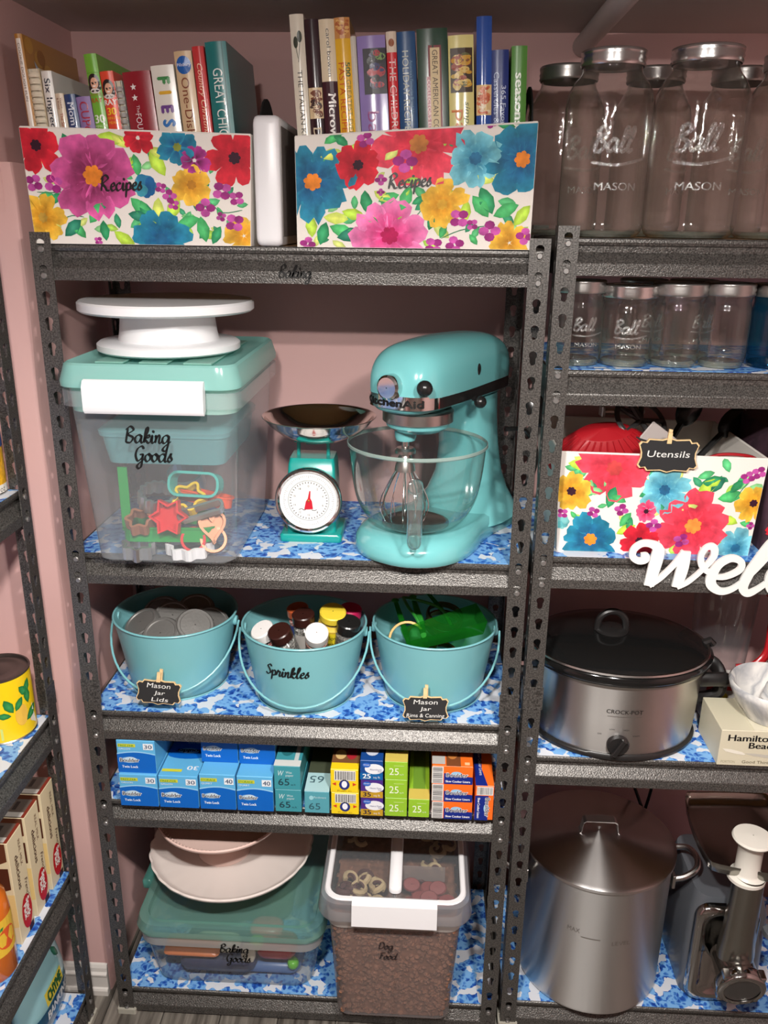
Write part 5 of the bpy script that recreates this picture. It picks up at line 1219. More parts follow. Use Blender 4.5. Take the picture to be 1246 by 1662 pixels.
carton('navy blue foil carton numbered 25 on top', .4920, .5340, Z4 + .0770, Z4 + .1170, .24, C(24, 70, 140), gv('25', 0, C(20, 96, 160), 'Aluminum'), lambda p, w, d: p.ell(0, .03, w * .3, .016, C(200, 205, 220), 2))
GN = C(146, 192, 50)
def grn25(p, w, h): p.text('25', -w * .30, h * .28, h * .38, C(232, 240, 215), 2, w=w * .42); p.text('sq ft', w * .16, h * .28, h * .08, C(225, 235, 205), 2); p.rect(-w * .1, h * .78, w * .35, h * .81, C(200, 225, 140), 2)
def grn_top(p, w, d): p.rect(-w / 2, 0, w / 2, .03, C(206, 186, 90), 1); p.rect(-w * .3, .03, w * .3, d, C(110, 150, 50), 1)
carton('lime green parchment carton numbered 25, bottom of its stack', .5372, .5785, Z4, Z4 + .0395, .24, GN, grn25)
carton('lime green parchment carton numbered 25, middle of its stack', .5368, .5780, Z4 + .0395, Z4 + .0790, .24, GN, grn25)
carton('lime green parchment carton numbered 25, top of its stack', .5362, .5780, Z4 + .0790, Z4 + .1165, .24, GN, grn25, grn_top)
carton('single lime green parchment carton numbered 25 with top showing', .5800, .6190, Z4, Z4 + .0390, .24, GN, grn25, grn_top)
OR = C(238, 110, 34)
def liner_(p, w, h):
    barcode(p, -w * .5, -w * .22, h * .02, h * .98, False, 5)
    p.poly([(-w * .20, 0), (w * .5, 0), (w * .5, h * .42), (w * .1, h * .50), (-w * .20, h * .62)], NV, 2); p.ell(w * .10, h * .60, w * .13, h * .12, C(150, 195, 225), 2.5)
    p.text('Boulder', w * .12, h * .42, h * .22, C(240, 240, 245), 3, w=w * .53, align='c', bold=.08); p.text('Boulder', w * .12, h * .42, h * .22, C(20, 22, 40), 4, w=w * .52, align='c', bold=.02)
    p.text('Slow Cooker Liners', w * .14, h * .10, h * .12, C(235, 235, 240), 3, w=w * .60, align='c', bold=.03)
def liner_top(p, w, d): p.rect(-w * .15, .0, w * .2, d * .5, C(120, 70, 40), 1); p.ell(0, .04, w * .14, .02, C(190, 120, 60), 2); p.rect(-w * .5, .005, -w * .18, .03, C(180, 180, 176), 1); p.rect(w * .30, .004, w * .42, .012, C(245, 190, 140), 2)
carton('orange slow cooker liner carton, bottom of the stack of three', .6225, .6965, Z4, Z4 + .0375, .20, OR, liner_)
carton('orange slow cooker liner carton, middle of the stack of three', .6215, .6955, Z4 + .0375, Z4 + .0750, .20, OR, liner_)
carton('orange slow cooker liner carton, top of the stack of three', .6205, .6945, Z4 + .0750, Z4 + .1120, .20, OR, liner_, liner_top)
def liner_v(p, w, h):
    p.rect(-w * .5, 0, w * .22, h * .72, NV, 1.5); barcode(p, -w * .42, w * .45, h * .74, h * .98, True, 8); p.ell(w * .12, h * .36, w * .14, h * .13, C(150, 195, 225), 2)
    p.text('Boulder', w * .06, h * .66, w * .24, C(240, 240, 245), 3, w=h * .55, rot=-PI / 2, bold=.08); p.text('Boulder', w * .06, h * .66, w * .24, C(20, 22, 40), 4, w=h * .54, rot=-PI / 2, bold=.02); p.text('Slow Cooker Liners', -w * .36, h * .66, w * .13, C(235, 235, 240), 3, w=h * .6, rot=-PI / 2, bold=.03)
def liner_v_top(p, w, d): p.poly([(-w * .5, 0), (w * .15, 0), (-w * .1, .05), (w * .1, d), (-w * .5, d)], NV, 1); p.text('Slow Cooker Liners', -w * .25, .10, -.006, C(220, 225, 240), 2, rot=PI / 2, w=-.07)
carton('orange slow cooker liner carton turned on its side at the post', .6995, .7340, Z4, Z4 + .0735, .20, OR, liner_v, liner_v_top)
# ================================================================= bottom shelf
Z5 = ZM[4]
M_CLRBOX = thin('clear_box_plastic', (.965, .97, .975), (.62, .68, .70), .07, .07, C(215, 222, 228), .30)
M_AQLID2 = thin('aqua_box_lid', (.72, .92, .88), (.5, .76, .70), .10, .42, C(150, 206, 192), .30)
BX, BY = .232, .168
t = thing('storage_box', 'low clear box with aqua lid lettered Baking Goods on the bottom shelf', 'storage box', (BX, BY, Z5))
w0, d0, w1, d1, hh = .325, .285, .365, .325, .150
mb = MB(); mb.loft([rloop(w0 - .03, d0 - .03, .03, 0, 6), rloop(w0 - .008, d0 - .008, .036, .004, 6)] + [rloop(w0 + (w1 - w0) * k / 4, d0 + (d1 - d0) * k / 4, .038, .012 + (hh - .012) * k / 4, 6) for k in range(5)], True, False); mb.build('box_wall', M_CLRBOX, t, True, 50)
mb = MB(); mb.loft([rloop(w1 + .002, d1 + .002, .040, .118, 6), rloop(w1 + .004, d1 + .004, .040, .152, 6)], False, False); mb.build('frosted_band', thin('milky_band', (.85, .85, .86), (.7, .7, .72), .3, .62, C(210, 208, 206), .2), t, True)
mb = MB(); mb.loft([rloop(w1 + .014, d1 + .012, .044, .143, 6), rloop(w1 + .018, d1 + .016, .046, .150, 6), rloop(w1 + .006, d1 + .004, .042, .168, 6), rloop(w1 - .014, d1 - .016, .036, .1715, 6), rloop(w1 - .024, d1 - .026, .034, .170, 6), rloop(w1 - .030, d1 - .032, .032, .160, 6)], False, True); mb.build('lid', M_AQLID2, t, True, 35)
for s_ in (-1, 1):
    MB().box(s_ * .196 - .010, s_ * .196 + .010, -.05, .07, .148, .172, .004).build('latch', thin('aqua_latch', (.55, .85, .8), (.3, .6, .55), .15, .55, C(120, 200, 188), .2), t, True, 50)
MB().loft([rloop(.075, .018, .008, .1705, cx=.10, cy=.075), rloop(.071, .014, .006, .1735, cx=.10, cy=.075)]).build('lid_grip', M_AQLID2, t, True)
p = Print(); p.script('Baking', -.020, .112, .0135, BLACK); p.script('Goods', -.008, .088, .0135, BLACK)
p.build('lettering', lambda u, v, l: (u + .002, -d1 / 2 - .0030 - l, v), t)
# things inside the low box
def packet(label, pts, z0, th, m, cat='packet', rx=0.0):
    """soft packet with rounded bulge"""
    t = thing('baking_packet', label, cat, (BX, BY, Z5 + z0), 0, 'things inside the low clear box', rx)
    n = len(pts); cx = sum(q[0] for q in pts) / n; cy = sum(q[1] for q in pts) / n
    sc = lambda k: [(cx + (x - cx) * k, cy + (y - cy) * k) for x, y in pts]
    MB().loft([[(x, y, z) for x, y in sc(k)] for k, z in ((.7, 0), (.95, th * .25), (1, th * .5), (.95, th * .75), (.7, th))]).build('packet_body', m, t, True, 60); return t
M_ORP = mat('orange_packet', C(222, 130, 80), .3); M_PKP = mat('pink_packet', C(206, 90, 90), .3); M_DKP = mat('navy_packet', C(60, 66, 96), .35); M_CRM = mat('cream_packet', C(205, 196, 176), .4); M_LIM = mat('lime_cap', C(110, 200, 60), .3); M_RDP = mat('red_foil', C(176, 40, 44), .22, .3)
packet('orange piping bag packet at the left of the low box', rrect(.115, .05, .01, 3, -.085, -.115), .078, .012, M_ORP, rx=.10)
packet('dark blue folded bag across the low box', rrect(.16, .10, .02, 3, -.035, -.085), .014, .045, M_DKP)
packet('pale crumpled wrapper under the orange packet', rrect(.10, .05, .02, 3, -.04, -.10), .062, .014, M_CRM)
packet('red foil sweets at the right of the low box', rrect(.085, .06, .02, 3, .085, -.10), .052, .034, M_RDP)
packet('second red foil packet behind the sweets', rrect(.07, .05, .02, 3, .060, -.075), .075, .025, M_PKP)
packet('cream label card beside the red sweets', rrect(.030, .012, .004, 3, .030, -.125), .050, .040, M_CRM)
packet('lime green cap at the right corner of the low box', circ(.012, 14), .020, .018, M_LIM); bpy.data.objects[-1] if False else None
for o in list(COL.objects):
    if o.get('label', '').startswith('lime green cap'): o.location = (BX + .120, BY - .118, Z5 + .032)
packet('green sweets behind the cream card', rrect(.03, .03, .01, 3, .045, -.11), .070, .022, mat('green_foil', C(140, 180, 70), .3))
packet('clear blue film bag low in the box', rrect(.15, .08, .02, 3, .06, -.08), .006, .028, mat('blue_film', C(90, 120, 170), .3))
packet('brown paper parcel at the back of the box', rrect(.20, .10, .02, 3, .0, .06), .006, .10, mat('olive_parcel', C(120, 128, 96), .5))
# cake stands
M_CER = mat('white_ceramic', C(224, 214, 208), .2, 0, .5, coat=.3); M_CERP = mat('pale_pink_ceramic', C(226, 196, 186), .22, 0, .5, coat=.3)
def cake_stand(label, loc, r_, h, m, scal_=0, foot=.06, group='ceramic cake stands'):
    t = thing('cake_stand', label, 'cake stand', loc, 0, group)
    MB().lathe([(.001, .004), (foot * .8, .004), (foot, 0), (foot, .004), (foot * .75, .012), (.026, .026), (.022, h * .6), (.030, h - .010), (.05, h - .004)], 48, True).build('pedestal', m, t, True, 60)
    seg = 144; loops = []
    prof = [(.001, -.006), (.6, -.006), (.93, -.004), (1.0, .004), (1.005, .008), (.985, .010), (.95, .003), (.88, .0), (.5, -.0005), (.001, -.0005)]
    for q, z in prof:
        L = []
        for i in range(seg):
            a = 2 * PI * i / seg; k = 1.0; dz = 0
            if scal_ and q > .9: wv = abs(math.sin(a * scal_ / 2)); k = 1 + .018 * (wv - .6); dz = .003 * wv
            L.append((q * r_ * k * math.cos(a), q * r_ * k * math.sin(a), h + z + dz))
        loops.append(L)
    MB().loft(loops).build('plate', m, t, True, 60); return t
cs = cake_stand('white ceramic cake stand with scalloped edge on the aqua lid', (.212, .160, Z5 + .1706), .168, .066, M_CER, 28, .065)
cs2 = cake_stand('pale pink ceramic cake stand with dotted rim, on the white one', (.197, .150, Z5 + .1706 + .0656), .132, .094, M_CERP, 0, .055)
mb = MB()
for i in range(90):
    a = 2 * PI * i / 90; mb.sphere((.126 * math.cos(a), .126 * math.sin(a), .0980), .0017, 6, 4)
for i in range(90):
    a = 2 * PI * (i + .5) / 90; mb.sphere((.1205 * math.cos(a), .1205 * math.sin(a), .0956), .0015, 6, 4)
o = mb.build('dotted_rim', M_CERP, cs2, True); o['kind'] = 'stuff'
# dog food container
M_DOGW = thin('dogfood_clear_plastic', (.94, .94, .94), (.70, .70, .72), .12, .20, C(205, 196, 196), .30)
DX, DY = .560, .128
t = thing('pet_food_bin', 'tall clear bin of brown kibble lettered Dog Food', 'storage bin', (DX, DY, Z5))
w0, d0, w1, d1, hh = .222, .320, .252, .346, .270
mb = MB(); mb.loft([rloop(w0 - .02, d0 - .02, .02, 0, 6)] + [rloop(w0 + (w1 - w0) * k / 5, d0 + (d1 - d0) * k / 5, .026, .006 + (hh - .006) * k / 5, 6) for k in range(6)], True, False); mb.build('bin_wall', M_DOGW, t, True, 50)
mb = MB(); mb.loft([rloop(w1 + .001, d1 + .001, .028, .235, 6), rloop(w1 + .004, d1 + .004, .028, .272, 6)], False, False); mb.build('frosted_collar', thin('milky_collar', (.85, .85, .85), (.7, .7, .7), .3, .66, C(215, 208, 202), .2), t, True)
mb = MB(); mb.loft([rloop(w1 + .030, d1 + .030, .036, .262, 6), rloop(w1 + .036, d1 + .036, .040, .268, 6), rloop(w1 + .024, d1 + .024, .036, .300, 6), rloop(w1 + .010, d1 + .010, .032, .304, 6)], False, False); mb.build('lid_skirt', thin('milky_lid', (.88, .88, .9), (.7, .7, .74), .12, .34, C(215, 216, 222), .3), t, True, 40)
mb = MB(); mb.loft([rloop(w1 + .012, d1 + .012, .034, .3035, 6), rloop(w1 + .008, d1 + .008, .032, .3065, 6), rloop(w1 - .006, d1 - .006, .028, .3065, 6), rloop(w1 - .010, d1 - .010, .026, .3035, 6)], False, False); mb.build('lid_gasket', M_WHITEP, t, True, 40)
mb = MB(); mb.loft([rloop(w1 - .010, d1 - .010, .026, .298, 6), rloop(w1 - .010, d1 - .010, .026, .2985, 6)], True, True); mb.build('lid_window', M_CLRBOX, t)
MB().loft([rloop(.024, .190, .010, .300, cx=.0, cy=-.058), rloop(.024, .190, .010, .309, cx=.0, cy=-.058), rloop(.020, .186, .009, .311, cx=.0, cy=-.058)]).build('lid_handle', M_WHITEP, t, True, 50)
mb = MB()
for i in range(5):
    for j in range(6): mb.sphere((-.007 + i * .0035, .012 + j * .004, .3112), .0010, 6, 4)
o = mb.build('grip_dots', M_WHITEP, t, True); o['kind'] = 'stuff'
mb = MB(); yq = -(d1 / 2); mb.prism_x([(yq - .024, .262), (yq - .018, .304), (yq - .002, .310), (yq + .004, .306), (yq - .010, .296), (yq - .014, .264), (yq - .018, .258)], -.078, .078); mb.build('latch', M_WHITEP, t, True, 50)
MB().box(-.01 + .012, .095, -.075, -.0745, .262, .297).build('treat_divider', thin('milky_divider', (.9, .88, .86), (.7, .7, .7), .3, .5, C(205, 190, 182), .2), t)
p = Print(); p.script('Dog', -.030, .186, .0115, (.03, .02, .02)); p.script('Food', -.028, .160, .0115, (.03, .02, .02))
p.build('lettering', lambda u, v, l: (u, -(d0 + (d1 - d0) * v / hh) / 2 - .0010 - l, v), t)
# kibble: uncountable fill of small brown pellets along the walls over a solid core
M_KIB = mat('kibble_brown', C(130, 88, 66), .75, var=(90, .35))
mb = MB(); rnd = random.Random(3)
core = lambda z, ins: rloop(w0 + (w1 - w0) * z / hh - 2 * ins, d0 + (d1 - d0) * z / hh - 2 * ins, .024, z, 4)
mb.loft([core(.004, .008), core(.12, .008), core(.236, .008)])
def pellet(x, y, z):
    r_ = rnd.uniform(.0042, .0058); a, b = rnd.uniform(0, PI), rnd.uniform(0, PI)
    mb.m = Matrix.Translation((x, y, z)) @ Matrix.Rotation(a, 4, 'Z') @ Matrix.Rotation(b, 4, 'X'); mb.lathe([(r_ * .55, -r_ * .4), (r_, 0), (r_ * .55, r_ * .4)], 6, True, True)
for i in range(1700):
    z = rnd.uniform(.008, .234); w_ = w0 + (w1 - w0) * z / hh - .014; d_ = d0 + (d1 - d0) * z / hh - .014; s_ = rnd.random()
    if s_ < .52: pellet(rnd.uniform(-w_ / 2, w_ / 2) * .95, -d_ / 2, z)
    elif s_ < .74: pellet(w_ / 2, rnd.uniform(-d_ / 2, d_ / 2) * .95, z)
    elif s_ < .90: pellet(-w_ / 2, rnd.uniform(-d_ / 2, d_ / 2) * .95, z)
    else: pellet(rnd.uniform(-w_ / 2, w_ / 2), rnd.uniform(-d_ / 2, d_ / 2), .236)
mb.m = Matrix.Identity(4)
o = mb.build('kibble', M_KIB); o.location = (DX, DY, Z5); tag(o, 'brown dry dog kibble filling the clear bin', 'pet food', kind='stuff')
# treats in the lid compartments
M_TR1 = mat('treat_cream', C(196, 172, 130), .7); M_TR2 = mat('treat_brown', C(84, 44, 40), .6); M_TR3 = mat('treat_red', C(140, 62, 58), .6)
rnd = random.Random(11)
for i in range(34):
    left = i < 20
    x = DX + (rnd.uniform(-.105, -.03) if left else rnd.uniform(.03, .105)); y = DY + (rnd.uniform(-.150, .06) if left else rnd.uniform(-.062, .07)); z = Z5 + .252 + rnd.uniform(.0, .022)
    if left and i < 8: y = DY - .12 + rnd.uniform(-.02, .03)
    a0 = rnd.uniform(0, 6.3)
    t = thing('dog_treat', 'curled cream and brown dog treat in the %s lid compartment, %s' % ('large left' if left else 'small back', ('near the front', 'in the middle', 'towards the back')[0 if y < DY - .06 else 1 if y < DY else 2]), 'dog treat', (x, y, z), a0, 'curled dog treats', rnd.uniform(-.5, .5), rnd.uniform(-.5, .5))
    pts = [(.013 * math.cos(k * .55), .013 * math.sin(k * .55), .001 * k) for k in range(10)]
    MB().tube(pts, .0042, 6, False, 1.4).build('treat_curl', M_TR1 if rnd.random() < .6 else M_TR2, t, True)
    MB().tube([(q[0] * .72, q[1] * .72, q[2]) for q in pts], .0032, 6, False, 1.4).build('treat_filling', M_TR2, t, True)
for i in range(9):
    x = DX + .03 + (i % 5) * .017; y = DY - .128 + (i // 5) * .026 + (i % 2) * .006
    o = MB().lathe([(.001, 0), (.013, 0), (.015, .003), (.013, .006), (.001, .0065)], 18, False, False, 1.15, .9).build('round_treat', M_TR3, None, True); o.location = (x, y, Z5 + .256 + (i % 3) * .007); o.rotation_euler = (.3 * ((i % 3) - 1) + .25, .2 * ((i % 2) - .5), 0)
    tag(o, 'reddish brown round dog treat in the front right lid compartment', 'dog treat', 'round dog treats')
# ================================================================= right unit: big mason jars
M_JAR = thin('jar_glass', (.96, .97, .955), (.40, .43, .38), .03, .02, C(205, 208, 196), .12, refl=1.7, bump=(34, .30))
M_JARE = thin('jar_emboss', (.90, .92, .91), (.45, .5, .47), .14, .16, C(222, 224, 218), .25, refl=4.5, bump=(240, 1.0))
M_JARB = thin('jar_base_glass', (.80, .84, .80), (.30, .36, .32), .06, .26, C(196, 200, 186), .25, refl=2.4, bump=(70, .8))
M_BAND = mat('grey_lid_metal', (.40, .385, .37), .32, .9); M_BANDS = mat('silver_lid_metal', (.62, .61, .60), .22, .95)
def mason_jar(label, loc, R_, H_, neck, glass, base, band, rz=0.0, group='glass jars', emboss=True, quilt=False, word='Ball', sq=0.0):
    t = thing('mason_jar', label, 'jar', loc, rz, group)
    lh = .020 if H_ > .2 else .018; hb = H_ - lh
    pr = [(R_ * .80, .0015), (R_ * .93, .006), (R_, .020)] + [(R_, hb * k) for k in (.2, .4, .6, .72)]
    sh = hb - (.052 if H_ > .2 else .022)
    pr = [q for q in pr if q[1] < sh] + [(R_ * .995, sh), (R_ * .95, sh + (hb - sh) * .30), (R_ * .84 if neck < R_ * .85 else R_ * .93, sh + (hb - sh) * .58), (neck, sh + (hb - sh) * .82), (neck * .985, hb)]
    P = smoothpts(pr, 3); seg = 72
    def rad(a, r_, z):
        if sq and .02 < z < sh: return r_ * (1 - sq * .5 * (1 - math.cos(4 * a)))
        if quilt and .012 < z < sh: return r_ * (1 - .035 * abs(math.sin(a * 9 + z * 230)) * abs(math.sin(a * 9 - z * 230)))
        return r_
    MB().loft([[(rad(2 * PI * i / seg, r_, z) * math.cos(2 * PI * i / seg), rad(2 * PI * i / seg, r_, z) * math.sin(2 * PI * i / seg), z) for i in range(seg)] for r_, z in P], False, False).build('jar_wall', glass, t, True, 80)
    MB().lathe([(.001, .007), (R_ * .62, .0055), (R_ * .78, .001), (R_ * .86, .0015), (R_ * .90, .006), (R_ * .84, .010), (R_ * .6, .010), (.001, .012)], 48).build('jar_base', base, t, True, 60)
    bl = []
    for z, r_ in ((hb - .001, neck + .0012), (hb + .002, neck + .0030), (hb + .005, neck + .0018), (hb + .0085, neck + .0032), (hb + .012, neck + .0018), (hb + .0155, neck + .0030), (H_ - .0012, neck + .0028), (H_, neck + .0012)): bl.append((r_, z))
    MB().lathe(bl + [(neck - .006, H_), (neck - .0065, H_ - .0012)], 56).build('screw_band', band, t, True, 60)
    MB().lathe([(.001, H_ - .0018), (neck - .0062, H_ - .0014), (neck - .0062, H_ - .003), (.001, H_ - .003)], 48).build('lid_disc', band, t, True)
    if emboss:
        p = Print(); k = R_ / .061
        p.script(word, -.036 * k, hb * .50, .020 * k, (1, 1, 1), wd=.0052 * k, nib=None); p.stroke([(-.036 * k, hb * .44), (0, hb * .425), (.045 * k, hb * .47)], .004 * k, (1, 1, 1), 3)
        p.text('MASON', 0, hb * .28, .010 * k, (1, 1, 1), 3, w=.058 * k, align='c', bold=.03)
        p.build('embossed_lettering', cyl_map(lambda v: R_ * (1 - .0) + .0006), t, M_JARE)
    return t
bj = 'big glass mason jars'
mason_jar('big mason jar at the front left, beside the shelf post', (.843, .062, ZR[0]), .0625, .249, .0425, M_JAR, M_JARB, M_BANDS, .1, bj, sq=.02)
mason_jar('big mason jar at the front centre of the jar row', (.974, .066, ZR[0]), .0665, .254, .0465, M_JAR, M_JARB, M_BANDS, -.15, bj, sq=.02)
mason_jar('big mason jar at the front, cut by the picture edge', (1.104, .076, ZR[0]), .0615, .248, .0425, M_JAR, M_JARB, M_BAND, .3, bj, sq=.02)
mason_jar('big mason jar behind the post with grey lid', (.800, .185, ZR[0]), .0600, .248, .0425, M_JAR, M_JARB, M_BAND, .5, bj, sq=.02)
mason_jar('big mason jar in the back row between two front jars', (.938, .205, ZR[0]), .0600, .249, .0425, M_JAR, M_JARB, M_BAND, .8, bj, sq=.02)
mason_jar('big mason jar in the back row near the picture edge', (1.070, .205, ZR[0]), .0600, .249, .0425, M_JAR, M_JARB, M_BAND, .2, bj, sq=.02)
# small jars
sj = 'small glass jars'
M_JARBL = thin('blue_jar_glass', (.16, .50, .66), (.04, .18, .30), .03, .10, C(20, 100, 140), .2, refl=1.1)
mason_jar('small pint jar half hidden by the shelf post', (.826, .068, ZR[1]), .0375, .128, .0345, M_JAR, M_JARB, M_BAND, .2, sj)
mason_jar('small pint jar with bright silver band', (.900, .066, ZR[1]), .0400, .122, .0400, M_JAR, M_JARB, M_BANDS, -.1, sj)
mason_jar('small quilted-glass jelly jar with diamond pattern', (.976, .068, ZR[1]), .0380, .126, .0385, M_JAR, M_JARB, M_BAND, 0, sj, emboss=False, quilt=True)
mason_jar('small plain smooth jar beside the blue one', (1.049, .066, ZR[1]), .0365, .127, .0355, M_JAR, M_JARB, M_BAND, 0, sj, emboss=False)
mason_jar('small blue glass jar at the picture edge', (1.128, .070, ZR[1]), .0385, .126, .0365, M_JARBL, M_JARBL, M_BAND, 0, sj)
mason_jar('small pint jar in the second row behind the silver band', (.940, .150, ZR[1]), .0380, .126, .0350, M_JAR, M_JARB, M_BAND, .4, sj)
mason_jar('small pint jar in the second row behind the plain jar', (1.020, .150, ZR[1]), .0380, .126, .0350, M_JAR, M_JARB, M_BAND, .4, sj)

# ================================================================= utensil bin
UB = [('f', 995, 757, 60, 6, CORAL, .75, C(190, 60, 60), -.6), ('f', 926, 796, 36, 6, YEL, .3, DARK), ('f', 1076, 788, 42, 7, SKY, .3, C(30, 90, 130)), ('f', 1047, 823, 20, 6, (C(190, 20, 80), C(236, 90, 130)), .2, DARK), ('f', 1124, 845, 66, 6, CORAL, .45, C(220, 140, 60), .5), ('f', 958, 873, 52, 7, TEAL, .2, STAM), ('f', 1038, 873, 34, 6, REDF, .3, DARK, .8), ('f', 1221, 806, 32, 6, YEL, .2, DARK), ('f', 1195, 881, 38, 7, SKY, .5, C(40, 110, 150)), ('b', 910, 845, 14, [C(120, 190, 190), C(90, 170, 175)]),
      ('s', 1060, 846, 12), ('s', 1007, 822, 11), ('s', 962, 828, 10), ('s', 1210, 765, 11), ('s', 1228, 757, 11), ('s', 1106, 870, 13), ('s', 912, 832, 9), ('s', 1218, 843, 7),
      ('l', 920, 752, 40, -.1, L0), ('l', 930, 742, 30, -.5, L1), ('l', 1128, 792, 44, .6, L0), ('l', 1135, 775, 42, .1, G0), ('l', 1150, 790, 34, .9, G2), ('l', 1162, 800, 44, .2, G1), ('l', 1182, 790, 30, .9, G0), ('l', 1195, 785, 26, 1.4, G1), ('l', 985, 820, 40, 1.3, G0), ('l', 990, 800, 28, -.4, G1), ('l', 1000, 862, 36, .5, L0), ('l', 1005, 850, 32, 1.0, G1), ('l', 1018, 856, 26, 1.4, G0), ('l', 1165, 830, 36, -.3, L0), ('l', 1200, 838, 24, -.2, G1), ('l', 1035, 800, 26, .5, G0), ('l', 925, 828, 18, -.9, G1), ('t', 0, 0, [(1190, 800), (1205, 780), (1222, 762)])]
fabric_bin('fabric_bin', 'floral canvas bin of kitchen utensils with an Utensils tag', (.971, .034, ZR[2]), .312, .330, .270, .168, .000, .004, UB, (905, 1243, 736, 903, 1216, 894), None, None, .01, handles=False)
tagsign('black chalk tag reading Utensils clipped to the floral bin', (.975, .0245, ZR[2] + .170), [('Utensils', 0, -.003, .0105, .066)], w=.094, h=.056, tilt=-.05)
Zu = ZR[2] + .165
M_SIL = mat('red_silicone', C(160, 22, 32), .4)
t = thing('collander', 'red folded silicone strainer sticking out of the utensil bin', 'strainer', (.893, .115, Zu - .028), 0, None, .45, -.12)
t.name = 'silicone_strainer'
MB().lathe([(.088, .0), (.086, .012), (.070, .040), (.045, .060), (.001, .068), (.001, .066), (.044, .058), (.068, .038), (.083, .012), (.085, .0)], 40, False, False, 1.0, .55).build('strainer_dome', M_SIL, t, True)
for k in range(15):
    a = PI + PI * (k + .5) / 15
    MB().tube([(.087 * math.cos(a), .055 * .9 * math.sin(a), .010), (.071 * math.cos(a), .055 * .73 * math.sin(a), .040), (.046 * math.cos(a), .055 * .48 * math.sin(a), .060)], .0016, 5).build('strainer_rib', M_SIL, t, True)
MB().tube([(.089 * math.cos(2 * PI * k / 36), .050 * math.sin(2 * PI * k / 36), .002) for k in range(36)], .004, 8, True).build('strainer_rim', M_SIL, t, True)
t = thing('potato_masher', 'black slotted masher head lying above the utensil bin', 'masher', (.950, .115, Zu + .040), .3, None, .75, .1)
MB().lathe([(.045, -.003), (.048, 0), (.045, .003), (.040, .003), (.038, 0), (.040, -.003), (.045, -.003)], 36).build('masher_ring', mat('dark_nylon', (.03, .03, .03), .3), t, True)
for k in range(5):
    a = 2 * PI * k / 5; MB().tube([(0, 0, 0), (.042 * math.cos(a), .042 * math.sin(a), 0)], .0045, 8).build('masher_spoke', mat('dark_nylon', (), .3), t, True)
MB().tube([(0, 0, .0), (-.02, .03, .012), (-.05, .06, .004)], .006, 8).build('masher_handle', mat('dark_nylon', (), .3), t, True)
t = thing('spatula', 'grey flat spatula leaning to the right in the utensil bin', 'spatula', (1.045, .095, Zu - .035), 0, None, .1, -.95)
MB().box(-.018, .018, -.002, .002, 0, .115, .0015).build('spatula_blade', mat('grey_nylon', C(176, 168, 164), .4), t)
MB().cyl((0, 0, -.06), (0, 0, .002), .006, 10).build('spatula_handle', mat('grey_nylon', (), .4), t, True)
t = thing('silicone_ring', 'red silicone loop handle curving over the right bin rim', 'utensil', (1.085, .070, Zu - .012))
MB().tube(smoothpts([(-.055, -.015, -.002), (-.025, -.025, .014), (.010, -.030, .016), (.038, -.020, .006), (.046, .0, -.02)], 5), .0045, 8, False, .6).build('loop_band', M_SIL, t, True)
for i, (x, y, rx, ry, lab) in enumerate(((.835, .19, -.2, -.5, 'black scissor handle poking up beside the shelf post'), (1.075, .20, -.3, .8, 'black serving spoon lying behind the grey spatula'), (1.02, .22, -.2, .5, 'black ladle at the back of the utensil bin'))):
    t = thing('serving_spoon', lab, 'utensil', (x, y, Zu - .05), 0, None, rx, ry)
    MB().cyl((0, 0, 0), (0, 0, .075), .006, 8).build('spoon_handle', M_BLACKP, t, True)
    MB().sphere((0, 0, .098), .030, 16, 10, .75, .35, 1.1).build('spoon_bowl', M_BLACKP, t, True)
t = thing('steel_tongs', 'steel tong arm resting across the black masher', 'tongs', (.905, .150, Zu + .042), .1)
MB().box(-.012, .060, -.006, .006, 0, .010, .003).build('tong_arm', M_STEELB, t); MB().box(-.016, -.010, -.010, .010, -.004, .016, .002).build('tong_tip', M_STEELB, t)
# neighbour bin at the picture edge
t = thing('fabric_bin', 'dark floral bag at the right picture edge beside the utensil bin', 'storage bin', (1.205, .05, ZR[2]), 0, 'floral fabric bins')
MB().loft([rloop(.10, .22, .012, 0, cy=.11), rloop(.115, .23, .015, .11, cy=.11), rloop(.10, .20, .012, .20, cy=.11)]).build('canvas_body', mat('dark_floral_canvas', C(60, 38, 50), .7, var=(30, .5)), t, True, 50)
fp = Floral(); fp.flower(.02, .045, .022, 6, *REDF, .3); fp.leaf(.0, .09, .03, 1.0, G0); fp.leaf(.03, .10, .025, 1.8, G1); fp.flower(.065, .08, .02, 6, *PINKF, .2); fp.leaf(.05, .03, .03, .4, G2)
fp.build('floral_print', lambda u, v, l: (u - .05, -.0055 * min(1, v / .11) * (1 if v < .11 else 1) - .0008 - l, v), t, M_FPRINT)

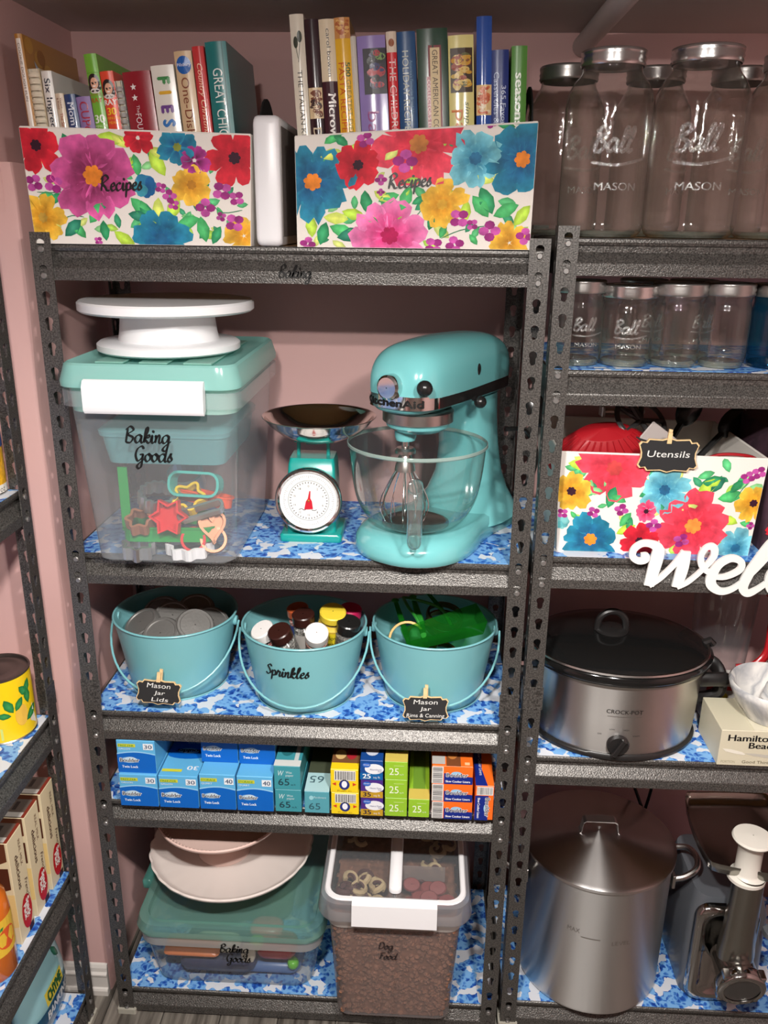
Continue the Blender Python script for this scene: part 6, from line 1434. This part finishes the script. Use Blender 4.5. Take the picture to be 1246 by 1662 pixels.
# ================================================================= Welcome sign
SIGN = [([(152, 345), (195, 345), (192, 385), (140, 400), (88, 360), (92, 290), (150, 235), (225, 235), (285, 280), (280, 400), (245, 640)], [.5, .7, .9, .8, .8, .8, .8, .9, 1.3, 1.5, 1.2]),
        ([(248, 640), (330, 560), (420, 440), (505, 300)], [.6, .7, .7, .9]), ([(508, 295), (500, 450), (472, 645)], [1.2, 1.4, 1.2]),
        ([(475, 645), (560, 590), (660, 470), (735, 340), (725, 250), (670, 255), (635, 330), (650, 420), (700, 480), (745, 500)], [.6, .6, .6, .8, .9, .7, .7, .8, .7, .6]),
        ([(745, 530), (850, 530), (960, 460), (960, 380), (880, 350), (790, 410), (745, 520), (750, 610), (830, 672), (920, 650), (1010, 560), (1100, 430), (1190, 270), (1210, 190), (1170, 190), (1100, 340), (1030, 520), (1010, 630), (1055, 685), (1130, 640), (1210, 560)], [.6, .7, .8, .8, .9, 1.0, 1.2, 1.2, .9, .7, .6, .7, .8, .8, .8, 1.0, 1.2, 1.1, .9, .7, .6]),
        ([(1380, 420), (1340, 370), (1270, 400), (1215, 520), (1240, 640), (1320, 670), (1420, 580)], [.9, .8, 1.0, 1.2, 1.1, .8, .6]),
        ([(1520, 360), (1440, 420), (1430, 580), (1510, 660), (1600, 590), (1600, 440), (1530, 360), (1560, 420), (1660, 420)], [.9, 1.1, 1.2, 1.0, 1.1, 1.1, .9, .6, .6]),
        ([(1680, 370), (1670, 520), (1650, 660)], [1.1, 1.3, 1.1]), ([(1660, 560), (1740, 400), (1800, 380), (1800, 500), (1780, 660)], [.6, .8, 1.0, 1.3, 1.1]), ([(1790, 560), (1870, 400), (1930, 380), (1920, 560), (1960, 660), (2060, 580)], [.6, .8, 1.0, 1.2, .9, .6]),
        ([(2060, 530), (2160, 500), (2180, 400), (2110, 370), (2050, 470), (2070, 610), (2160, 660), (2260, 580)], [.6, .8, .9, .9, 1.1, 1.2, .8, .6])]
def sg(q): return (.9295 + (q[0] - 85) * .0001965 + (.0), .0, 1.0915 - (q[1] - 60) * .0001790)
t = thing('welcome_sign', 'white cut-out script sign reading Welcome on the shelf front', 'sign', (0, -.0080, 0))
for i, (pts, ws) in enumerate(SIGN):
    d3 = [(*sg(q)[0::2], w_) for q, w_ in zip(pts, ws)]
    P = smoothpts(d3, 5); loops = []
    for k, (x, z, w_) in enumerate(P):
        a, b = P[max(0, k - 1)], P[min(len(P) - 1, k + 1)]; dx, dz = b[0] - a[0], b[1] - a[1]; L = math.hypot(dx, dz) or 1
        hw = .0068 * max(.35, w_); nx, nz_ = -dz / L * hw, dx / L * hw; of = .0006 + .00003 * i + .000004 * k
        loops.append([(x - nx, of, z - nz_), (x + nx, of, z + nz_), (x + nx, .0055, z + nz_), (x - nx, .0055, z - nz_)])
    MB().loft(loops).build('script_letter', mat('white_sign_paint', C(226, 228, 224), .5), t)

# ================================================================= slow cooker
M_BRUSH = mat('brushed_stainless', (.62, .60, .58), .34, 1.0, bump=None, aniso=.9)
M_BLKG = mat('black_gloss', (.008, .008, .008), .10, 0, .5); M_BLKM = mat('black_satin', (.014, .013, .013), .35)
t = thing('slow_cooker', 'oval stainless slow cooker with black glass lid', 'slow cooker', (.955, .124, ZR[3]))
A_, B_ = .150, .122; bs = B_ / A_
def oval(prof, name, m, seg=88, sh=50): return MB().lathe(prof, seg, False, False, 1.0, bs).build(name, m, t, True, sh)
oval([(.001, .003), (.142, .003), (.148, 0), (.153, .002), (.154, .008), (.150, .012), (.001, .012)], 'base_ring', M_BLKM)
oval([(.147, .010), (.150, .03), (.152, .08), (.155, .143), (.156, .148)], 'steel_shell', M_BRUSH)
oval([(.155, .145), (.1605, .147), (.1615, .151), (.156, .153)], 'steel_lip', M_STEELB)
oval([(.150, .150), (.162, .152), (.168, .158), (.169, .166), (.165, .170), (.158, .168), (.001, .160)], 'stoneware_rim', M_BLKG)
oval([(.162, .1695), (.1635, .1715), (.162, .1745), (.158, .1745)], 'lid_band', M_STEELB)
oval([(.161, .172), (.150, .180), (.11, .189), (.05, .1935), (.001, .1945)], 'lid_glass', M_BLKG)
mb = MB(); mb.at((-.014, 0, .1925)); mb.lathe([(.001, 0), (.028, 0), (.030, .003), (.024, .007), (.001, .008)], 28); mb.build('knob_foot', M_BLKM, t, True)
mb = MB(); mb.at((-.014, 0, .1945)); mb.tube(smoothpts([(-.026, 0, 0), (-.023, 0, .022), (-.012, 0, .034), (0, 0, .037), (.012, 0, .034), (.023, 0, .022), (.026, 0, 0)], 4), .0062, 10); mb.build('lid_knob', M_BLKM, t, True)
for s_ in (-1, 1):
    mb = MB(); mb.m = Matrix.Scale(.95 if s_ > 0 else .90, 4, (1, 0, 0)); mb.tube(smoothpts([(s_ * .148, -.034, .118), (s_ * .190, -.034, .120), (s_ * .205, -.020, .112), (s_ * .208, 0, .098), (s_ * .205, .020, .112), (s_ * .190, .034, .120), (s_ * .148, .034, .118)], 4), .0105, 10, False, 1.3); mb.build('side_handle', M_BLKM, t, True)
    mb = MB(); mb.m = Matrix.Scale(.95 if s_ > 0 else .90, 4, (1, 0, 0)); mb.tube(smoothpts([(s_ * .150, 0, .060), (s_ * .180, 0, .062), (s_ * .205, 0, .075), (s_ * .208, 0, .100)], 4), .012, 10); mb.build('handle_bracket', M_BLKM, t, True)
    MB().tube([(s_ * .150, 0.0, .172), (s_ * .166, 0, .180), (s_ * .172, 0, .172)], .007, 8).build('lid_clip', M_BLKM, t, True)
fm = cyl_map(lambda v: B_ + .002); 
def crock_map(u, v, l):
    x = u; r_ = .147 + .009 * v / .148; y = -bs * math.sqrt(max(1e-6, r_ * r_ - x * x)); return (x, y - .0006 - l, v)
p = Print(); p.text('CROCK-POT', -.006, .096, .0078, C(40, 36, 34), 2, w=.062, align='c', bold=.01); p.rect(-.035, .0895, .023, .0903, C(90, 84, 80), 2, 4)
for a, s_ in ((-.032, 'OFF'), (-.012, 'LOW'), (.012, 'HIGH'), (.030, 'WARM')): p.text(s_, a - .012, .050 + .012 * (abs(a) < .02), .0028, C(60, 56, 54), 2, align='c')
p.build('lettering', crock_map, t)
mb = MB(); mb.at((-.012, -B_ - .0012, .034), rx=PI / 2); mb.lathe([(.019, -.004), (.0195, .004), (.017, .007), (.001, .0075)], 28, True); mb.build('control_knob', M_BLKM, t, True)
mb = MB(); mb.at((-.012, -B_ - .008, .034), ry=.5); mb.box(-.0045, .0045, -.009, .0, -.0185, .0185, .002); mb.build('knob_pointer', M_BLKM, t)

# ================================================================= carton with mortar, pitcher
t = thing('carton', 'cream carton lettered Hamilton Beach under the marble mortar', 'carton', (1.118, .002, ZR[3]))
bw, bd, bh = .250, .108, .0705
MB().box(0, bw, 0, bd, 0, bh, .0008).build('carton_body', mat('cream_card', C(206, 200, 176), .5), t)
MB().box(.055, bw, .001, bd, bh, bh + .0012).build('lid_flap', mat('cream_card_flap', C(216, 210, 188), .5), t)
p = Print(); p.text('Hamilton', .013, .050, .0125, BLACK, 2, w=.078, bold=.03); p.text('Beach', .050, .036, .0120, BLACK, 2, w=.048, bold=.03); p.text('Good Thinking', .042, .006, .0055, C(110, 100, 80), 2, w=.060); p.text('PORTION', .006, .0055, .005, C(170, 164, 140), 2, w=.024)
p.poly([(.005, .034), (.020, .033), (.040, .028), (.046, .024), (.044, .022), (.030, .024), (.012, .028)], C(226, 222, 208), 1.5); p.poly([(.044, .026), (.060, .021), (.13, .012), (.13, .020), (.062, .026)], C(190, 186, 174), 1.5)
p.build('front_print', lambda u, v, l: (u, -.0002 - l, v), t, printmat('carton_print', .38))
M_MARB = mat('white_marble', C(222, 220, 216), .25, 0, .5, coat=.2); nt = M_MARB.node_tree; b = nt.nodes['Principled BSDF']
tc = nt.nodes.new('ShaderNodeTexCoord'); n1 = nt.nodes.new('ShaderNodeTexNoise'); n1.inputs['Scale'].default_value = 9; n1.inputs['Detail'].default_value = 5; n1.inputs['Distortion'].default_value = 1.6
r = nt.nodes.new('ShaderNodeValToRGB'); e = r.color_ramp.elements; e[0].position = .40; e[0].color = (*C(224, 222, 218), 1); e[1].position = .60; e[1].color = (*C(224, 222, 218), 1); k_ = e.new(.49); k_.color = (*C(168, 170, 174), 1)
nt.links.new(tc.outputs['Object'], n1.inputs['Vector']); nt.links.new(n1.outputs['Fac'], r.inputs[0]); nt.links.new(r.outputs[0], b.inputs['Base Color'])
t = thing('mortar', 'white marble mortar bowl standing on the cream carton', 'mortar', (1.216, .050, ZR[3] + .0718))
MB().lathe([(.001, 0), (.040, 0), (.044, .004), (.046, .010), (.062, .030), (.073, .052), (.0765, .064), (.073, .068), (.066, .062), (.055, .036), (.035, .018), (.001, .014)], 56).build('mortar_bowl', M_MARB, t, True, 60)
o = MB().tube([(0, 0, 0), (.012, .002, .022), (.040, .006, .070), (.068, .010, .112)], [.014, .019, .0135, .016], 18).build('pestle', M_MARB, None, True); o.location = (1.204, .042, ZR[3] + .0718 + .036); tag(o, 'white marble pestle leaning in the mortar', 'pestle')
t = thing('pitcher', 'clear plastic pitcher with red handle behind the mortar', 'pitcher', (1.185, .245, ZR[3]))
MB().lathe([(.001, .004), (.044, .004), (.048, .010), (.050, .05), (.056, .16), (.060, .25)], 48).build('pitcher_wall', M_CLEAR, t, True, 60)
M_REDT = mat('red_clear_handle', C(176, 26, 34), .2)
MB().lathe([(.046, .0), (.052, .002), (.053, .012), (.050, .016)], 48, True).build('red_base', M_REDT, t, True)
MB().tube(smoothpts([(.020, -.046, .085), (.050, -.050, .092), (.075, -.045, .12), (.080, -.035, .17), (.080, -.03, .22), (.06, -.02, .245)], 5), [.0065] * 26, 10, False, 1.3).build('handle', M_REDT, t, True)
t = thing('carton', 'white carton with red stripe behind the slow cooker handle', 'carton', (1.135, .145, ZR[3])); MB().box(0, .14, 0, .045, 0, .085, .0008).build('carton_body', mat('white_card', C(205, 200, 194), .5), t)
p = Print(); p.rect(0, .066, .14, .074, C(190, 50, 50), 1); p.ell(.030, .052, .012, .010, C(226, 206, 50), 2, 12); p.build('front_print', lambda u, v, l: (u, -.0003 - l, v), t)
t = thing('coffee_maker', 'black appliance standing at the picture edge behind the mortar', 'appliance', (1.34, .20, ZR[3])); MB().loft([rloop(.12, .14, .02, 0), rloop(.12, .14, .02, .03), rloop(.10, .12, .02, .10), rloop(.11, .13, .02, .24)]).build('appliance_body', M_BLKM, t, True, 50); MB().box(-.05, .05, -.072, -.06, .01, .03, .002).build('switch_panel', M_BLKG, t)

# ================================================================= bottom: stock pot and grinder
M_ALU = mat('spun_aluminium', (.70, .69, .68), .36, 1.0, aniso=.9)
t = thing('stock_pot', 'large lidded aluminium stock pot on the bottom shelf', 'stock pot', (.960, .125, ZR[4]))
MB().lathe([(.001, 0), (.136, 0), (.142, .004), (.144, .012), (.1445, .30), (.147, .303), (.147, .306), (.144, .307)], 88).build('pot_wall', M_ALU, t, True, 50)
MB().lathe([(.1475, .300), (.1500, .302), (.1500, .3075), (.1475, .309), (.142, .310), (.10, .316), (.05, .322), (.001, .325)], 88).build('pot_lid', mat('spun_aluminium_lid', (.62, .60, .59), .32, 1.0, aniso=.9), t, True, 50)
mb = MB(); strap = [(-.062, .3170), (-.040, .3185), (-.036, .323), (-.033, .344), (-.028, .348), (.028, .348), (.033, .344), (.036, .323), (.040, .3185), (.062, .3170)]
mb.loft([[(x, -.010, z + .0015), (x, .010, z + .0015), (x, .010, z + .0035), (x, -.010, z + .0035)] for x, z in strap]); mb.build('lid_handle', mat('sheet_aluminium', (.62, .61, .60), .3, 1.0), t)
for x in (-.051, .051): mb = MB().at((x, 0, .3195)); mb.lathe([(.004, 0), (.0035, .0015), (.001, .002)], 12); mb.build('lid_rivet', M_STEELB, t, True)
for s_ in (-1, 1):
    MB().tube(smoothpts([(s_ * .143, -.042, .250), (s_ * .165, -.042, .256), (s_ * .190, -.030, .266), (s_ * .198, 0, .270), (s_ * .190, .030, .266), (s_ * .165, .042, .256), (s_ * .143, .042, .250)], 4), .0062, 10).build('side_handle', M_STEELB, t, True)
    for y in (-.042, .042): MB().box(s_ * .1435 - .003, s_ * .1435 + .003, y - .008, y + .008, .232, .262, .001).build('handle_bracket', M_STEELB, t)
p = Print(); p.text('MAX', -.075, .196, .010, C(150, 146, 142), 1, w=.024); p.rect(-.048, .188, -.012, .190, C(205, 202, 198), 1, 4); p.text('LEVEL', .010, .178, .009, C(150, 146, 142), 1, w=.036)
p.build('stamped_mark', cyl_map(lambda v: .1446), t, mat('stamped_aluminium', (.55, .53, .51), .4, 1.0))
t = thing('meat_grinder', 'chrome electric meat grinder with tray and white plunger', 'meat grinder', (1.212, .03, ZR[4]))
M_CHR2 = mat('dark_chrome', (.42, .41, .40), .10, 1.0); M_PEW = mat('pewter', (.34, .33, .30), .25, 1.0); M_GREYB = mat('grey_enamel', C(96, 100, 106), .3, .2)
MB().loft([rloop(.150, .200, .02, 0, cy=.115), rloop(.156, .206, .024, .02, cy=.115), rloop(.150, .200, .026, .19, cy=.115), rloop(.130, .18, .03, .235, cy=.115)]).build('motor_housing', M_GREYB, t, True, 50)
mb = MB(); loops = []
for ins, y in ((0, .012), (0, .004), (.004, -.003), (.012, -.005), (.020, -.002), (.026, .004)): loops.append([(x - .012, y, z + .118) for x, z in rrect(.122 - 2 * ins, .232 - 2 * ins, .026, 5)])
mb.loft(loops); mb.build('front_shield', M_CHR2, t, True, 50)
MB().lathe([(.033, .115), (.034, .16), (.030, .20), (.028, .30), (.028, .335)], 36).at().build('feed_throat', M_PEW, t, True).location = (0, -.022, 0)
mb = MB(); mb.at((0, -.02, .125), rx=PI / 2 + .22); mb.lathe([(.037, -.02), (.038, .028), (.043, .034), (.045, .036), (.045, .056), (.042, .059), (.034, .059), (.034, .056), (.001, .056)], 36); mb.build('grinder_head', M_CHR2, t, True, 50)
mb = MB(); mb.at((0, -.02, .125), rx=PI / 2 + .22)
for k in range(4):
    mb = MB(); mb.at((0, -.02, .125), rx=PI / 2 + .22)
    a = PI / 4 + PI / 2 * k; mb.box(-.006 + .046 * math.cos(a), .006 + .046 * math.cos(a), -.006 + .046 * math.sin(a), .006 + .046 * math.sin(a), .036, .056, .002)
    mb.build('ring_lug', M_CHR2, t)
gm = Matrix.Translation((0, -.02, .125)) @ Matrix.Rotation(PI / 2 + .22, 4, 'X'); p = Print(); p.ell(0, 0, .033, .033, (.10, .095, .09), 1, 28)
for i in range(-5, 6):
    for j in range(-5, 6):
        if i * i + j * j < 28: p.ell(i * .0054 + (j % 2) * .0027, j * .0050, .0017, .0017, (.005, .005, .005), 2, 7)
p.build('grinding_plate', lambda u, v, l: tuple(gm @ Vector((u, v, .0566 + l))), t, mat('plate_steel', (.16, .155, .15), .4, .8))
# tray: trapezoid pan with rounded raised rim
def tray_loop(k, z): return [((x + .012) * k, y * k, z) for x, y in smoothpts([(-.055, -.042), (.045, -.062), (.095, -.055), (.115, .03), (.110, .155), (.08, .172), (-.030, .168), (-.062, .155), (-.075, .06), (-.072, -.02)], 3, True)]
mb = MB(); mb.loft([tray_loop(.90, .330), tray_loop(.98, .334), tray_loop(1.0, .352), tray_loop(1.015, .354), tray_loop(1.015, .350), tray_loop(.97, .337), tray_loop(.90, .333)], True, True); o = mb.build('meat_tray', M_PEW, t, True, 60); o.location = (-.012, .02, 0)
o = MB().lathe([(.001, .330), (.034, .330), (.034, .336), (.024, .342), (.022, .346), (.022, .405), (.026, .410), (.034, .414), (.036, .418), (.034, .422), (.001, .424)], 36).build('plunger', mat('cream_plastic', C(226, 222, 212), .35), t, True, 50); o.location = (-.004, -.018, -.006)
mb = MB(); mb.at((.062, -.008, .195), rx=PI / 2); mb.lathe([(.014, 0), (.015, .012), (.012, .018), (.001, .019)], 7); mb.build('locking_knob', M_GREYB, t, True)
MB().tube(smoothpts([(-.10, .26, .02), (-.12, .255, .20), (-.11, .25, .33), (-.14, .25, .40), (-.16, .25, .36), (-.115, .25, .24)], 5), .0035, 8).build('power_cord', M_BLACKP, t, True)
# ================================================================= left unit
def can(label, loc, r_, h, body, deco_=None, lidm=None):
    t = thing('food_can', label, 'can', loc, 0, 'food cans on the left shelves')
    MB().lathe([(r_, .003), (r_, h - .003)], 48).build('can_label', body, t, True)
    MB().lathe([(.001, .004), (r_ - .003, .004), (r_ + .0008, 0), (r_ + .0012, .002), (r_, .004)], 48).build('bottom_rim', M_STEELB, t, True)
    MB().lathe([(r_, h - .004), (r_ + .0012, h - .002), (r_ + .0008, h), (r_ - .002, h), (r_ - .003, h - .004), (r_ * .7, h - .0035), (r_ * .66, h - .0045), (r_ * .4, h - .0035), (.001, h - .0035)], 48).build('can_lid', lidm or mat('dark_can_lid', (.12, .10, .09), .3, .8), t, True, 40)
    if deco_: p = Print(); deco_(p); p.build('label_print', cyl_map(lambda v: r_ + .0004, a0=-.75), t)
    return t
def pine(p):
    for (u, v, a, L) in ((.0, .055, 2.0, .030), (.004, .056, 1.0, .026), (-.004, .05, 2.9, .024), (.022, .03, .6, .034), (.030, .06, 1.6, .03), (.034, .075, 2.3, .03), (.026, .078, 1.2, .028), (-.05, .06, 1.8, .04), (-.055, .04, 2.4, .03)):
        Floral.leaf(p, u, v, L, a, C(24, 110, 50), 2)
    p.poly([(.030, .025), (.048, .012), (.040, .055)], C(225, 220, 205), 1.5); p.ell(.014, .045, .012, .020, C(225, 180, 70), 1.4); p.rect(-.045, .008, -.020, .030, C(205, 215, 120), 1.5); p.rect(-.075, .03, -.06, .10, C(30, 120, 60), 1.5)
can('large bright yellow fruit can with green leaves on its label', (-.117, -.058, ZL[2]), .0515, .118, mat('yellow_can_label', C(236, 200, 20), .35), pine)
can('corn can with blue band and yellow kernels at the picture edge', (-.117, -.032, ZL[1]), .0430, .112, mat('corn_kernels', C(225, 170, 40), .35, bump=(140, .6), var=(140, .3)), lambda p: [p.rect(-.06, .075, .06, .107, C(40, 70, 130), 1, 12), p.rect(-.06, .0, .06, .016, C(225, 222, 214), 1, 12), p.text('CORN', -.01, .084, .012, C(235, 235, 230), 2), p.text('15 OZ', .012, .005, .006, C(60, 60, 60), 2)])
CRMB = C(222, 206, 170)
def pudding(label, y0, x0=-.072):
    w, h, d = .050, .210, .125
    t = thing('pudding_box', label, 'carton', (x0, y0, ZL[3]), 0, 'pudding boxes on the left shelf')
    MB().box(-d, 0, 0, w, 0, h, .001).build('carton_body', mat('pudding_card', CRMB, .45), t)
    MB().box(-d + .002, -.001, .001, w - .001, h, h + .0008).build('top_flap', mat('pudding_top', C(96, 84, 76), .5), t)
    p = Print(); br = C(70, 32, 20)   # face looking into the room: u towards +y
    p.text('delicious', .016, .150, .011, br, 2, w=.060, rot=-PI / 2, bold=.02); p.text('REAL MILK', .032, .168, .007, C(120, 90, 70), 2, w=.046, rot=-PI / 2); p.text('French', .036, .095, .009, br, 2, w=.036, rot=-PI / 2, shear=.3)
    p.ell(.030, .040, .017, .030, C(190, 24, 34), 2, 18); p.text('Snack', .030, .062, .010, C(240, 236, 230), 4, w=.034, rot=-PI / 2, bold=.05); p.text('Pack', .020, .056, .010, C(240, 236, 230), 4, w=.026, rot=-PI / 2, bold=.05); p.rect(.030, .0, .046, .012, C(60, 28, 22), 1.5)
    p.build('face_print', lambda u, v, l: (.0002 + l, u, v * 1.13), t)
    p = Print()   # side looking to the camera
    p.poly([(-.004, .186), (-.055, .186), (-.040, .165), (-.016, .150), (-.004, .155)], C(96, 52, 34), 1); p.poly([(-.004, .142), (-.050, .140), (-.060, .120), (-.030, .096), (-.004, .104)], C(80, 40, 26), 1); p.poly([(-.0, .094), (-.09, .090), (-.10, .04), (-.05, .022), (-.0, .034)], C(226, 196, 130), 1); p.ell(-.045, .06, .035, .022, C(206, 168, 96), 1.5); p.text('Made With', -.075, .010, .008, br, 2, w=.06)
    p.build('side_print', lambda u, v, l: (u, -.0002 - l, v * 1.125), t)
    p = Print(); p.rect(-.12, .002, -.006, .014, C(190, 184, 176), 1); p.rect(-.006, 0, 0, .05, C(130, 50, 36), 1)
    for i in range(7): p.rect(-.115 + i * .014, .020, -.108 + i * .014, .042, C(60, 52, 48), 1)
    p.build('top_print', top_map(0, 0, .2110), t); return t
pudding('cream pudding box nearest the back wall on the left shelf', -.060); pudding('cream pudding box second from the back wall', -.123); pudding('cream pudding box beside the juice bottle at the picture edge', -.186)
t = thing('juice_bottle', 'orange juice bottle with fruit label at the picture edge', 'bottle', (-.108, -.262, ZL[3])); t.location = (-.098, -.238, ZL[3])
MB().lathe([(.001, 0), (.036, 0), (.040, .006), (.040, .12), (.036, .15), (.018, .18), (.016, .20), (.001, .20)], 36).build('bottle_body', mat('orange_juice', C(214, 110, 30), .2, 0, .5, coat=.4), t, True, 50)
p = Print(); p.rect(-.05, .050, .05, .118, C(232, 190, 60), 1, 14); p.text('V', -.02, .066, .04, C(40, 140, 60), 3); p.ell(.02, .08, .02, .02, C(220, 90, 40), 2); p.build('fruit_label', cyl_map(lambda v: .0404, a0=-.7), t); MB().lathe([(.017, .196), (.019, .198), (.019, .216), (.001, .218)], 24).build('cap', M_WHITEP, t, True)
# bag of chips on the lowest shelf
t = thing('snack_bag', 'glossy pale blue and navy snack bag on the lowest left shelf', 'bag', (-.112, -.085, ZL[4]), PI / 2)
M_BAG = mat('blue_bag_film', C(150, 200, 208), .18, 0, .6, coat=.5, bump=(30, .8, 3))
loops = []
for k in range(15):
    v = k / 14; th = .060 * math.sin(PI * min(1, v * 1.02 + .06)) ** .6 + .002; hw = .085 * (1 - .10 * abs(v - .45))
    L = []
    for i in range(36):
        a = 2 * PI * i / 36; wob = 1 + .05 * math.sin(5 * a + v * 9) * (v * (1 - v) * 4)
        L.append((hw * abs(math.cos(a)) ** .7 * (1 if math.cos(a) > 0 else -1), th * .5 * math.sin(a) * wob + .01 * v, v * .185 + .004 * math.sin(a * 3) * v))
    loops.append(L)
MB().loft(loops).build('bag_film', M_BAG, t, True, 70)
def bag_pt(u, v, l):
    q = min(1, max(0, v / .185)); th = .060 * math.sin(PI * min(1, q * 1.02 + .06)) ** .6 + .002; hw = .085 * (1 - .10 * abs(q - .45)); c_ = min(.98, abs(u) / hw) ** (1 / .7); s_ = -math.sqrt(max(0, 1 - c_ * c_))
    return (u, th * .5 * s_ + .01 * q - .0014 - l, v)
p = Print()
for i in range(14):
    for j in range(7):
        u0, u1 = -.075 + .15 * i / 14, -.075 + .15 * (i + 1) / 14; v0, v1 = .012 + .066 * j / 7, .012 + .066 * (j + 1) / 7; e = .012 * math.sin((i / 14) * PI)
        p.rect(u0, v0, u1, v1, C(22, 78, 110), 1)
p.text('CHYME', .005, .086, .020, C(40, 90, 50), 5, w=.056, align='c', bold=.05); p.rect(-.030, .081, .040, .110, C(222, 200, 70), 3, 8); p.text('BANKING', .010, .052, .020, C(232, 236, 236), 5, w=.085, align='c', bold=.03); p.text('crispy chips', .02, .026, .008, C(110, 170, 190), 5, w=.05, align='c', shear=.3)
for q in ((.052, .125, .03, 2.0), (.060, .150, .03, 1.3)): Floral.leaf(p, q[0], q[1], q[2], q[3], C(30, 100, 80), 3)
p.build('bag_print', bag_pt, t, printmat('bag_print', .2, .6))
t = thing('snack_bag', 'crinkled clear wrapper bag behind the blue snack bag', 'bag', (-.215, -.10, ZL[4]), PI / 2)
MB().loft([[(x * k, y * k + .02 * z, z * 1.0) for x, y in rrect(.16, .08, .03, 4)] for k, z in ((.7, 0), (1, .05), (1.02, .12), (.9, .18), (.85, .205))]).build('bag_film', thin('crinkled_film', (.85, .86, .88), (.5, .5, .52), .08, .25, C(150, 150, 155), .2, refl=2.0, bump=(40, .9)), t, True, 70)
MB().sphere((0, 0, .08), .05, 16, 10, 1.3, .6, 1.3).build('bag_contents', mat('dark_snack', C(70, 60, 60), .6, bump=(80, .5)), t, True)
